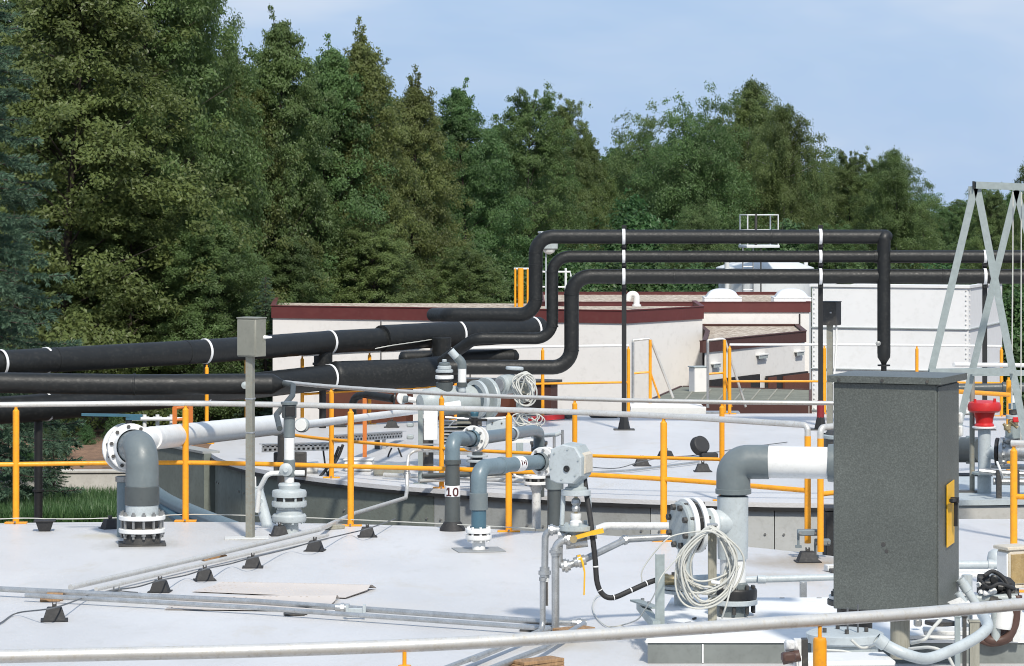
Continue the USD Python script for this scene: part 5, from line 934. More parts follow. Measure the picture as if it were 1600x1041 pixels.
gp('looped galvanised pipe turning from the valve out to the flanged tee', [(874, 850, -.04), (874, 884, -.04), (890, 883, -.04), (912, 875, 0.0), (978, 843, .25), (1062, 838, .35)], .024, .07, fits=((884, 884, -.04, (1, 0, .2), .06, .038), (906, 877, -.02, (1, 0, .3), .08, .036), (976, 844, .25, (1, .3, .3), .06, .028)))
gp('white upper pipe linking the motor valve with the flanged tee', [(920, 832, .02), (946, 822, .15), (1062, 822, .35)], .026, .08, 'white_dirty', fits=((1055, 822, .34, (1, 0, 0), .06, .032),))
t = Thing('lever_handle', 'stout yellow lever handle below the motor valve', 'handle', V(900, 838)); t.add('lever', bar(V(896, 841, -.12), V(931, 831, -.10), .03, .026), 'yellow_handle', False); t.add('grip', bar(V(925, 833, -.102), V(943, 829, -.10), .036, .03), 'yellow_handle', False); t.add('hub', revolve([(0, 0), (.026, 0), (.026, .03), (0, .03)], V(896, 842, -.11), (0, -1, 0), 12), 'brass')
t = Thing('lever_handle', 'thin yellow lever hanging straight down below the motor valve', 'handle', V(911, 880)); t.add('lever', tube([V(908, 872, -.05), V(911, 882, -.09), V(913.5, 895, -.09), V(912.5, 930, -.09)], [.008, .008, .006, .006], 8), 'yellow_handle', 30); t.add('collar', revolve([(.03, -.012), (.042, -.012), (.042, .012), (.03, .012)], V(907, 876, -.02), (1, 0, .3), 14), 'yellow_handle', 30)
hp = spline([V(912, 738, .05), V(916, 770, .0), V(921, 800, -.03), V(926, 840, -.06), V(930, 875, -.07), V(933, 910, -.07), V(942, 929, -.06), V(958, 934, -.05), V(985, 923, .0), V(1012, 911, .05), V(1030, 905, .08)], 8)
t = Thing('black_hose', 'black cable hose banded with white tape, hanging from the motor valve', 'hose', V(958, 934)); t.add('hose', tube(hp, .0185, 12), 'black_rubber', 30)
for u in (.29, .43, .56, .70, .80, .89):
    i = int(u * (len(hp) - 1)); t.add('tape', tube([hp[i], hp[i] + (hp[i + 1] - hp[i]) * .45], .0205, 12), 'tape_white', 30)

# ------------------------------------------------------------------ plinth, big tee riser and coil
pz = .15
PL = [Zp(1052, 934, pz)[:2], Zp(1012, 1000, pz)[:2], Zp(1640, 1000, pz)[:2], Zp(1580, 934, pz)[:2]]
q = np.mean(PL, 0); t = Thing('hatch_plinth', 'low grey rectangular hatch plinth carrying the tee riser and the dark cabinet', 'plinth', (q[0], q[1], 0))
t.add('top', prism(sg.Polygon(PL).buffer(.012, join_style=2), pz - .018, pz), 'panel_white', False); body = np.array(sg.polygon.orient(sg.Polygon(PL)).exterior.coords)[:-1]; t.add('body', prism(PL, .001, pz - .019), 'plinth_grey', False)
for px in (1098,): p = Zp(px, 1000, pz); t.add('seam', boxm((.010, .008, .12), (p[0], p[1] - .003, .064)), 'tape_white', False)
t.add('screw', [boxm((.035, .012, .006), Zp(px, 934.8, pz) + (0, 0, .002), 0, .001) for px in (1130, 1222, 1280)], 'bolt_steel', False)
for k, (px, py) in enumerate(((1075, 975), (1085, 968), (1110, 990), (1045, 990))): t.add('lug', boxm((.05, .015, .012), Zp(px, py, pz) + (0, 0, .007), 40 + 25 * k, .002), 'dark_metal')
p = Zp(1143, 962, pz); X, Y = p[0], p[1]; zz = lambda y: ZC - (y - HY) * Y / F
t = Thing('tee_riser', 'large grey tee-branched riser with dark elbow and white arm, foreground right of centre', 'pipe', p)
t.add('stub', revolve([(.11, pz), (.108, zz(944))], (X, Y, 0), n=30), 'grey_pvc', 30); t.add('flange', ringplate((X + .02, Y, zz(944)), (0, 0, 1), .155, .05, .035, 36), 'pale_grey'); t.add('flange', revolve([(0, zz(935)), (.15, zz(935)), (.152, zz(932)), (.152, zz(922)), (.145, zz(919)), (0, zz(919))], (X + .02, Y, 0), n=36), 'black_steel', 30)
t.add('block', boxm((.08, .08, .06), (X + .06, Y - .05, zz(916)), 10, .008), 'grey_pvc'); t.add('bolt_ring', [cyl((X + .02 + .128 * math.cos(a), Y + .128 * math.sin(a), zz(957)), (X + .02 + .128 * math.cos(a), Y + .128 * math.sin(a), zz(912 if j % 2 else 915)), .013, 8) for j, a in enumerate(np.linspace(.2, 6.1, 9))], 'dark_metal', False, kind='stuff')
t.add('lower_pipe', revolve([(.088, zz(922)), (.088, zz(872))], (X + .01, Y, 0), n=30), 'white_plastic', 30); t.add('tee', revolve([(.090, zz(873.5)), (.100, zz(873)), (.104, zz(845)), (.104, zz(790)), (.106, zz(776)), (.1, zz(775))], (X + .008, Y, 0), n=34), 'pale_grey', 30)
ec = np.array([X + .012, Y, zz(722)]); ee = W(1201, 722, Y - .03); t.add('elbow', tube(fillet([(X + .012, Y, zz(768)), ec, ee], .22, 14), .115, 36), 'grey_pvc', 30); t.add('elbow_rim', revolve([(.112, zz(772)), (.121, zz(771)), (.121, zz(764)), (.113, zz(763))], (X + .012, Y, 0), n=34), 'grey_pvc', 30)
r2 = W(1316, 724, Y - .09); t.add('arm', tube([ee - (.02, 0, 0), r2], .107, 34), 'white_plastic', 30); t.add('arm_ring', revolve([(.107, -.035), (.125, -.03), (.128, .0), (.128, .06), (.11, .065)], W(1301, 723.7, Y - .08), unit(r2 - ee), 34), 'grey_pvc', 30)
bx = unit((-1, -.42, -.02)); b0 = np.array([X, Y, zz(817)]); t.add('branch', revolve([(.098, .02), (.094, .10), (.085, .12), (.10, .13), (.10, .16)], b0, bx, 30), 'pale_grey', 30); fcs = b0 + bx * .17
t.add('branch_ring', revolve([(.098, 0), (.108, .003), (.108, .03), (.098, .035)], b0 + bx * .14, bx, 30), 'white_plastic', 30); t.add('cone', revolve([(.102, 0), (.13, .07), (.14, .085)], fcs, bx, 30), 'machine_grey', 30)
t.add('flange', ringplate(fcs + bx * .08, bx, .185, .08, .035, 38), 'white_plastic'); t.add('gasket', revolve([(.165, 0), (.165, .035)], fcs + bx * .115, bx, 34), 'black_steel', 30); t.add('flange', ringplate(fcs + bx * .15, bx, .185, .08, .035, 38), 'white_plastic'); t.add('blind_flange', revolve([(0, 0), (.16, 0), (.165, .01), (.165, .03), (.15, .04), (0, .04)], fcs + bx * .186, bx, 36), 'machine_grey', 30)
t.add('bolt_ring', bolts(fcs + bx * .225, bx, .135, 8, .022, .025, .4), 'dark_metal', False, kind='stuff'); t.add('bolt_shanks', bolts(fcs + bx * .06, bx, .160, 8, .012, .15, .4), 'dark_metal', False, kind='stuff')
p = Zp(1068, 945, pz); x, y = p[0], p[1]; zq = lambda yy: ZC - (yy - HY) * y / F
t = Thing('flanged_stub', 'grey floor flange with pale pipe under the round blind flange', 'pipe', p); t.add('stub', cyl((x, y, pz), (x, y, zq(926)), .066, 22), 'pale_grey'); t.add('flange', disc((x, y, zq(926)), (0, 0, 1), .15, .022), 'pale_grey'); t.add('flange', disc((x, y, zq(919.5)), (0, 0, 1), .145, .022), 'pale_grey'); t.add('pipe', revolve([(.062, zq(915)), (.055, zq(905)), (.05, zq(858)), (0, zq(857))], (x + .01, y, 0), n=20), 'machine_grey', 30)
t.add('cross_pipe', [cyl((x - .02, y - .03, zq(908)), (x + .25, y - .03, zq(905)), .04, 16)], 'pale_grey'); t.add('side_valve', [cyl((x - .05, y - .04, zq(905)), (x - .15, y - .06, zq(905)), .038, 14), boxm((.05, .05, .06), (x - .13, y - .05, zq(902)), 10, .008)], 'brass'); t.add('cap_nut', [cyl((x - .15, y - .06, zq(905)), (x - .19, y - .065, zq(906)), .028, 8), cyl((x - .07, y - .05, zq(900)), (x - .07, y - .05, zq(893)), .016, 8)], 'dark_metal')
p = Zp(1031, 986, pz); x, y = p[0], p[1]; zq = lambda yy: ZC - (yy - HY) * y / F
t = Thing('channel_post', 'short upright galvanised channel standing on a bracket left of the coil', 'post', p); h0, h1 = pz, zq(866)
t.add('web', boxm((.050, .005, h1 - h0), (x, y - .018, (h0 + h1) / 2), 0), 'galv_frame', False)
for sx in (-1, 1): t.add('side', boxm((.005, .036, h1 - h0), (x + sx * .0275, y, (h0 + h1) / 2), 0), 'galv_frame', False)
t.add('bracket', [bar(Zp(1026, 978, pz + .05), Zp(1000, 945, pz + .05), .05, .06), bar(Zp(1026, 950, pz + .10), Zp(992, 938, pz + .10), .07, .012)], 'galv_frame', False); t.add('foot_angle', [boxm((.10, .09, .03), (x + .09, y - .04, pz + .016), 10, .004), boxm((.06, .05, .012), (x + .08, y + .01, pz + .04), 10, .002)], 'dark_metal', False); t.add('bracket_bolt', [cyl(Zp(px, py, pz + .10), Zp(px, py, pz + .10) + (0, 0, .018), .012, 8) for px, py in ((1004, 939), (1014, 944))], 'bolt_steel', False)
p = Zp(1113, 980, pz); x, y = p[0], p[1]; zq = lambda yy: ZC - (yy - HY) * y / F
t = Thing('coil_post', 'weathered square post from which the grey cable coil hangs', 'post', p); t.add('post', bar((x, y, pz), (x, y, zq(822)), .055, .045, (0, 1, 0)), 'wood_grey', False); t.add('hook', [cyl((x, y - .02, zq(828)), (x, y - .11, zq(827)), .008, 8), boxm((.07, .06, .012), (x, y, zq(820)), 0, .002)], 'galv')
t = Thing('cable_coil', 'big hanging coil of light grey cable on the weathered post', 'cable', (x, y - .1, zq(915))); dC = y - .11
def loops(seed, n):
    rg = np.random.default_rng(seed); out = []
    for j in range(n):
        a = np.linspace(0, 2 * np.pi, 40); w, h = rg.uniform(.12, .20), rg.uniform(.17, .262); lean = rg.normal(-.10, .16); cxo = rg.normal(-.03, .03)
        s = np.cos(a); xx = w * np.sin(a) * (1 - .42 * np.clip(s, 0, 1) ** 1.5); z_ = h * (s - 1)
        xx = xx + lean * (-z_) * .55 + cxo * .3; out.append(np.stack([x + xx - .005, dC + rg.uniform(-.05, .05) + .035 * np.sin(a + j) + 0 * a, zq(824) + z_ + .012 * np.sin(3 * a + j * 2)], 1))
    return out
for lp_ in loops(5, 17): t.add('loop', tube(lp_, .0068, 7, False), 'cable_grey', True)
t.add('tie', tube([(x - .012, dC - .03, zq(905)), (x + .03, dC - .05, zq(906)), (x + .04, dC + .04, zq(908))], .012, 8), 'tape_white'); t.add('tail', tube(spline([(x - .02, dC, zq(826)), W(1060, 835, dC), W(1036, 848, dC - .02), W(1005, 888, dC), W(1003, 910, dC + .02)], 6), .005, 6), 'cable_grey', True); t.add('tail', tube(spline([(x + .17, dC - .02, zq(880)), W(1146, 905, dC - .05), W(1135, 945, dC - .1), W(1128, 966, dC - .05)], 6), .0065, 6), 'cable_grey', True)
solo('ground_cable', 'thin cable drooping from the channel post to the roof in a curve', 'cable', tube(spline([W(1064, 866, 20.8), W(1034, 900, 20.5), W(1022, 930, 20.6), W(1006, 955, 20.9), Zp(996, 968, .16), Zp(975, 976, .012), Zp(950, 979, .012), Zp(932, 965, .012), Zp(926, 948, .012), Zp(932, 932, .02), Zp(945, 928, .01)], 6), .0048, 6), 'cable_grey', True)
t = Thing('floor_pipe', 'long pale grey pipe lying behind the plinth towards the cabinet', 'pipe', Zp(1230, 905, .25)); dF_ = 22.9; t.add('pipe', tube([W(1108, 908, dF_), W(1330, 901, dF_ + .1)], .025, 16), 'pale_grey', 30); t.add('joint', revolve([(.025, -.03), (.031, -.028), (.031, .028), (.025, .03)], W(1190, 905.4, dF_), (1, 0, 0), 16), 'pale_grey', 30); t.add('stand', [boxm((.05, .05, .22), W(1255, 903, dF_) + (0, 0, -.135), 0, .004), boxm((.05, .05, .22), W(1130, 907, dF_) + (0, 0, -.135), 0, .004)], 'galv')

# ------------------------------------------------------------------ dark grey control cabinet
N = np.array([2.56, 19.3]); fx = np.array([-.927, .375]); sx_ = np.array([.375, .927]); wF, wS = .645, .52; z0, z1 = .455, 1.838
C0 = N + fx * wF / 2 + sx_ * wS / 2; rzc = math.degrees(math.atan2(-fx[1], -fx[0]))
t = Thing('control_cabinet', 'dark grey hammered-finish control cabinet with yellow door plate, on a post', 'cabinet', (C0[0], C0[1], pz))
t.add('body', boxm((wF, wS, z1 - z0), (*C0, (z0 + z1) / 2), rzc, .006), 'cabinet_grey'); t.add('door', boxm((.010, wS - .02, z1 - z0 - .03), (*(N + sx_ * wS / 2 - fx * .0055), (z0 + z1) / 2), rzc, .003), 'cabinet_grey')
tp = [(N - fx * .035 - sx_ * .03, 0), (N + fx * (wF + .03) - sx_ * .03, 0), (N + fx * (wF + .03) + sx_ * (wS + .03), 0), (N - fx * .05 + sx_ * (wS + .04), 0)]
t.add('lid', hull([(*q, z) for q, _ in tp for z in (z1 + .001, z1 + .042)] + [(*C0, z1 + .06)]), 'cabinet_grey', 20)
t.add('lid_screw', [cyl((*(N + fx * u - sx_ * .03), z1 + .018), (*(N + fx * u - sx_ * .036), z1 + .018), .010, 8) for u in (.05, .33, .60)], 'dark_metal', False)
def onD(u, z, off=.019): q = N + sx_ * wS * u - fx * off; return np.array([q[0], q[1], z])
zf = lambda py, q: ZC - (py - HY) * q[1] / F
a, b = onD(.36, 0), onD(.66, 0); t.add('yellow_plate', hull([onD(u, zv, o) for u, zv in ((.33, 1.218), (.66, 1.236), (.66, .852), (.33, .838)) for o in (.019, .024)]), 'yellow_handle', False)
hd = t.add('handle', hull([onD(u, zv, o) for u in (.43, .55) for zv in (.935, 1.10) for o in (.03, .045)] + []), 'black_steel', 20) if False else t.add('handle', [bar(onD(.50, 1.125, .055), onD(.52, .96, .05), .022, .014), bar(onD(.50, 1.12, .019), onD(.50, 1.12, .07), .034, .034), bar(onD(.26, 1.128, .055), onD(.56, 1.122, .055), .022, .02)], 'black_steel', False)
t.add('hinge', [boxm((.03, .035, .09), onD(1.03, z, -.012), rzc, .004) for z in (.66, 1.63)], 'white_dirty'); t.add('side_fitting', [boxm((.05, .05, .07), onD(1.06, z, .0), rzc, .01) for z in (1.52, 1.60)], 'white_dirty')
t.add('post', revolve([(.060, pz), (.060, z0 + .02)], (2.372, 19.56, 0), n=24), 'wood_grey', 30, label='mottled concrete-grey cabinet post'); t.add('base_rail', boxm((wF * .9, wS * .8, .035), (*C0, z0 - .018), rzc, .005), 'dark_metal')
t.add('dent', [disc((*(N + fx * u - sx_ * .0005), z), (-sx_[0], -sx_[1], 0), r, .002, 14) for u, z, r in ((.33, .86, .014), (.31, .82, .012))], 'dark_metal')
p = W(1338, 948, 19.75); t = Thing('floor_flange', 'dirty bolted flange half hidden behind the foot of the cabinet', 'flange', p); t.add('flange', disc(p + (0, .1, 0), (0, 0, 1), .17, .035), 'dark_metal'); t.add('cover', disc(p + (0, .1, .037), (0, 0, 1), .16, .02), 'white_dirty'); t.add('neck', cyl((p[0], p[1] + .1, pz), (p[0], p[1] + .1, p[2]), .11, 20), 'dark_metal'); t.add('bolt_ring', bolts(p + (0, .1, .057), (0, 0, 1), .135, 8, .018, .03), 'dark_metal', False, kind='stuff')
q = Zp(1300, 880, 0); t = Thing('drain_box', 'black box against the farther tank wall left of the cabinet', 'box', (W(1300, 850, 27.6)[0], 27.6, -.6)); x = W(1302, 850, 27.6)[0]; t.add('box', boxm((.22, .3, .62), (x + .03, 27.6, -.05), 0, .01), 'black_rubber'); t.add('lid', boxm((.24, .32, .03), (x + .03, 27.6, .275), 0, .005), 'black_rubber')
q = Zp(1300, 893, 0); t = Thing('loose_bracket', 'small white and dark bracket on the roof left of the cabinet', 'bracket', q); t.add('plate', boxm((.11, .08, .05), q + (.0, 0, .03), 20, .006), 'white_dirty'); t.add('foot', boxm((.09, .09, .03), q + (.02, -.07, .016), 10, .004), 'dark_metal')

# ------------------------------------------------------------------ steel hoist frame
dA = 27.2; gz = 0.0
t = Thing('lifting_gantry', 'galvanised A-shaped lifting frame rising at the right edge', 'frame', W(1540, 855, dA) * (1, 1, 0))
ap, ap2 = W(1523, 293, dA), W(1588, 297, dA + 1.3); lA = W(1456, 577, dA); lB = W(1594, 640, dA)
def leg(a, b):
    q = b + (b - a) * ((b[2] - gz) / (a[2] - b[2])); t.add('leg', [bar(a, q, .062, .006, (0, 1, 0)), bar(a + (.0285, .03, 0), q + (.0285, .03, 0), .006, .06, (0, 1, 0))], 'galv_frame', False); return q
leg(ap, lA); leg(ap + (.02, 0, 0), lB); leg(ap2, W(1519, 580, dA + 1.3)); leg(ap2, W(1660, 580, dA + 1.3))
t.add('top_beam', bar(ap + (0, -.01, .02), W(1720, 297, dA + .2), .06, .06), 'galv_frame', False); t.add('beam_cap', boxm((.012, .066, .066), ap + (-.012, -.01, .02)), 'black_steel'); t.add('cross_bar', bar(W(1452, 581, dA - .04), W(1584, 579, dA - .04), .05, .05), 'galv_frame', False); t.add('rear_bar', bar(W(1519, 583, dA + 1.25), W(1655, 583, dA + 1.25), .05, .05), 'galv_frame', False)
t.add('gusset', boxm((.10, .012, .12), ap + (.0, .03, -.05), 0), 'galv_frame', False)
solo('hoist_rope', 'two thin ropes hanging from the lifting frame beam at the right edge', 'rope', cat(tube([W(1583, 300, dA + .3), W(1581, 640, dA + .3)], .006, 6), tube([W(1596, 300, dA + .3), W(1595, 690, dA + .3)], .006, 6)), 'cable_grey')

# ------------------------------------------------------------------ red vent cap and fittings at right
dR = 31.2; zR = lambda y: ZC - (y - HY) * dR / F
q = W(1538, 765, dR); X, Y = q[0], dR; zb = zR(768)
PLR = [W(1440, 783, 30.4)[:2], W(1700, 780, 30.6)[:2], W(1700, 757, 33.0)[:2], W(1440, 757, 33.0)[:2]]; zP = ZC - (781 - HY) * 30.5 / F
t = Thing('valve_plinth', 'pale stepped plinth under the red vent cap at right', 'plinth', (*np.mean(PLR, 0), GZ)); t.add('top', prism(PLR, zP - .05, zP), 'pale_grey', False); low = sg.Polygon(PLR).buffer(-.03, join_style=2); t.add('band', prism(low, zP - .20, zP - .051), 'concrete_light', False); t.add('base', prism(low.buffer(-.01), GZ, zP - .201), 'concrete_panel', False)
t = Thing('red_vent_cap', 'bright red mushroom vent cap on a blue-grey standpipe at right', 'vent', (X, Y, zP))
t.add('standpipe', revolve([(.062, zP), (.062, zR(740)), (.062, zR(668))], (X, Y, 0), n=28), 'pale_grey', 30); t.add('lower_sleeve', revolve([(.068, zP), (.068, zR(745))], (X, Y, 0), n=24), 'machine_grey', 30); t.add('foot_flange', disc((X, Y, zR(741)), (0, 0, 1), .12, .022), 'galv_frame'); t.add('plate', disc((X, Y, zR(669)), (0, 0, 1), .118, .018), 'white_plastic')
t.add('cap_body', revolve([(0, zR(666)), (.093, zR(666)), (.096, zR(664)), (.082, zR(661)), (.088, zR(654)), (.104, zR(645)), (.106, zR(642)), (.0, zR(642))], (X, Y, 0), n=30), 'red_cap', 30); t.add('cap_hood', revolve([(.08, zR(642.5)), (.14, zR(644)), (.160, zR(641)), (.164, zR(635)), (.152, zR(629)), (.09, zR(626)), (0, zR(625.5))], (X, Y, 0), n=36), 'red_cap', 30)
t.add('lug', cyl((X + .09, Y - .07, zR(630)), (X + .09, Y - .07, zR(622)), .014, 10), 'red_cap'); t.add('lug', cyl((X - .10, Y - .06, zR(630)), (X - .10, Y - .06, zR(623)), .014, 10), 'red_cap'); t.add('foot_bolts', bolts((X, Y, zR(665)), (0, 0, 1), .08, 8, .009, .015), 'bolt_steel', False, kind='stuff')
t.add('side_branch', revolve([(.065, 0), (.06, .06), (.075, .10), (.075, .13)], (X + .02, Y, zR(708)), (1, -.25, 0), 24), 'pale_grey', 30)
t = Thing('slim_stand', 'slim brown-grey post with foot plate left of the red vent cap', 'post', W(1519, 762, dR + .1)); x = W(1519, 700, dR + .1)[0]; t.add('post', cyl((x, dR + .1, zP), (x, dR + .1, zR(590)), .026, 12), 'steel_post', 30); t.add('foot', boxm((.24, .18, .012), (x - .05, dR + .1, zP + .0065), 0, .003), 'dark_metal')
t = Thing('valve_train', 'cluster of galvanised valves and flanges at the right edge beside the red cap', 'valve', W(1575, 760, 30.6) * (1, 1, 0) + (0, 0, zP)); c = W(1556, 706, 30.75); ax = unit((1, -.3, 0))
t.add('flange', ringplate(c, ax, .135, .06, .03, 30), 'black_steel'); t.add('flange', ringplate(c + ax * .04, ax, .14, .06, .04, 30), 'galv'); t.add('bolt_ring', bolts(c + ax * .08, ax, .105, 8, .016, .02), 'galv', False, kind='stuff'); t.add('body', revolve([(.10, .08), (.085, .12), (.085, .5), (.10, .5)], c, ax, 26), 'galv', 30)
t.add('top_pipe', tube(fillet([c + ax * .1 + (0, 0, .11), c + ax * .2 + (0, 0, .15), c + ax * .9 + (0, 0, .15)], .08), .045, 14), 'galv', 30)
zc_ = lambda y: ZC - (y - HY) * 30.6 / F
for k, (px, y0, y1, r, m) in enumerate(((1583, 685, 665, .075, 'galv_frame'), (1583, 665, 655, .05, 'brass'), (1583, 655, 648, .07, 'pale_grey'), (1583, 648, 640, .04, 'dark_metal'), (1583, 640, 630, .045, 'blue_pvc'), (1583, 630, 618, .02, 'white_plastic'))):
    x = W(px, 650, 30.6)[0]; t.add('stack_ring', revolve([(0, zc_(y0)), (r, zc_(y0) + .004), (r, zc_(y1) - .004), (0, zc_(y1))], (x, 30.6, 0), n=18), m, 30)
t.add('tap', [boxm((.06, .05, .06), W(1574, 668, 30.4), 20, .01), cyl(W(1578, 658, 30.4), W(1590, 668, 30.4), .02, 10), cyl(W(1568, 662, 30.4), W(1578, 676, 30.4), .015, 10)], 'brass'); t.add('red_tap', boxm((.07, .03, .05), W(1588, 656, 30.35), 10, .01), 'red_cap')
t.add('low_pipe', [tube(fillet([W(1530, 736, 30.7), W(1560, 739, 30.7), W(1640, 742, 30.7)], .05), .03, 12), tube([W(1552, 752, 30.7), W(1640, 754, 30.7)], .035, 12), tube([W(1548, 728, 30.9), W(1640, 731, 30.9)], .028, 12)], 'galv', 30); t.add('prop', [boxm((.05, .05, zc_(735) - zP), (W(px, 740, 30.6)[0], 30.65, (zc_(735) + zP) / 2), 0, .004) for px in (1562, 1590)], 'dark_metal'); t.add('hose', tube(spline([W(1558, 722, 30.4), W(1563, 735, 30.3), W(1567, 748, 30.4)], 5), .012, 8), 'white_plastic')
q = W(1584, 700, 24.0); t = Thing('railing', 'last orange post at the right edge with its rails leaving the picture', 'railing', (q[0], q[1], 0)); rail_posts(t, [(q[0], q[1], 0, 1.115)], 0, .027); t.add('mid_rail', tube([(q[0], q[1], ZC - (776 - HY) * 24 / F), (q[0] + 1.5, q[1] - .5, ZC - (776 - HY) * 24 / F)], .021, 12), 'orange'); t.add('handrail', tube([(q[0] - .02, q[1], 1.115), (q[0] + 1.5, q[1] - .5, 1.115)], .025, 12), 'galv_rail')
# grey pipes and rails seen beyond
t = Thing('cross_pipe', 'dark blue-grey pipe crossing behind the red vent cap', 'pipe', W(1540, 604, 40)); t.add('pipe', tube([W(1495, 607, 40), W(1660, 604, 40)], .055, 18), 'dark_pvc', 30); t.add('collar', revolve([(.055, -.04), (.07, -.03), (.07, .03), (.055, .04)], W(1570, 605.5, 40), (1, 0, 0), 18), 'dark_pvc', 30); t.add('prop', bar((W(1630, 605, 40)[0], 40, FZ), W(1630, 605, 40), .06, .06, (0, 1, 0)), 'galv_frame', False)
t = Thing('railing', 'short orange and white railing behind the red vent cap', 'railing', W(1575, 660, 38.5) * (1, 1, 0) + (0, 0, FZ)); rail_posts(t, [(*W(1576, 650, 38.5)[:2], FZ, ZC - (588 - HY) * 38.5 / F)], 0, .03); t.add('mid_rail', tube([W(1497, 612, 37.5), W(1576, 617, 38.4)], .028, 10), 'orange'); t.add('handrail', tube([W(1490, 570, 37.4), W(1650, 571, 38.6)], .026, 10), 'white_plastic')
t = Thing('big_dark_duct', 'thick dark duct lying behind the cabinet at right', 'duct', W(1515, 708, 35.5)); t.add('duct', tube([W(1440, 703, 36), W(1535, 703, 35.2)], .14, 24), 'dark_pvc', 30); t.add('rim', revolve([(.14, -.02), (.155, -.018), (.155, .018), (.14, .02)], W(1512, 703, 35.4), (1, -.1, 0), 24), 'grey_pvc', 30); t.add('bed', boxm((.9, .35, .22), (W(1485, 720, 35.6)[0], 35.6, FZ + .25 - .1), 0, .01), 'black_rubber')
t = Thing('dark_vessel', 'dark curved tank end between the handrail end and the cabinet', 'tank', W(1310, 690, 39)); t.add('shell', revolve([(0, FZ), (.42, FZ), (.42, FZ + .42), (.36, FZ + .5), (.2, FZ + .55), (0, FZ + .56)], (W(1340, 690, 39)[0], 39, 0), n=36), 'dark_metal', 30); t.add('rim', revolve([(.42, FZ + .40), (.435, FZ + .41), (.435, FZ + .44), (.42, FZ + .45)], (W(1340, 690, 39)[0], 39, 0), n=36), 'machine_grey', 30)

# box with amber face, at the right edge on the near roof
dB = 21.4; c = W(1577, 885, dB)
t = Thing('sight_box', 'beige box with a stained amber face at the lower right edge', 'box', (c[0], c[1], 0)); t.add('body', boxm((.16, .15, .235), c + (.025, 0, 0), 25, .012), 'beige_box'); t.add('top', boxm((.19, .18, .025), c + (.02, 0, .128), 25, .008), 'beige_box'); t.add('amber_face', boxm((.135, .012, .195), c + (.025 + .032, -.070, -.008), 25, .004), 'amber_glass'); t.add('side_lid', boxm((.012, .12, .21), c + (.025 - .076, -.036, -.006), 25, .004), 'white_plastic'); t.add('stand', cyl((c[0] + .03, c[1], 0), c + (.03, 0, -.115), .035, 14), 'dark_metal'); t.add('foot_rim', boxm((.17, .16, .02), c + (.025, 0, -.128), 25, .004), 'beige_box')
q = Zp(1556, 886, 0); d2 = 23.6
t = Thing('roof_vent', 'small pale dome cap on the roof left of the beige box', 'cap', W(1556, 885, d2)); x = W(1556, 880, d2)[0]; zz2 = lambda y: ZC - (y - HY) * d2 / F; t.add('dome', revolve([(.065, zz2(885)), (.065, zz2(872)), (.055, zz2(863)), (.03, zz2(859)), (0, zz2(858.5))], (x, d2, 0), n=22), 'pale_grey', 40); t.add('foot', cyl((x, d2, 0.001), (x, d2, zz2(884)), .05, 16), 'pale_grey')
for k, (y0, y1, r, m, lab) in enumerate(((883, 882, .030, 'pale_grey', 'thick pale pipe behind the right side of the cabinet, topmost of three'), (892, 893, .012, 'white_plastic', 'thin white pipe behind the right side of the cabinet'), (899, 898, .018, 'white_plastic', 'lowest of three pale pipes behind the right side of the cabinet'))):
    dd = 22.6 - .5 * k; t = Thing('side_pipe', lab, 'pipe', W(1540, y0, dd)); t.add('pipe', tube([W(1470, y0, dd), W(1700, y1, dd)], r, 14), m, 30); t.add('joint', revolve([(r, -.02), (r * 1.3, -.018), (r * 1.3, .018), (r, .02)], W(1548, y0 + (y1 - y0) * .34, dd), (1, 0, 0), 14), m, 30)
    t.add('rest', [boxm((.05, .05, max(W(1600, y1, dd)[2] - .004, .01)), (W(1615, y1, dd)[0], dd, W(1600, y1, dd)[2] / 2), 0, .004)], 'dark_metal')
# tangle of valves and hoses below right of the cabinet
dT = 20.3
def T_(px, py, dd=0): return W(px, py, dT + dd)
x = T_(1519, 920)[0]; t = Thing('short_column', 'short pale ribbed column right of the cabinet', 'column', (x, dT + .3, pz)); t.add('column', revolve([(.036, pz), (.036, T_(0, 898, .3)[2]), (0, T_(0, 897, .3)[2])], (x + .01, dT + .3, 0), n=10), 'pale_grey', 20); t.add('collar', cyl((x + .01, dT + .3, T_(0, 925, .3)[2]), (x + .01, dT + .3, T_(0, 930, .3)[2]), .045, 14), 'white_plastic')
t = Thing('valve_cluster', 'cluster of small black and white valve fittings under the beige box', 'valve', T_(1558, 960)); rg = np.random.default_rng(3)
for k, (px, py, s, m) in enumerate(((1541, 912, .05, 'black_steel'), (1553, 905, .06, 'black_steel'), (1565, 918, .055, 'black_steel'), (1550, 925, .05, 'white_plastic'), (1532, 925, .03, 'white_plastic'), (1541, 927, .035, 'white_plastic'), (1570, 930, .06, 'dark_metal'), (1556, 940, .07, 'dark_metal'), (1530, 913, .035, 'white_plastic'), (1583, 925, .07, 'dark_metal'))):
    c = T_(px, py, rg.uniform(-.05, .05)); ax = unit(rg.normal(size=3) * (1, .5, .4)); t.add('fitting', revolve([(0, -s * .5), (s * .42, -s * .5), (s * .46, -s * .3), (s * .46, s * .1), (s * .30, s * .2), (s * .30, s * .5), (0, s * .5)], c, ax, 14), m, 30)
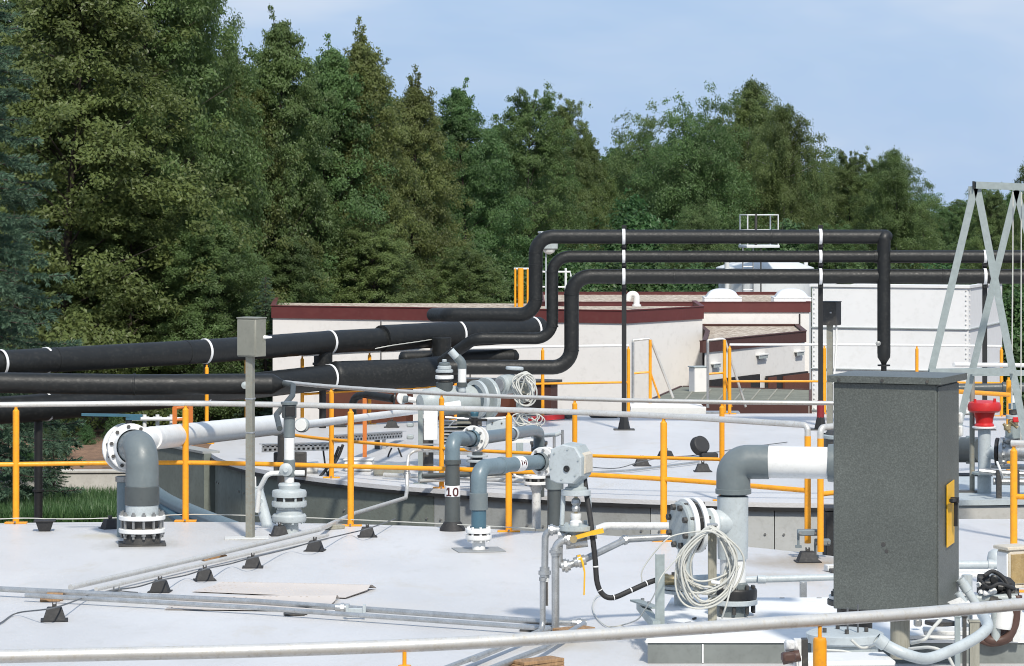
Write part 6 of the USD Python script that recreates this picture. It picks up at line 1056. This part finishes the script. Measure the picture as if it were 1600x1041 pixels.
t.add('pump_body', [boxm((.22, .16, .13), T_(1556, 918, .12), 12, .03), cyl(T_(1528, 908, .1), T_(1545, 908, .1), .045, 14)], 'black_rubber'); t.add('black_line', [tube(spline([T_(1538, 900, 0), T_(1552, 893, .05), T_(1572, 908, 0), T_(1578, 935, -.02)], 6), .014, 8), tube(spline([T_(1530, 905, 0), T_(1545, 918, -.08), T_(1562, 912, -.08), T_(1585, 920, 0)], 6), .011, 8)], 'black_rubber', True); t.add('manifold', [cyl(T_(1525, 936), T_(1590, 934), .028, 14), cyl(T_(1556, 945), (T_(1556, 945)[0], dT, pz), .03, 14)], 'machine_grey', 30); t.add('bottle', revolve([(0, 0), (.055, 0), (.06, .02), (.06, .10), (.045, .13), (0, .135)], T_(1566, 982), (.15, 0, 1), 20), 'white_plastic', 40)
t = Thing('conduit', 'thick bent grey conduit sagging under the close handrail at right', 'conduit', T_(1440, 1028)); dc = 16.6
t.add('conduit', tube(spline([W(1373, 1000, dc), W(1392, 1012, dc), W(1420, 1024, dc), W(1450, 1029, dc + .1), W(1490, 1015, dc + .2), W(1520, 1000, dc + .3), W(1540, 985, dc + .4), W(1543, 975, dc + .5), W(1535, 960, dc + .7)], 7), .030, 16), 'cable_grey' if False else 'pale_grey', True); t.add('end_cuff', revolve([(.03, -.03), (.036, -.025), (.036, .025), (.03, .03)], W(1377, 1003, dc), (.8, 0, -.6), 16), 'pale_grey', 30)
t = Thing('conduit', 'straight grey conduit slanting down beside the right edge of the cabinet', 'conduit', T_(1515, 925, -.6)); t.add('conduit', tube([T_(1500, 905, -.6), T_(1526, 945, -.6), T_(1545, 985, -.6)], .027, 14), 'pale_grey', 30); t.add('cuff', revolve([(.027, -.03), (.032, -.028), (.032, .028), (.027, .03)], T_(1508, 917, -.6), (.55, 0, -.83), 14), 'pale_grey', 30)
t = Thing('conduit', 'short grey conduit end poking out below the corner of the cabinet', 'conduit', T_(1503, 935, -.8)); t.add('conduit', tube([T_(1496, 926, -.8), T_(1512, 949, -.8)], .022, 14), 'pale_grey', 30); t.add('gland', revolve([(.03, 0), (.03, .03), (.024, .035)], T_(1512, 949, -.8), unit(T_(1496, 926, -.8) - T_(1512, 949, -.8)), 10), 'white_plastic', 30)
t = Thing('bracket_plate', 'pale broken bracket plate below the cabinet corner', 'bracket', T_(1492, 945, -.9)); t.add('plate', hull([T_(*q, dd) for q in ((1480, 941), (1500, 933), (1510, 942), (1494, 950), (1488, 944)) for dd in (-.9, -.88)]), 'white_dirty', False); t.add('arm', bar(T_(1490, 948, -.9), T_(1516, 976, -.9), .03, .012), 'white_dirty', False)
t = Thing('brown_hose', 'reddish brown hose loops at the lower right edge', 'hose', T_(1560, 1003)); t.add('hose', tube(spline([T_(1535, 985), T_(1545, 1000), T_(1568, 999), T_(1584, 980), T_(1588, 955), T_(1590, 930)], 7), .03, 14), 'brown_hose', True); t.add('hose_inner', tube(spline([T_(1530, 1000), T_(1550, 1006), T_(1575, 1000), T_(1586, 985)], 7), .02, 12), 'brown_hose', True); t.add('pad', boxm((.22, .12, .14), T_(1558, 985, .25), 0, .02), 'brown_hose')
t = Thing('white_strut', 'white upright strut at the lower right edge', 'strut', T_(1590, 1000)); t.add('strut', bar(T_(1588, 1003), T_(1591, 945), .05, .03, (0, 1, 0)), 'white_dirty', False); t.add('cap', boxm((.07, .05, .015), T_(1591, 944), 0, .003), 'white_plastic')
d3 = 18.4
for px, w, m, lab in ((1496, .030, 'galv_frame', 'slim galvanised post under the handrail right of the cabinet post'), (1507, .022, 'dark_metal', 'dark slim post just right of the galvanised one under the handrail'), (1522, .056, 'wood_grey', 'stained grey post under the handrail at right')):
    b = W(px, 965 if px < 1515 else 972, d3 + .3); t = Thing('short_post', lab, 'post', (b[0], b[1], 0)); t.add('post', bar((b[0], b[1], 0), b, w, w, (0, 1, 0)), m, False); t.add('cap', boxm((w + .012, w + .012, .01), b + (0, 0, .006), 0, .002), m)
t = Thing('floor_plate', 'white equipment plates on the plinth edge below the cabinet', 'plate', Zp(1460, 1000, pz))
for k, (px, py, w, dd, rz, m) in enumerate(((1450, 996, .34, .22, 8, 'white_plastic'), (1470, 985, .16, .15, 25, 'dark_metal'), (1480, 1006, .30, .2, -5, 'white_dirty'))): q = Zp(px, py, pz); t.add('plate', boxm((w, dd, .03), q + (0, 0, .017 + .031 * k), rz, .006), m)
t.add('clip', boxm((.05, .04, .05), Zp(1434, 985, pz) + (0, 0, .05), 15, .01), 'bolt_steel')
t = Thing('yellowed_cable', 'loops of yellowed white cable under the handrail right of the cabinet post', 'cable', W(1445, 999, 18.1))
for r, q in ((.011, ((1424, 1005, 18.2), (1445, 999, 18.1), (1455, 985, 18.2), (1470, 968, 18.3))), (.009, ((1420, 1014, 17.5), (1455, 1012, 17.4), (1478, 1022, 17.4), (1492, 1045, 17.4))), (.008, ((1330, 1000, 17.6), (1345, 1012, 17.6), (1360, 1010, 17.6), (1372, 1003, 17.4))), (.007, ((1290, 1016, 17.3), (1320, 1018, 17.3), (1350, 1026, 17.3), (1385, 1026, 17.3)))): t.add('loop', tube(spline([W(*k) for k in q], 6), r, 8), 'cable_grey', True)
# foreground floor pieces under the handrail
q = W(1320, 1003, 18.2); t = Thing('round_hatch', 'pale blue-grey round hatch lid below the handrail left of the cabinet post', 'hatch', q); t.add('lid', revolve([(0, 0), (.21, 0), (.22, .01), (.22, .05), (.2, .06), (0, .06)], q, (0, 0, 1), 40), 'pale_grey', 30); t.add('neck', revolve([(.19, -(q[2] - .001)), (.19, 0)], q, (0, 0, 1), 36), 'machine_grey', 30); t.add('stud', [cyl(q + (a, b, .06), q + (a, b, .085), .012, 8) for a, b in ((-.12, -.05), (.0, -.11), (.12, -.02), (-.03, .1))], 'dark_metal', False, kind='stuff')
for px, h in ((1323, .14), (1339, .16)): t.add('wire', tube([q + ((px - 1320) * 18.2 / F, -.05, .06), q + ((px - 1320) * 18.2 / F, -.05, .06 + h)], .006, 6), 'cable_dark')
q = W(1325, 1058, 16.5); t = Thing('equipment_box', 'translucent-looking pale grey box standing under the close handrail', 'box', (q[0], q[1], 0)); t.add('body', boxm((.44, .30, q[2] + .06), (q[0], q[1] + .1, (q[2] + .06) / 2), 4, .02), 'pale_grey'); t.add('lid', boxm((.46, .32, .03), (q[0], q[1] + .1, q[2] + .076), 4, .01), 'white_plastic')
q = W(1246, 1035, 16.3); t = Thing('valve_bracket', 'rusty tap on a pale bracket left of the close orange post', 'valve', (q[0], q[1], 0)); t.add('upright', bar((q[0], q[1], 0), W(1246, 998, 16.3), .035, .05, (0, 1, 0)), 'white_dirty', False); t.add('rear_upright', bar((q[0] + .05, q[1] + .05, 0), W(1257, 998, 16.3), .03, .05, (0, 1, 0)), 'dark_metal', False); t.add('tap', [cyl(W(1226, 1012, 16.25), W(1246, 1009, 16.25), .026, 12), boxm((.05, .05, .05), W(1234, 1008, 16.2), 20, .01)], 'white_dirty'); t.add('rusty_body', [cyl(W(1222, 1030, 16.2), W(1250, 1024, 16.2), .03, 12), boxm((.07, .06, .05), W(1232, 1027, 16.15), 10, .012), cyl(W(1228, 1034, 16.15), W(1228, 1026, 16.15), .02, 8)], 'brown_hose'); t.add('spout', tube([W(1250, 1025, 16.2), W(1250, 1060, 16.2)], .010, 8), 'white_plastic')

# junction box on the farther tank, right of the middle pipe support
dJ = 46.2; x = W(1296.5, 600, dJ)[0]; zj = lambda y: ZC - (y - HY) * dJ / F
t = Thing('junction_box_pole', 'dark grey junction box on a brown-grey pole in front of the white panel tank', 'junction box', (x, dJ, FZ)); t.add('pole', bar((x, dJ, FZ), (x, dJ, zj(507)), .085, .085, (.2, 1, 0)), 'steel_post', False)
t.add('box', boxm((.24, .20, zj(472) - zj(508)), (x + .015, dJ - .02, zj(490)), -28, .008), 'dark_metal'); t.add('lid', boxm((.25, .21, .015), (x + .015, dJ - .02, zj(471.5)), -28, .003), 'dark_metal'); t.add('lock', boxm((.03, .02, .02), (x - .0, dJ - .15, zj(488)), -28, .003), 'galv'); t.add('conduit', tube(fillet([(x + .09, dJ - .02, zj(508)), (x + .10, dJ - .02, zj(530)), (x + .05, dJ - .05, zj(600))], .1), .015, 8), 'white_plastic', 30)

# ------------------------------------------------------------------ trees
def leaves_mesh(P, N, D, size, wid, rng):
    """one folded diamond per leaf"""
    D = D - (D * N).sum(1, keepdims=True) * N; D /= np.linalg.norm(D, axis=1, keepdims=True) + 1e-9
    S = np.cross(N, D); s = size[:, None]
    a = P - D * s * .5; b = P + S * s * wid * .5 + N * s * .06; c = P + D * s * .5; d = P - S * s * wid * .5 + N * s * .06
    v = np.stack([a, b, c, d], 1).reshape(-1, 3); k = np.arange(len(P)) * 4
    return v, np.vstack([np.stack([k, k + 1, k + 2], 1), np.stack([k, k + 2, k + 3], 1)])
def randdir(rng, n):
    v = rng.normal(size=(n, 3)); return v / np.linalg.norm(v, axis=1, keepdims=True)
def make_tree(name, label, seed, H, R, base, nb, nleaf, leaf, lmat, bmat, prof, up=(15, 50), droop=0.0, hang=0, spread=.22, flat=.80, shoots=10, wid=.55):
    rng = np.random.default_rng(seed); limbs, sp, sr = [], [], []
    tz = np.linspace(0, 1, 9); wob = np.cumsum(rng.normal(0, .022, (9, 2)) * H, 0) * .35
    tr = np.stack([wob[:, 0], wob[:, 1], tz * H * .97], 1); rad = np.interp(tz, [0, .05, 1], [.016, .012, .002]) * H * .8
    trunk = tube(tr, rad, 9)
    for i in range(nb):
        h = base + (1 - base) * ((i + rng.random()) / nb) ** .85; az = i * 2.39996 + rng.normal(0, .35)
        L = R * prof(h) * rng.uniform(.72, 1.14) * (.62 + .76 * float(meshkit.noise(np.array([math.cos(az) * 1.6 + 5, math.sin(az) * 1.6 + 5, h * 4.5]), seed))); el = math.radians(rng.uniform(*up) + 25 * h)
        p0 = np.array([np.interp(h, tz, tr[:, k]) for k in range(3)]); d = np.array([math.cos(az) * math.cos(el), math.sin(az) * math.cos(el), math.sin(el)])
        s = np.linspace(0, 1, 6)[:, None]; side = np.cross(d, [0, 0, 1]); cur = p0 + d * L * s + np.array([0, 0, -droop * L]) * s ** 2 + side * rng.normal(0, .10) * L * s ** 2
        limbs.append(tube(cur[:5], np.linspace(.008, .002, 5) * H * .4 * (1.2 - h), 5, False))
        for k in range(rng.integers(5, 9)):
            u = rng.uniform(.25, 1.03); c = np.array([np.interp(u, s[:, 0], cur[:, j]) for j in range(3)]) + side * rng.normal(0, .20) * L * u + np.array([0, 0, rng.normal(0, .10) * L])
            sp.append(c); sr.append(spread * rng.uniform(.55, 1.25) * (1.1 - .45 * h))
    for k in range(shoots):                                   # long leading shoots that break the outline
        h = rng.uniform(.72, 1.0); az = rng.uniform(0, 6.28); p0 = np.array([np.interp(h, tz, tr[:, j]) for j in range(3)])
        e = p0 + np.array([math.cos(az), math.sin(az), 0]) * R * prof(h) * rng.uniform(.3, .95) + np.array([0, 0, H * rng.uniform(.03, .10)])
        limbs.append(tube([p0, (p0 + e) / 2 + [0, 0, -.02], e], [.02, .014, .006], 4, False))
        for u in (.55, .75, .9, 1.0): sp.append(p0 + (e - p0) * u); sr.append(spread * .38)
    nb_ = int(2.6 * nb)                                       # rounded leafy masses spread over an uneven envelope
    for i in range(nb_):
        h = base + (1.0 - base) * rng.random() ** .9; az = rng.uniform(0, 2 * np.pi)
        lob = .60 + .80 * float(meshkit.noise(np.array([math.cos(az) * 1.7 + 5, math.sin(az) * 1.7 + 5, h * 5.0]), seed + 9))
        r = R * prof(h) * lob * (.50 + .50 * math.sqrt(rng.random()))
        ax_ = [np.interp(h, tz, tr[:, j]) for j in range(2)]
        sp.append(np.array([ax_[0] + r * math.cos(az), ax_[1] + r * math.sin(az), h * H * .985])); sr.append(spread * rng.uniform(.8, 1.9) * (1.05 - .5 * h))
    sp, sr = np.array(sp), np.array(sr); w = sr ** 2.0; w /= w.sum()
    idx = rng.choice(len(sp), nleaf, p=w); off = rng.normal(size=(nleaf, 3)); off /= np.linalg.norm(off, axis=1, keepdims=True); dirn = off.copy()
    off *= np.abs(rng.normal(.80, .30, (nleaf, 1)))
    P = sp[idx] + off * sr[idx][:, None] * (1.25, 1.25, flat)
    out = P.copy(); out[:, 2] = 0; out /= np.linalg.norm(out, axis=1, keepdims=True) + 1e-6
    P[:, 2] -= .18 * sr[idx] * (off * out).sum(1) * (1 + 2 * droop)                       # masses nod outwards
    N = randdir(rng, nleaf) * .75 + dirn * .55 + out * .40 + np.array([0, 0, .42]); N /= np.linalg.norm(N, axis=1, keepdims=True)
    D = randdir(rng, nleaf) + out * .6 + np.array([0, 0, -.5 - droop])
    size = leaf * rng.uniform(.65, 1.3, nleaf)
    parts = [leaves_mesh(P, N, D, size, wid, rng)]
    if hang:                                                  # hanging strands
        hp = sp[rng.choice(len(sp), hang)] + rng.normal(0, .12, (hang, 3)); ln = rng.uniform(.4, 1.5, hang) * H / 9; m = 22
        u = np.tile(np.linspace(0, 1, m), hang); b = np.repeat(hp, m, 0); sway = np.repeat(rng.normal(0, .12, (hang, 2)), m, 0) * u[:, None]
        P = b + np.c_[sway, -u * np.repeat(ln, m)] + rng.normal(0, .025, (hang * m, 3)); n = len(P)
        N = randdir(rng, n) + [0, 0, .2]; N /= np.linalg.norm(N, axis=1, keepdims=True)
        parts.append(leaves_mesh(P, N, randdir(rng, n) * .5 + [0, 0, -1.2], leaf * rng.uniform(.7, 1.1, n), .5, rng))
    t = Thing(name, label, 'tree', (0, 0, 0))
    t.add('trunk', trunk, bmat, True); t.add('limbs', cat(*limbs), bmat, True); t.add('crown', cat(*parts), lmat, False)
    t.H = float(np.percentile(parts[0][0][:, 2], 99.9)); return t
cone = lambda h: max(1 - h ** 2.3, 0) ** .85 * min(1, .72 + h) + .04
egg = lambda h: math.sqrt(max(1 - ((h - .45) / .60) ** 2, 0.02))
roundp = lambda h: math.sqrt(max(1 - ((h - .55) / .50) ** 2, 0.04))

def make_spruce(label, seed, H, R):
    rng = np.random.default_rng(seed); limbs, P, D, S = [], [], [], []
    for i in range(210):
        h = .02 + .97 * (i + rng.random()) / 210; az = i * 2.39996 + rng.normal(0, .3); L = R * (1.0 - h) ** .8 * rng.uniform(.75, 1.12) + .12
        p0 = np.array([0, 0, h * H]); d = np.array([math.cos(az), math.sin(az), 0]); s = np.linspace(0, 1, 7)[:, None]
        cur = p0 + d * L * s + np.array([0, 0, 1.0]) * L * (-.42 * s + .26 * s ** 2.2); limbs.append(tube(cur, np.linspace(.02, .006, 7), 5, False))
        side = np.array([-d[1], d[0], 0])
        twigs = [(cur[2:], 1.0)]
        for k in range(int(6 + L * 7)):
            u = rng.uniform(.22, .98); c = np.array([np.interp(u, s[:, 0], cur[:, j]) for j in range(3)]); sd = rng.choice([-1, 1]); l = (.16 + .34 * (1 - u)) * rng.uniform(.6, 1.1) * min(L, 1.1)
            e = c + (side * sd * .75 + d * .65) * l + np.array([0, 0, -.28 * l * rng.uniform(.2, 1.8)]); twigs.append((np.array([c, (c + e) / 2 + [0, 0, .01], e]), .8))
        for tw, k in twigs:
            n = int(np.linalg.norm(tw[-1] - tw[0]) * 135); u = rng.random(n) * (len(tw) - 1); a = u.astype(int); fr = (u - a)[:, None]
            ax = unit(tw[-1] - tw[0]); P.append(tw[a] * (1 - fr) + tw[a + 1] * fr); q = randdir(rng, n); q -= (q @ ax)[:, None] * ax; q /= np.linalg.norm(q, axis=1, keepdims=True) + 1e-9
            D.append(q * .8 + ax * .75 + [0, 0, .12])
    P, D = np.vstack(P), np.vstack(D); D /= np.linalg.norm(D, axis=1, keepdims=True); n = len(P); N = randdir(rng, n); N -= (N * D).sum(1, keepdims=True) * D; N /= np.linalg.norm(N, axis=1, keepdims=True)
    size = rng.uniform(.055, .095, n)
    t = Thing('spruce', label, 'tree', (0, 0, 0)); t.add('trunk', tube([(0, 0, 0), (0, 0, H)], [.13, .01], 10), 'bark', True); t.add('branches', cat(*limbs), 'bark', True)
    t.add('needles', leaves_mesh(P + D * size[:, None] * .5, N, D, size, .26, rng), 'needle_blue', False); t.H = H; return t
def place(t, px, d, topy, label, group, wx=1.0, rz=0.0, first=False, z=GZ, category=None):
    h = (HY - topy) * d / F + ZC - z; k = h / t.H; p = W(px, 300, d); sc = (k * wx, k * wx, k)
    if first:
        t.x.ClearXformOpOrder(); t.x.GetPrim().RemoveProperty('xformOp:translate'); t.x.AddTranslateOp().Set((float(p[0]), float(p[1]), z)); t.x.AddRotateXYZOp().Set((0.0, 0.0, float(rz))); t.x.AddScaleOp().Set(sc)
        tag(t.x.GetPrim(), label=label, group=group, category=category)
    else: copy(t, label, (p[0], p[1], z), rz, sc, group, category)
G = 'trees in the wood behind the plant'
olive = make_tree('hornbeam', '', 11, 9.0, 2.75, .03, 105, 125000, .080, 'leaf_olive', 'bark', cone, up=(5, 40), shoots=30)
green = make_tree('hornbeam', '', 12, 9.0, 2.75, .03, 105, 125000, .080, 'leaf_green', 'bark', cone, up=(0, 38), shoots=26)
mid = make_tree('beech', '', 13, 9.0, 2.6, .04, 100, 125000, .080, 'leaf_mid', 'bark', egg, up=(0, 42), shoots=26)
broad = make_tree('maple', '', 14, 8.5, 3.4, .05, 110, 120000, .10, 'leaf_green', 'bark', roundp, up=(0, 40), spread=.36, shoots=10)
birch = make_tree('birch', '', 15, 9.5, 2.5, .10, 70, 75000, .082, 'leaf_birch', 'bark_birch', egg, up=(25, 55), droop=.45, hang=2300, spread=.26, shoots=14)
bush = make_tree('shrub', '', 16, 2.6, 1.5, .05, 60, 17000, .10, 'leaf_bright', 'bark', egg, up=(20, 60), spread=.2, shoots=6)
spruce = make_spruce('', 17, 9.5, 1.75)
used = set()
def put(t, *a, **k):
    place(t, *a, first=id(t) not in used, **k); used.add(id(t))
# (variety, column, distance, top row, width, label)
ROW = [
 (olive, 95, 67, -120, 1.15, 'large olive green hornbeam at far left beside the blue spruce'),
 (mid, 200, 69, -150, .85, 'tall dull green beech whose top leaves the picture near the left'),
 (birch, 312, 71, -75, .55, 'slim birch with hanging twigs at the top edge left of the sky'),
 (olive, 365, 72, 66, .8, 'olive hornbeam standing just right of the hanging birch twigs'),
 (green, 435, 73, 36, .72, 'dark green hornbeam topping the left end of the open sky'),
 (green, 505, 75, 78, .85, 'deep green hornbeam in the dip left of the tallest olive spire'),
 (olive, 568, 76, 50, .72, 'olive hornbeam with the tallest thin spire against the sky'),
 (olive, 640, 80, 122, .8, 'yellowish hornbeam stepping down right of the tallest spire'),
 (green, 722, 86, 140, .85, 'dark green hornbeam with a narrow top left of the twin tops'),
 (mid, 815, 90, 140, .8, 'bright topped beech, left of the twin tops above the lamp'),
 (mid, 880, 95, 156, .62, 'narrow beech with a forked top, right of the twin tops'),
 (olive, 925, 101, 208, .8, 'small yellow-green hornbeam in the notch before the round trees'),
 (broad, 1012, 108, 176, .8, 'round dark maple at the left of the far clump'),
 (broad, 1088, 104, 148, .75, 'tall round maple in the middle of the far clump'),
 (birch, 1165, 110, 128, .95, 'weeping birch at the peak of the far clump'),
 (birch, 1228, 106, 165, .85, 'weeping birch with long hanging strands on the right slope of the far clump'),
 (mid, 1318, 112, 236, .8, 'green beech behind the right-hand end of the top pipe'),
 (mid, 1362, 111, 250, .8, 'yellowish beech between the far clump and the drooping birch'),
 (birch, 1402, 108, 236, 1.0, 'loose birch with drooping right side before the gap of sky'),
 (green, 1475, 120, 326, .9, 'low dark tree in the gap left of the steel frame'),
 (olive, 1448, 116, 318, .8, 'low olive hornbeam filling the dip left of the steel frame apex'),
 (mid, 1510, 112, 318, .8, 'low beech just left of the steel frame apex'),
 (mid, 1545, 104, 292, .75, 'green tree seen between the legs of the steel frame'),
 (birch, 1628, 92, 228, .6, 'birch at the right edge with one twig reaching into the sky')]
for k, (t, px, d, ty, wx, lab) in enumerate(ROW): put(t, px, d, ty, lab, G, wx=wx, rz=47 * k)
# second rank behind, seen through the gaps
for k, (t, px, d, ty, wx) in enumerate(((mid, 20, 76, -60, 1.2), (green, 150, 77, -40, 1.2), (green, 285, 76, 55, 1.0), (mid, 395, 80, 90, 1.0), (mid, 540, 86, 110, 1.2), (green, 615, 88, 160, 1.1), (mid, 690, 94, 190, 1.1),
        (green, 770, 98, 195, 1.1), (green, 850, 104, 215, 1.0), (green, 955, 112, 232, 1.0), (mid, 1130, 118, 190, 1.3), (broad, 1270, 120, 228, .9), (broad, 1370, 122, 275, .85), (broad, 1440, 126, 330, .8), (green, 1520, 125, 320, 1.1), (green, 1590, 122, 300, 1.1))):
    put(t, px, d, ty, ('dark tree of the second rank, seen through gaps in the leafy front row'), 'second rank of trees', wx=wx, rz=31 * k + 10)
# the far edge of the wood
for k, (px, d, ty, wx) in enumerate(((700, 170, 235, 2.4), (860, 175, 240, 2.4), (1010, 180, 235, 2.4), (1170, 178, 240, 2.4), (1320, 175, 268, 2.4), (1415, 170, 300, 2.0), (1500, 168, 312, 2.0), (1580, 172, 300, 2.2), (1670, 172, 280, 2.2))):
    put(broad if k % 2 else mid, px, d, ty, 'distant broadleaf tree closing the far edge of the wood', 'far edge of the wood', wx=wx, rz=67 * k)
# lower growth in front of the trunks
UND = [(mid, 185, 67.0, 285, 1.25, 'wide bushy beech low at left behind the black pipes'), (green, 330, 66, 330, 1.2, 'dark low hornbeam above the grey junction box'), (green, 455, 71, 372, 1.15, 'dark undergrowth tree right above the corner of the red fascia'),
       (mid, 600, 73, 352, 1.3, 'low beech growing directly behind the long red fascia'), (mid, 735, 75, 385, 1.3, 'low beech left of the orange roof guard rail'), (broad, 1090, 92, 318, .8, 'low maple behind the top pipe left of the silo ladder'), (mid, 1290, 92, 350, 1.2, 'low leafy tree right of the silo ladder')]
for k, (t, px, d, ty, wx, lab) in enumerate(UND): put(t, px, d, ty, lab, 'low trees in front of the wood', wx=wx, rz=71 * k)
SHR = [(985, 96, 308, 1.1, 'bright green shrub rising above the top pipe beside the strap'), (930, 84, 385, 1.5, 'bright shrub behind the corner of the lowest rising pipe'), (1035, 84, 402, 1.5, 'green shrub between the pipes left of the silo'), (1100, 82, 415, 1.4, 'green shrub close to the left side of the silo'),
       (1225, 96, 345, 1.2, 'fresh green shrub right of the ladder cage'), (1345, 90, 398, 1.5, 'leafy shrub behind the white panel tank'), (1470, 88, 402, 1.5, 'shrub seen below the pipes left of the frame leg'), (1580, 70, 430, 1.3, 'shrub right of the white panel tank at the picture edge'),
       (135, 62.5, 660, .9, 'small bright shrub over the mulch bed under the black pipes'), (40, 53.5, 690, .8, 'small dark shrub at left beside the low white wall'), (85, 60, 640, .9, 'leafy shrub between the black leg and the orange post at left'), (180, 63, 645, .8, 'leafy shrub behind the blue valve lever at left'), (205, 54, 700, .6, 'little shrub growing behind the flanged elbow pipe'), (780, 79, 400, 1.3, 'shrub just left of the orange roof guard rail'), (870, 82, 380, 1.3, 'green shrub behind the white roof rail')]
for k, (px, d, ty, wx, lab) in enumerate(SHR): put(bush, px, d, ty, lab, 'shrubs', wx=wx, rz=53 * k, category='shrub')
put(spruce, -48, 50, -260, 'blue green spruce with drooping branches at the left edge', None)
put(spruce, 84, 51.6, 628, 'little drooping spruce in front of the low white wall at left', None, wx=1.0, rz=77)
put(spruce, 22, 56, 330, 'young blue spruce low at left above the black pipes', None, wx=.9, rz=120)
put(spruce, 415, 65, 430, 'small blue spruce at the left corner of the red-edged building', None, wx=1.2, rz=200)
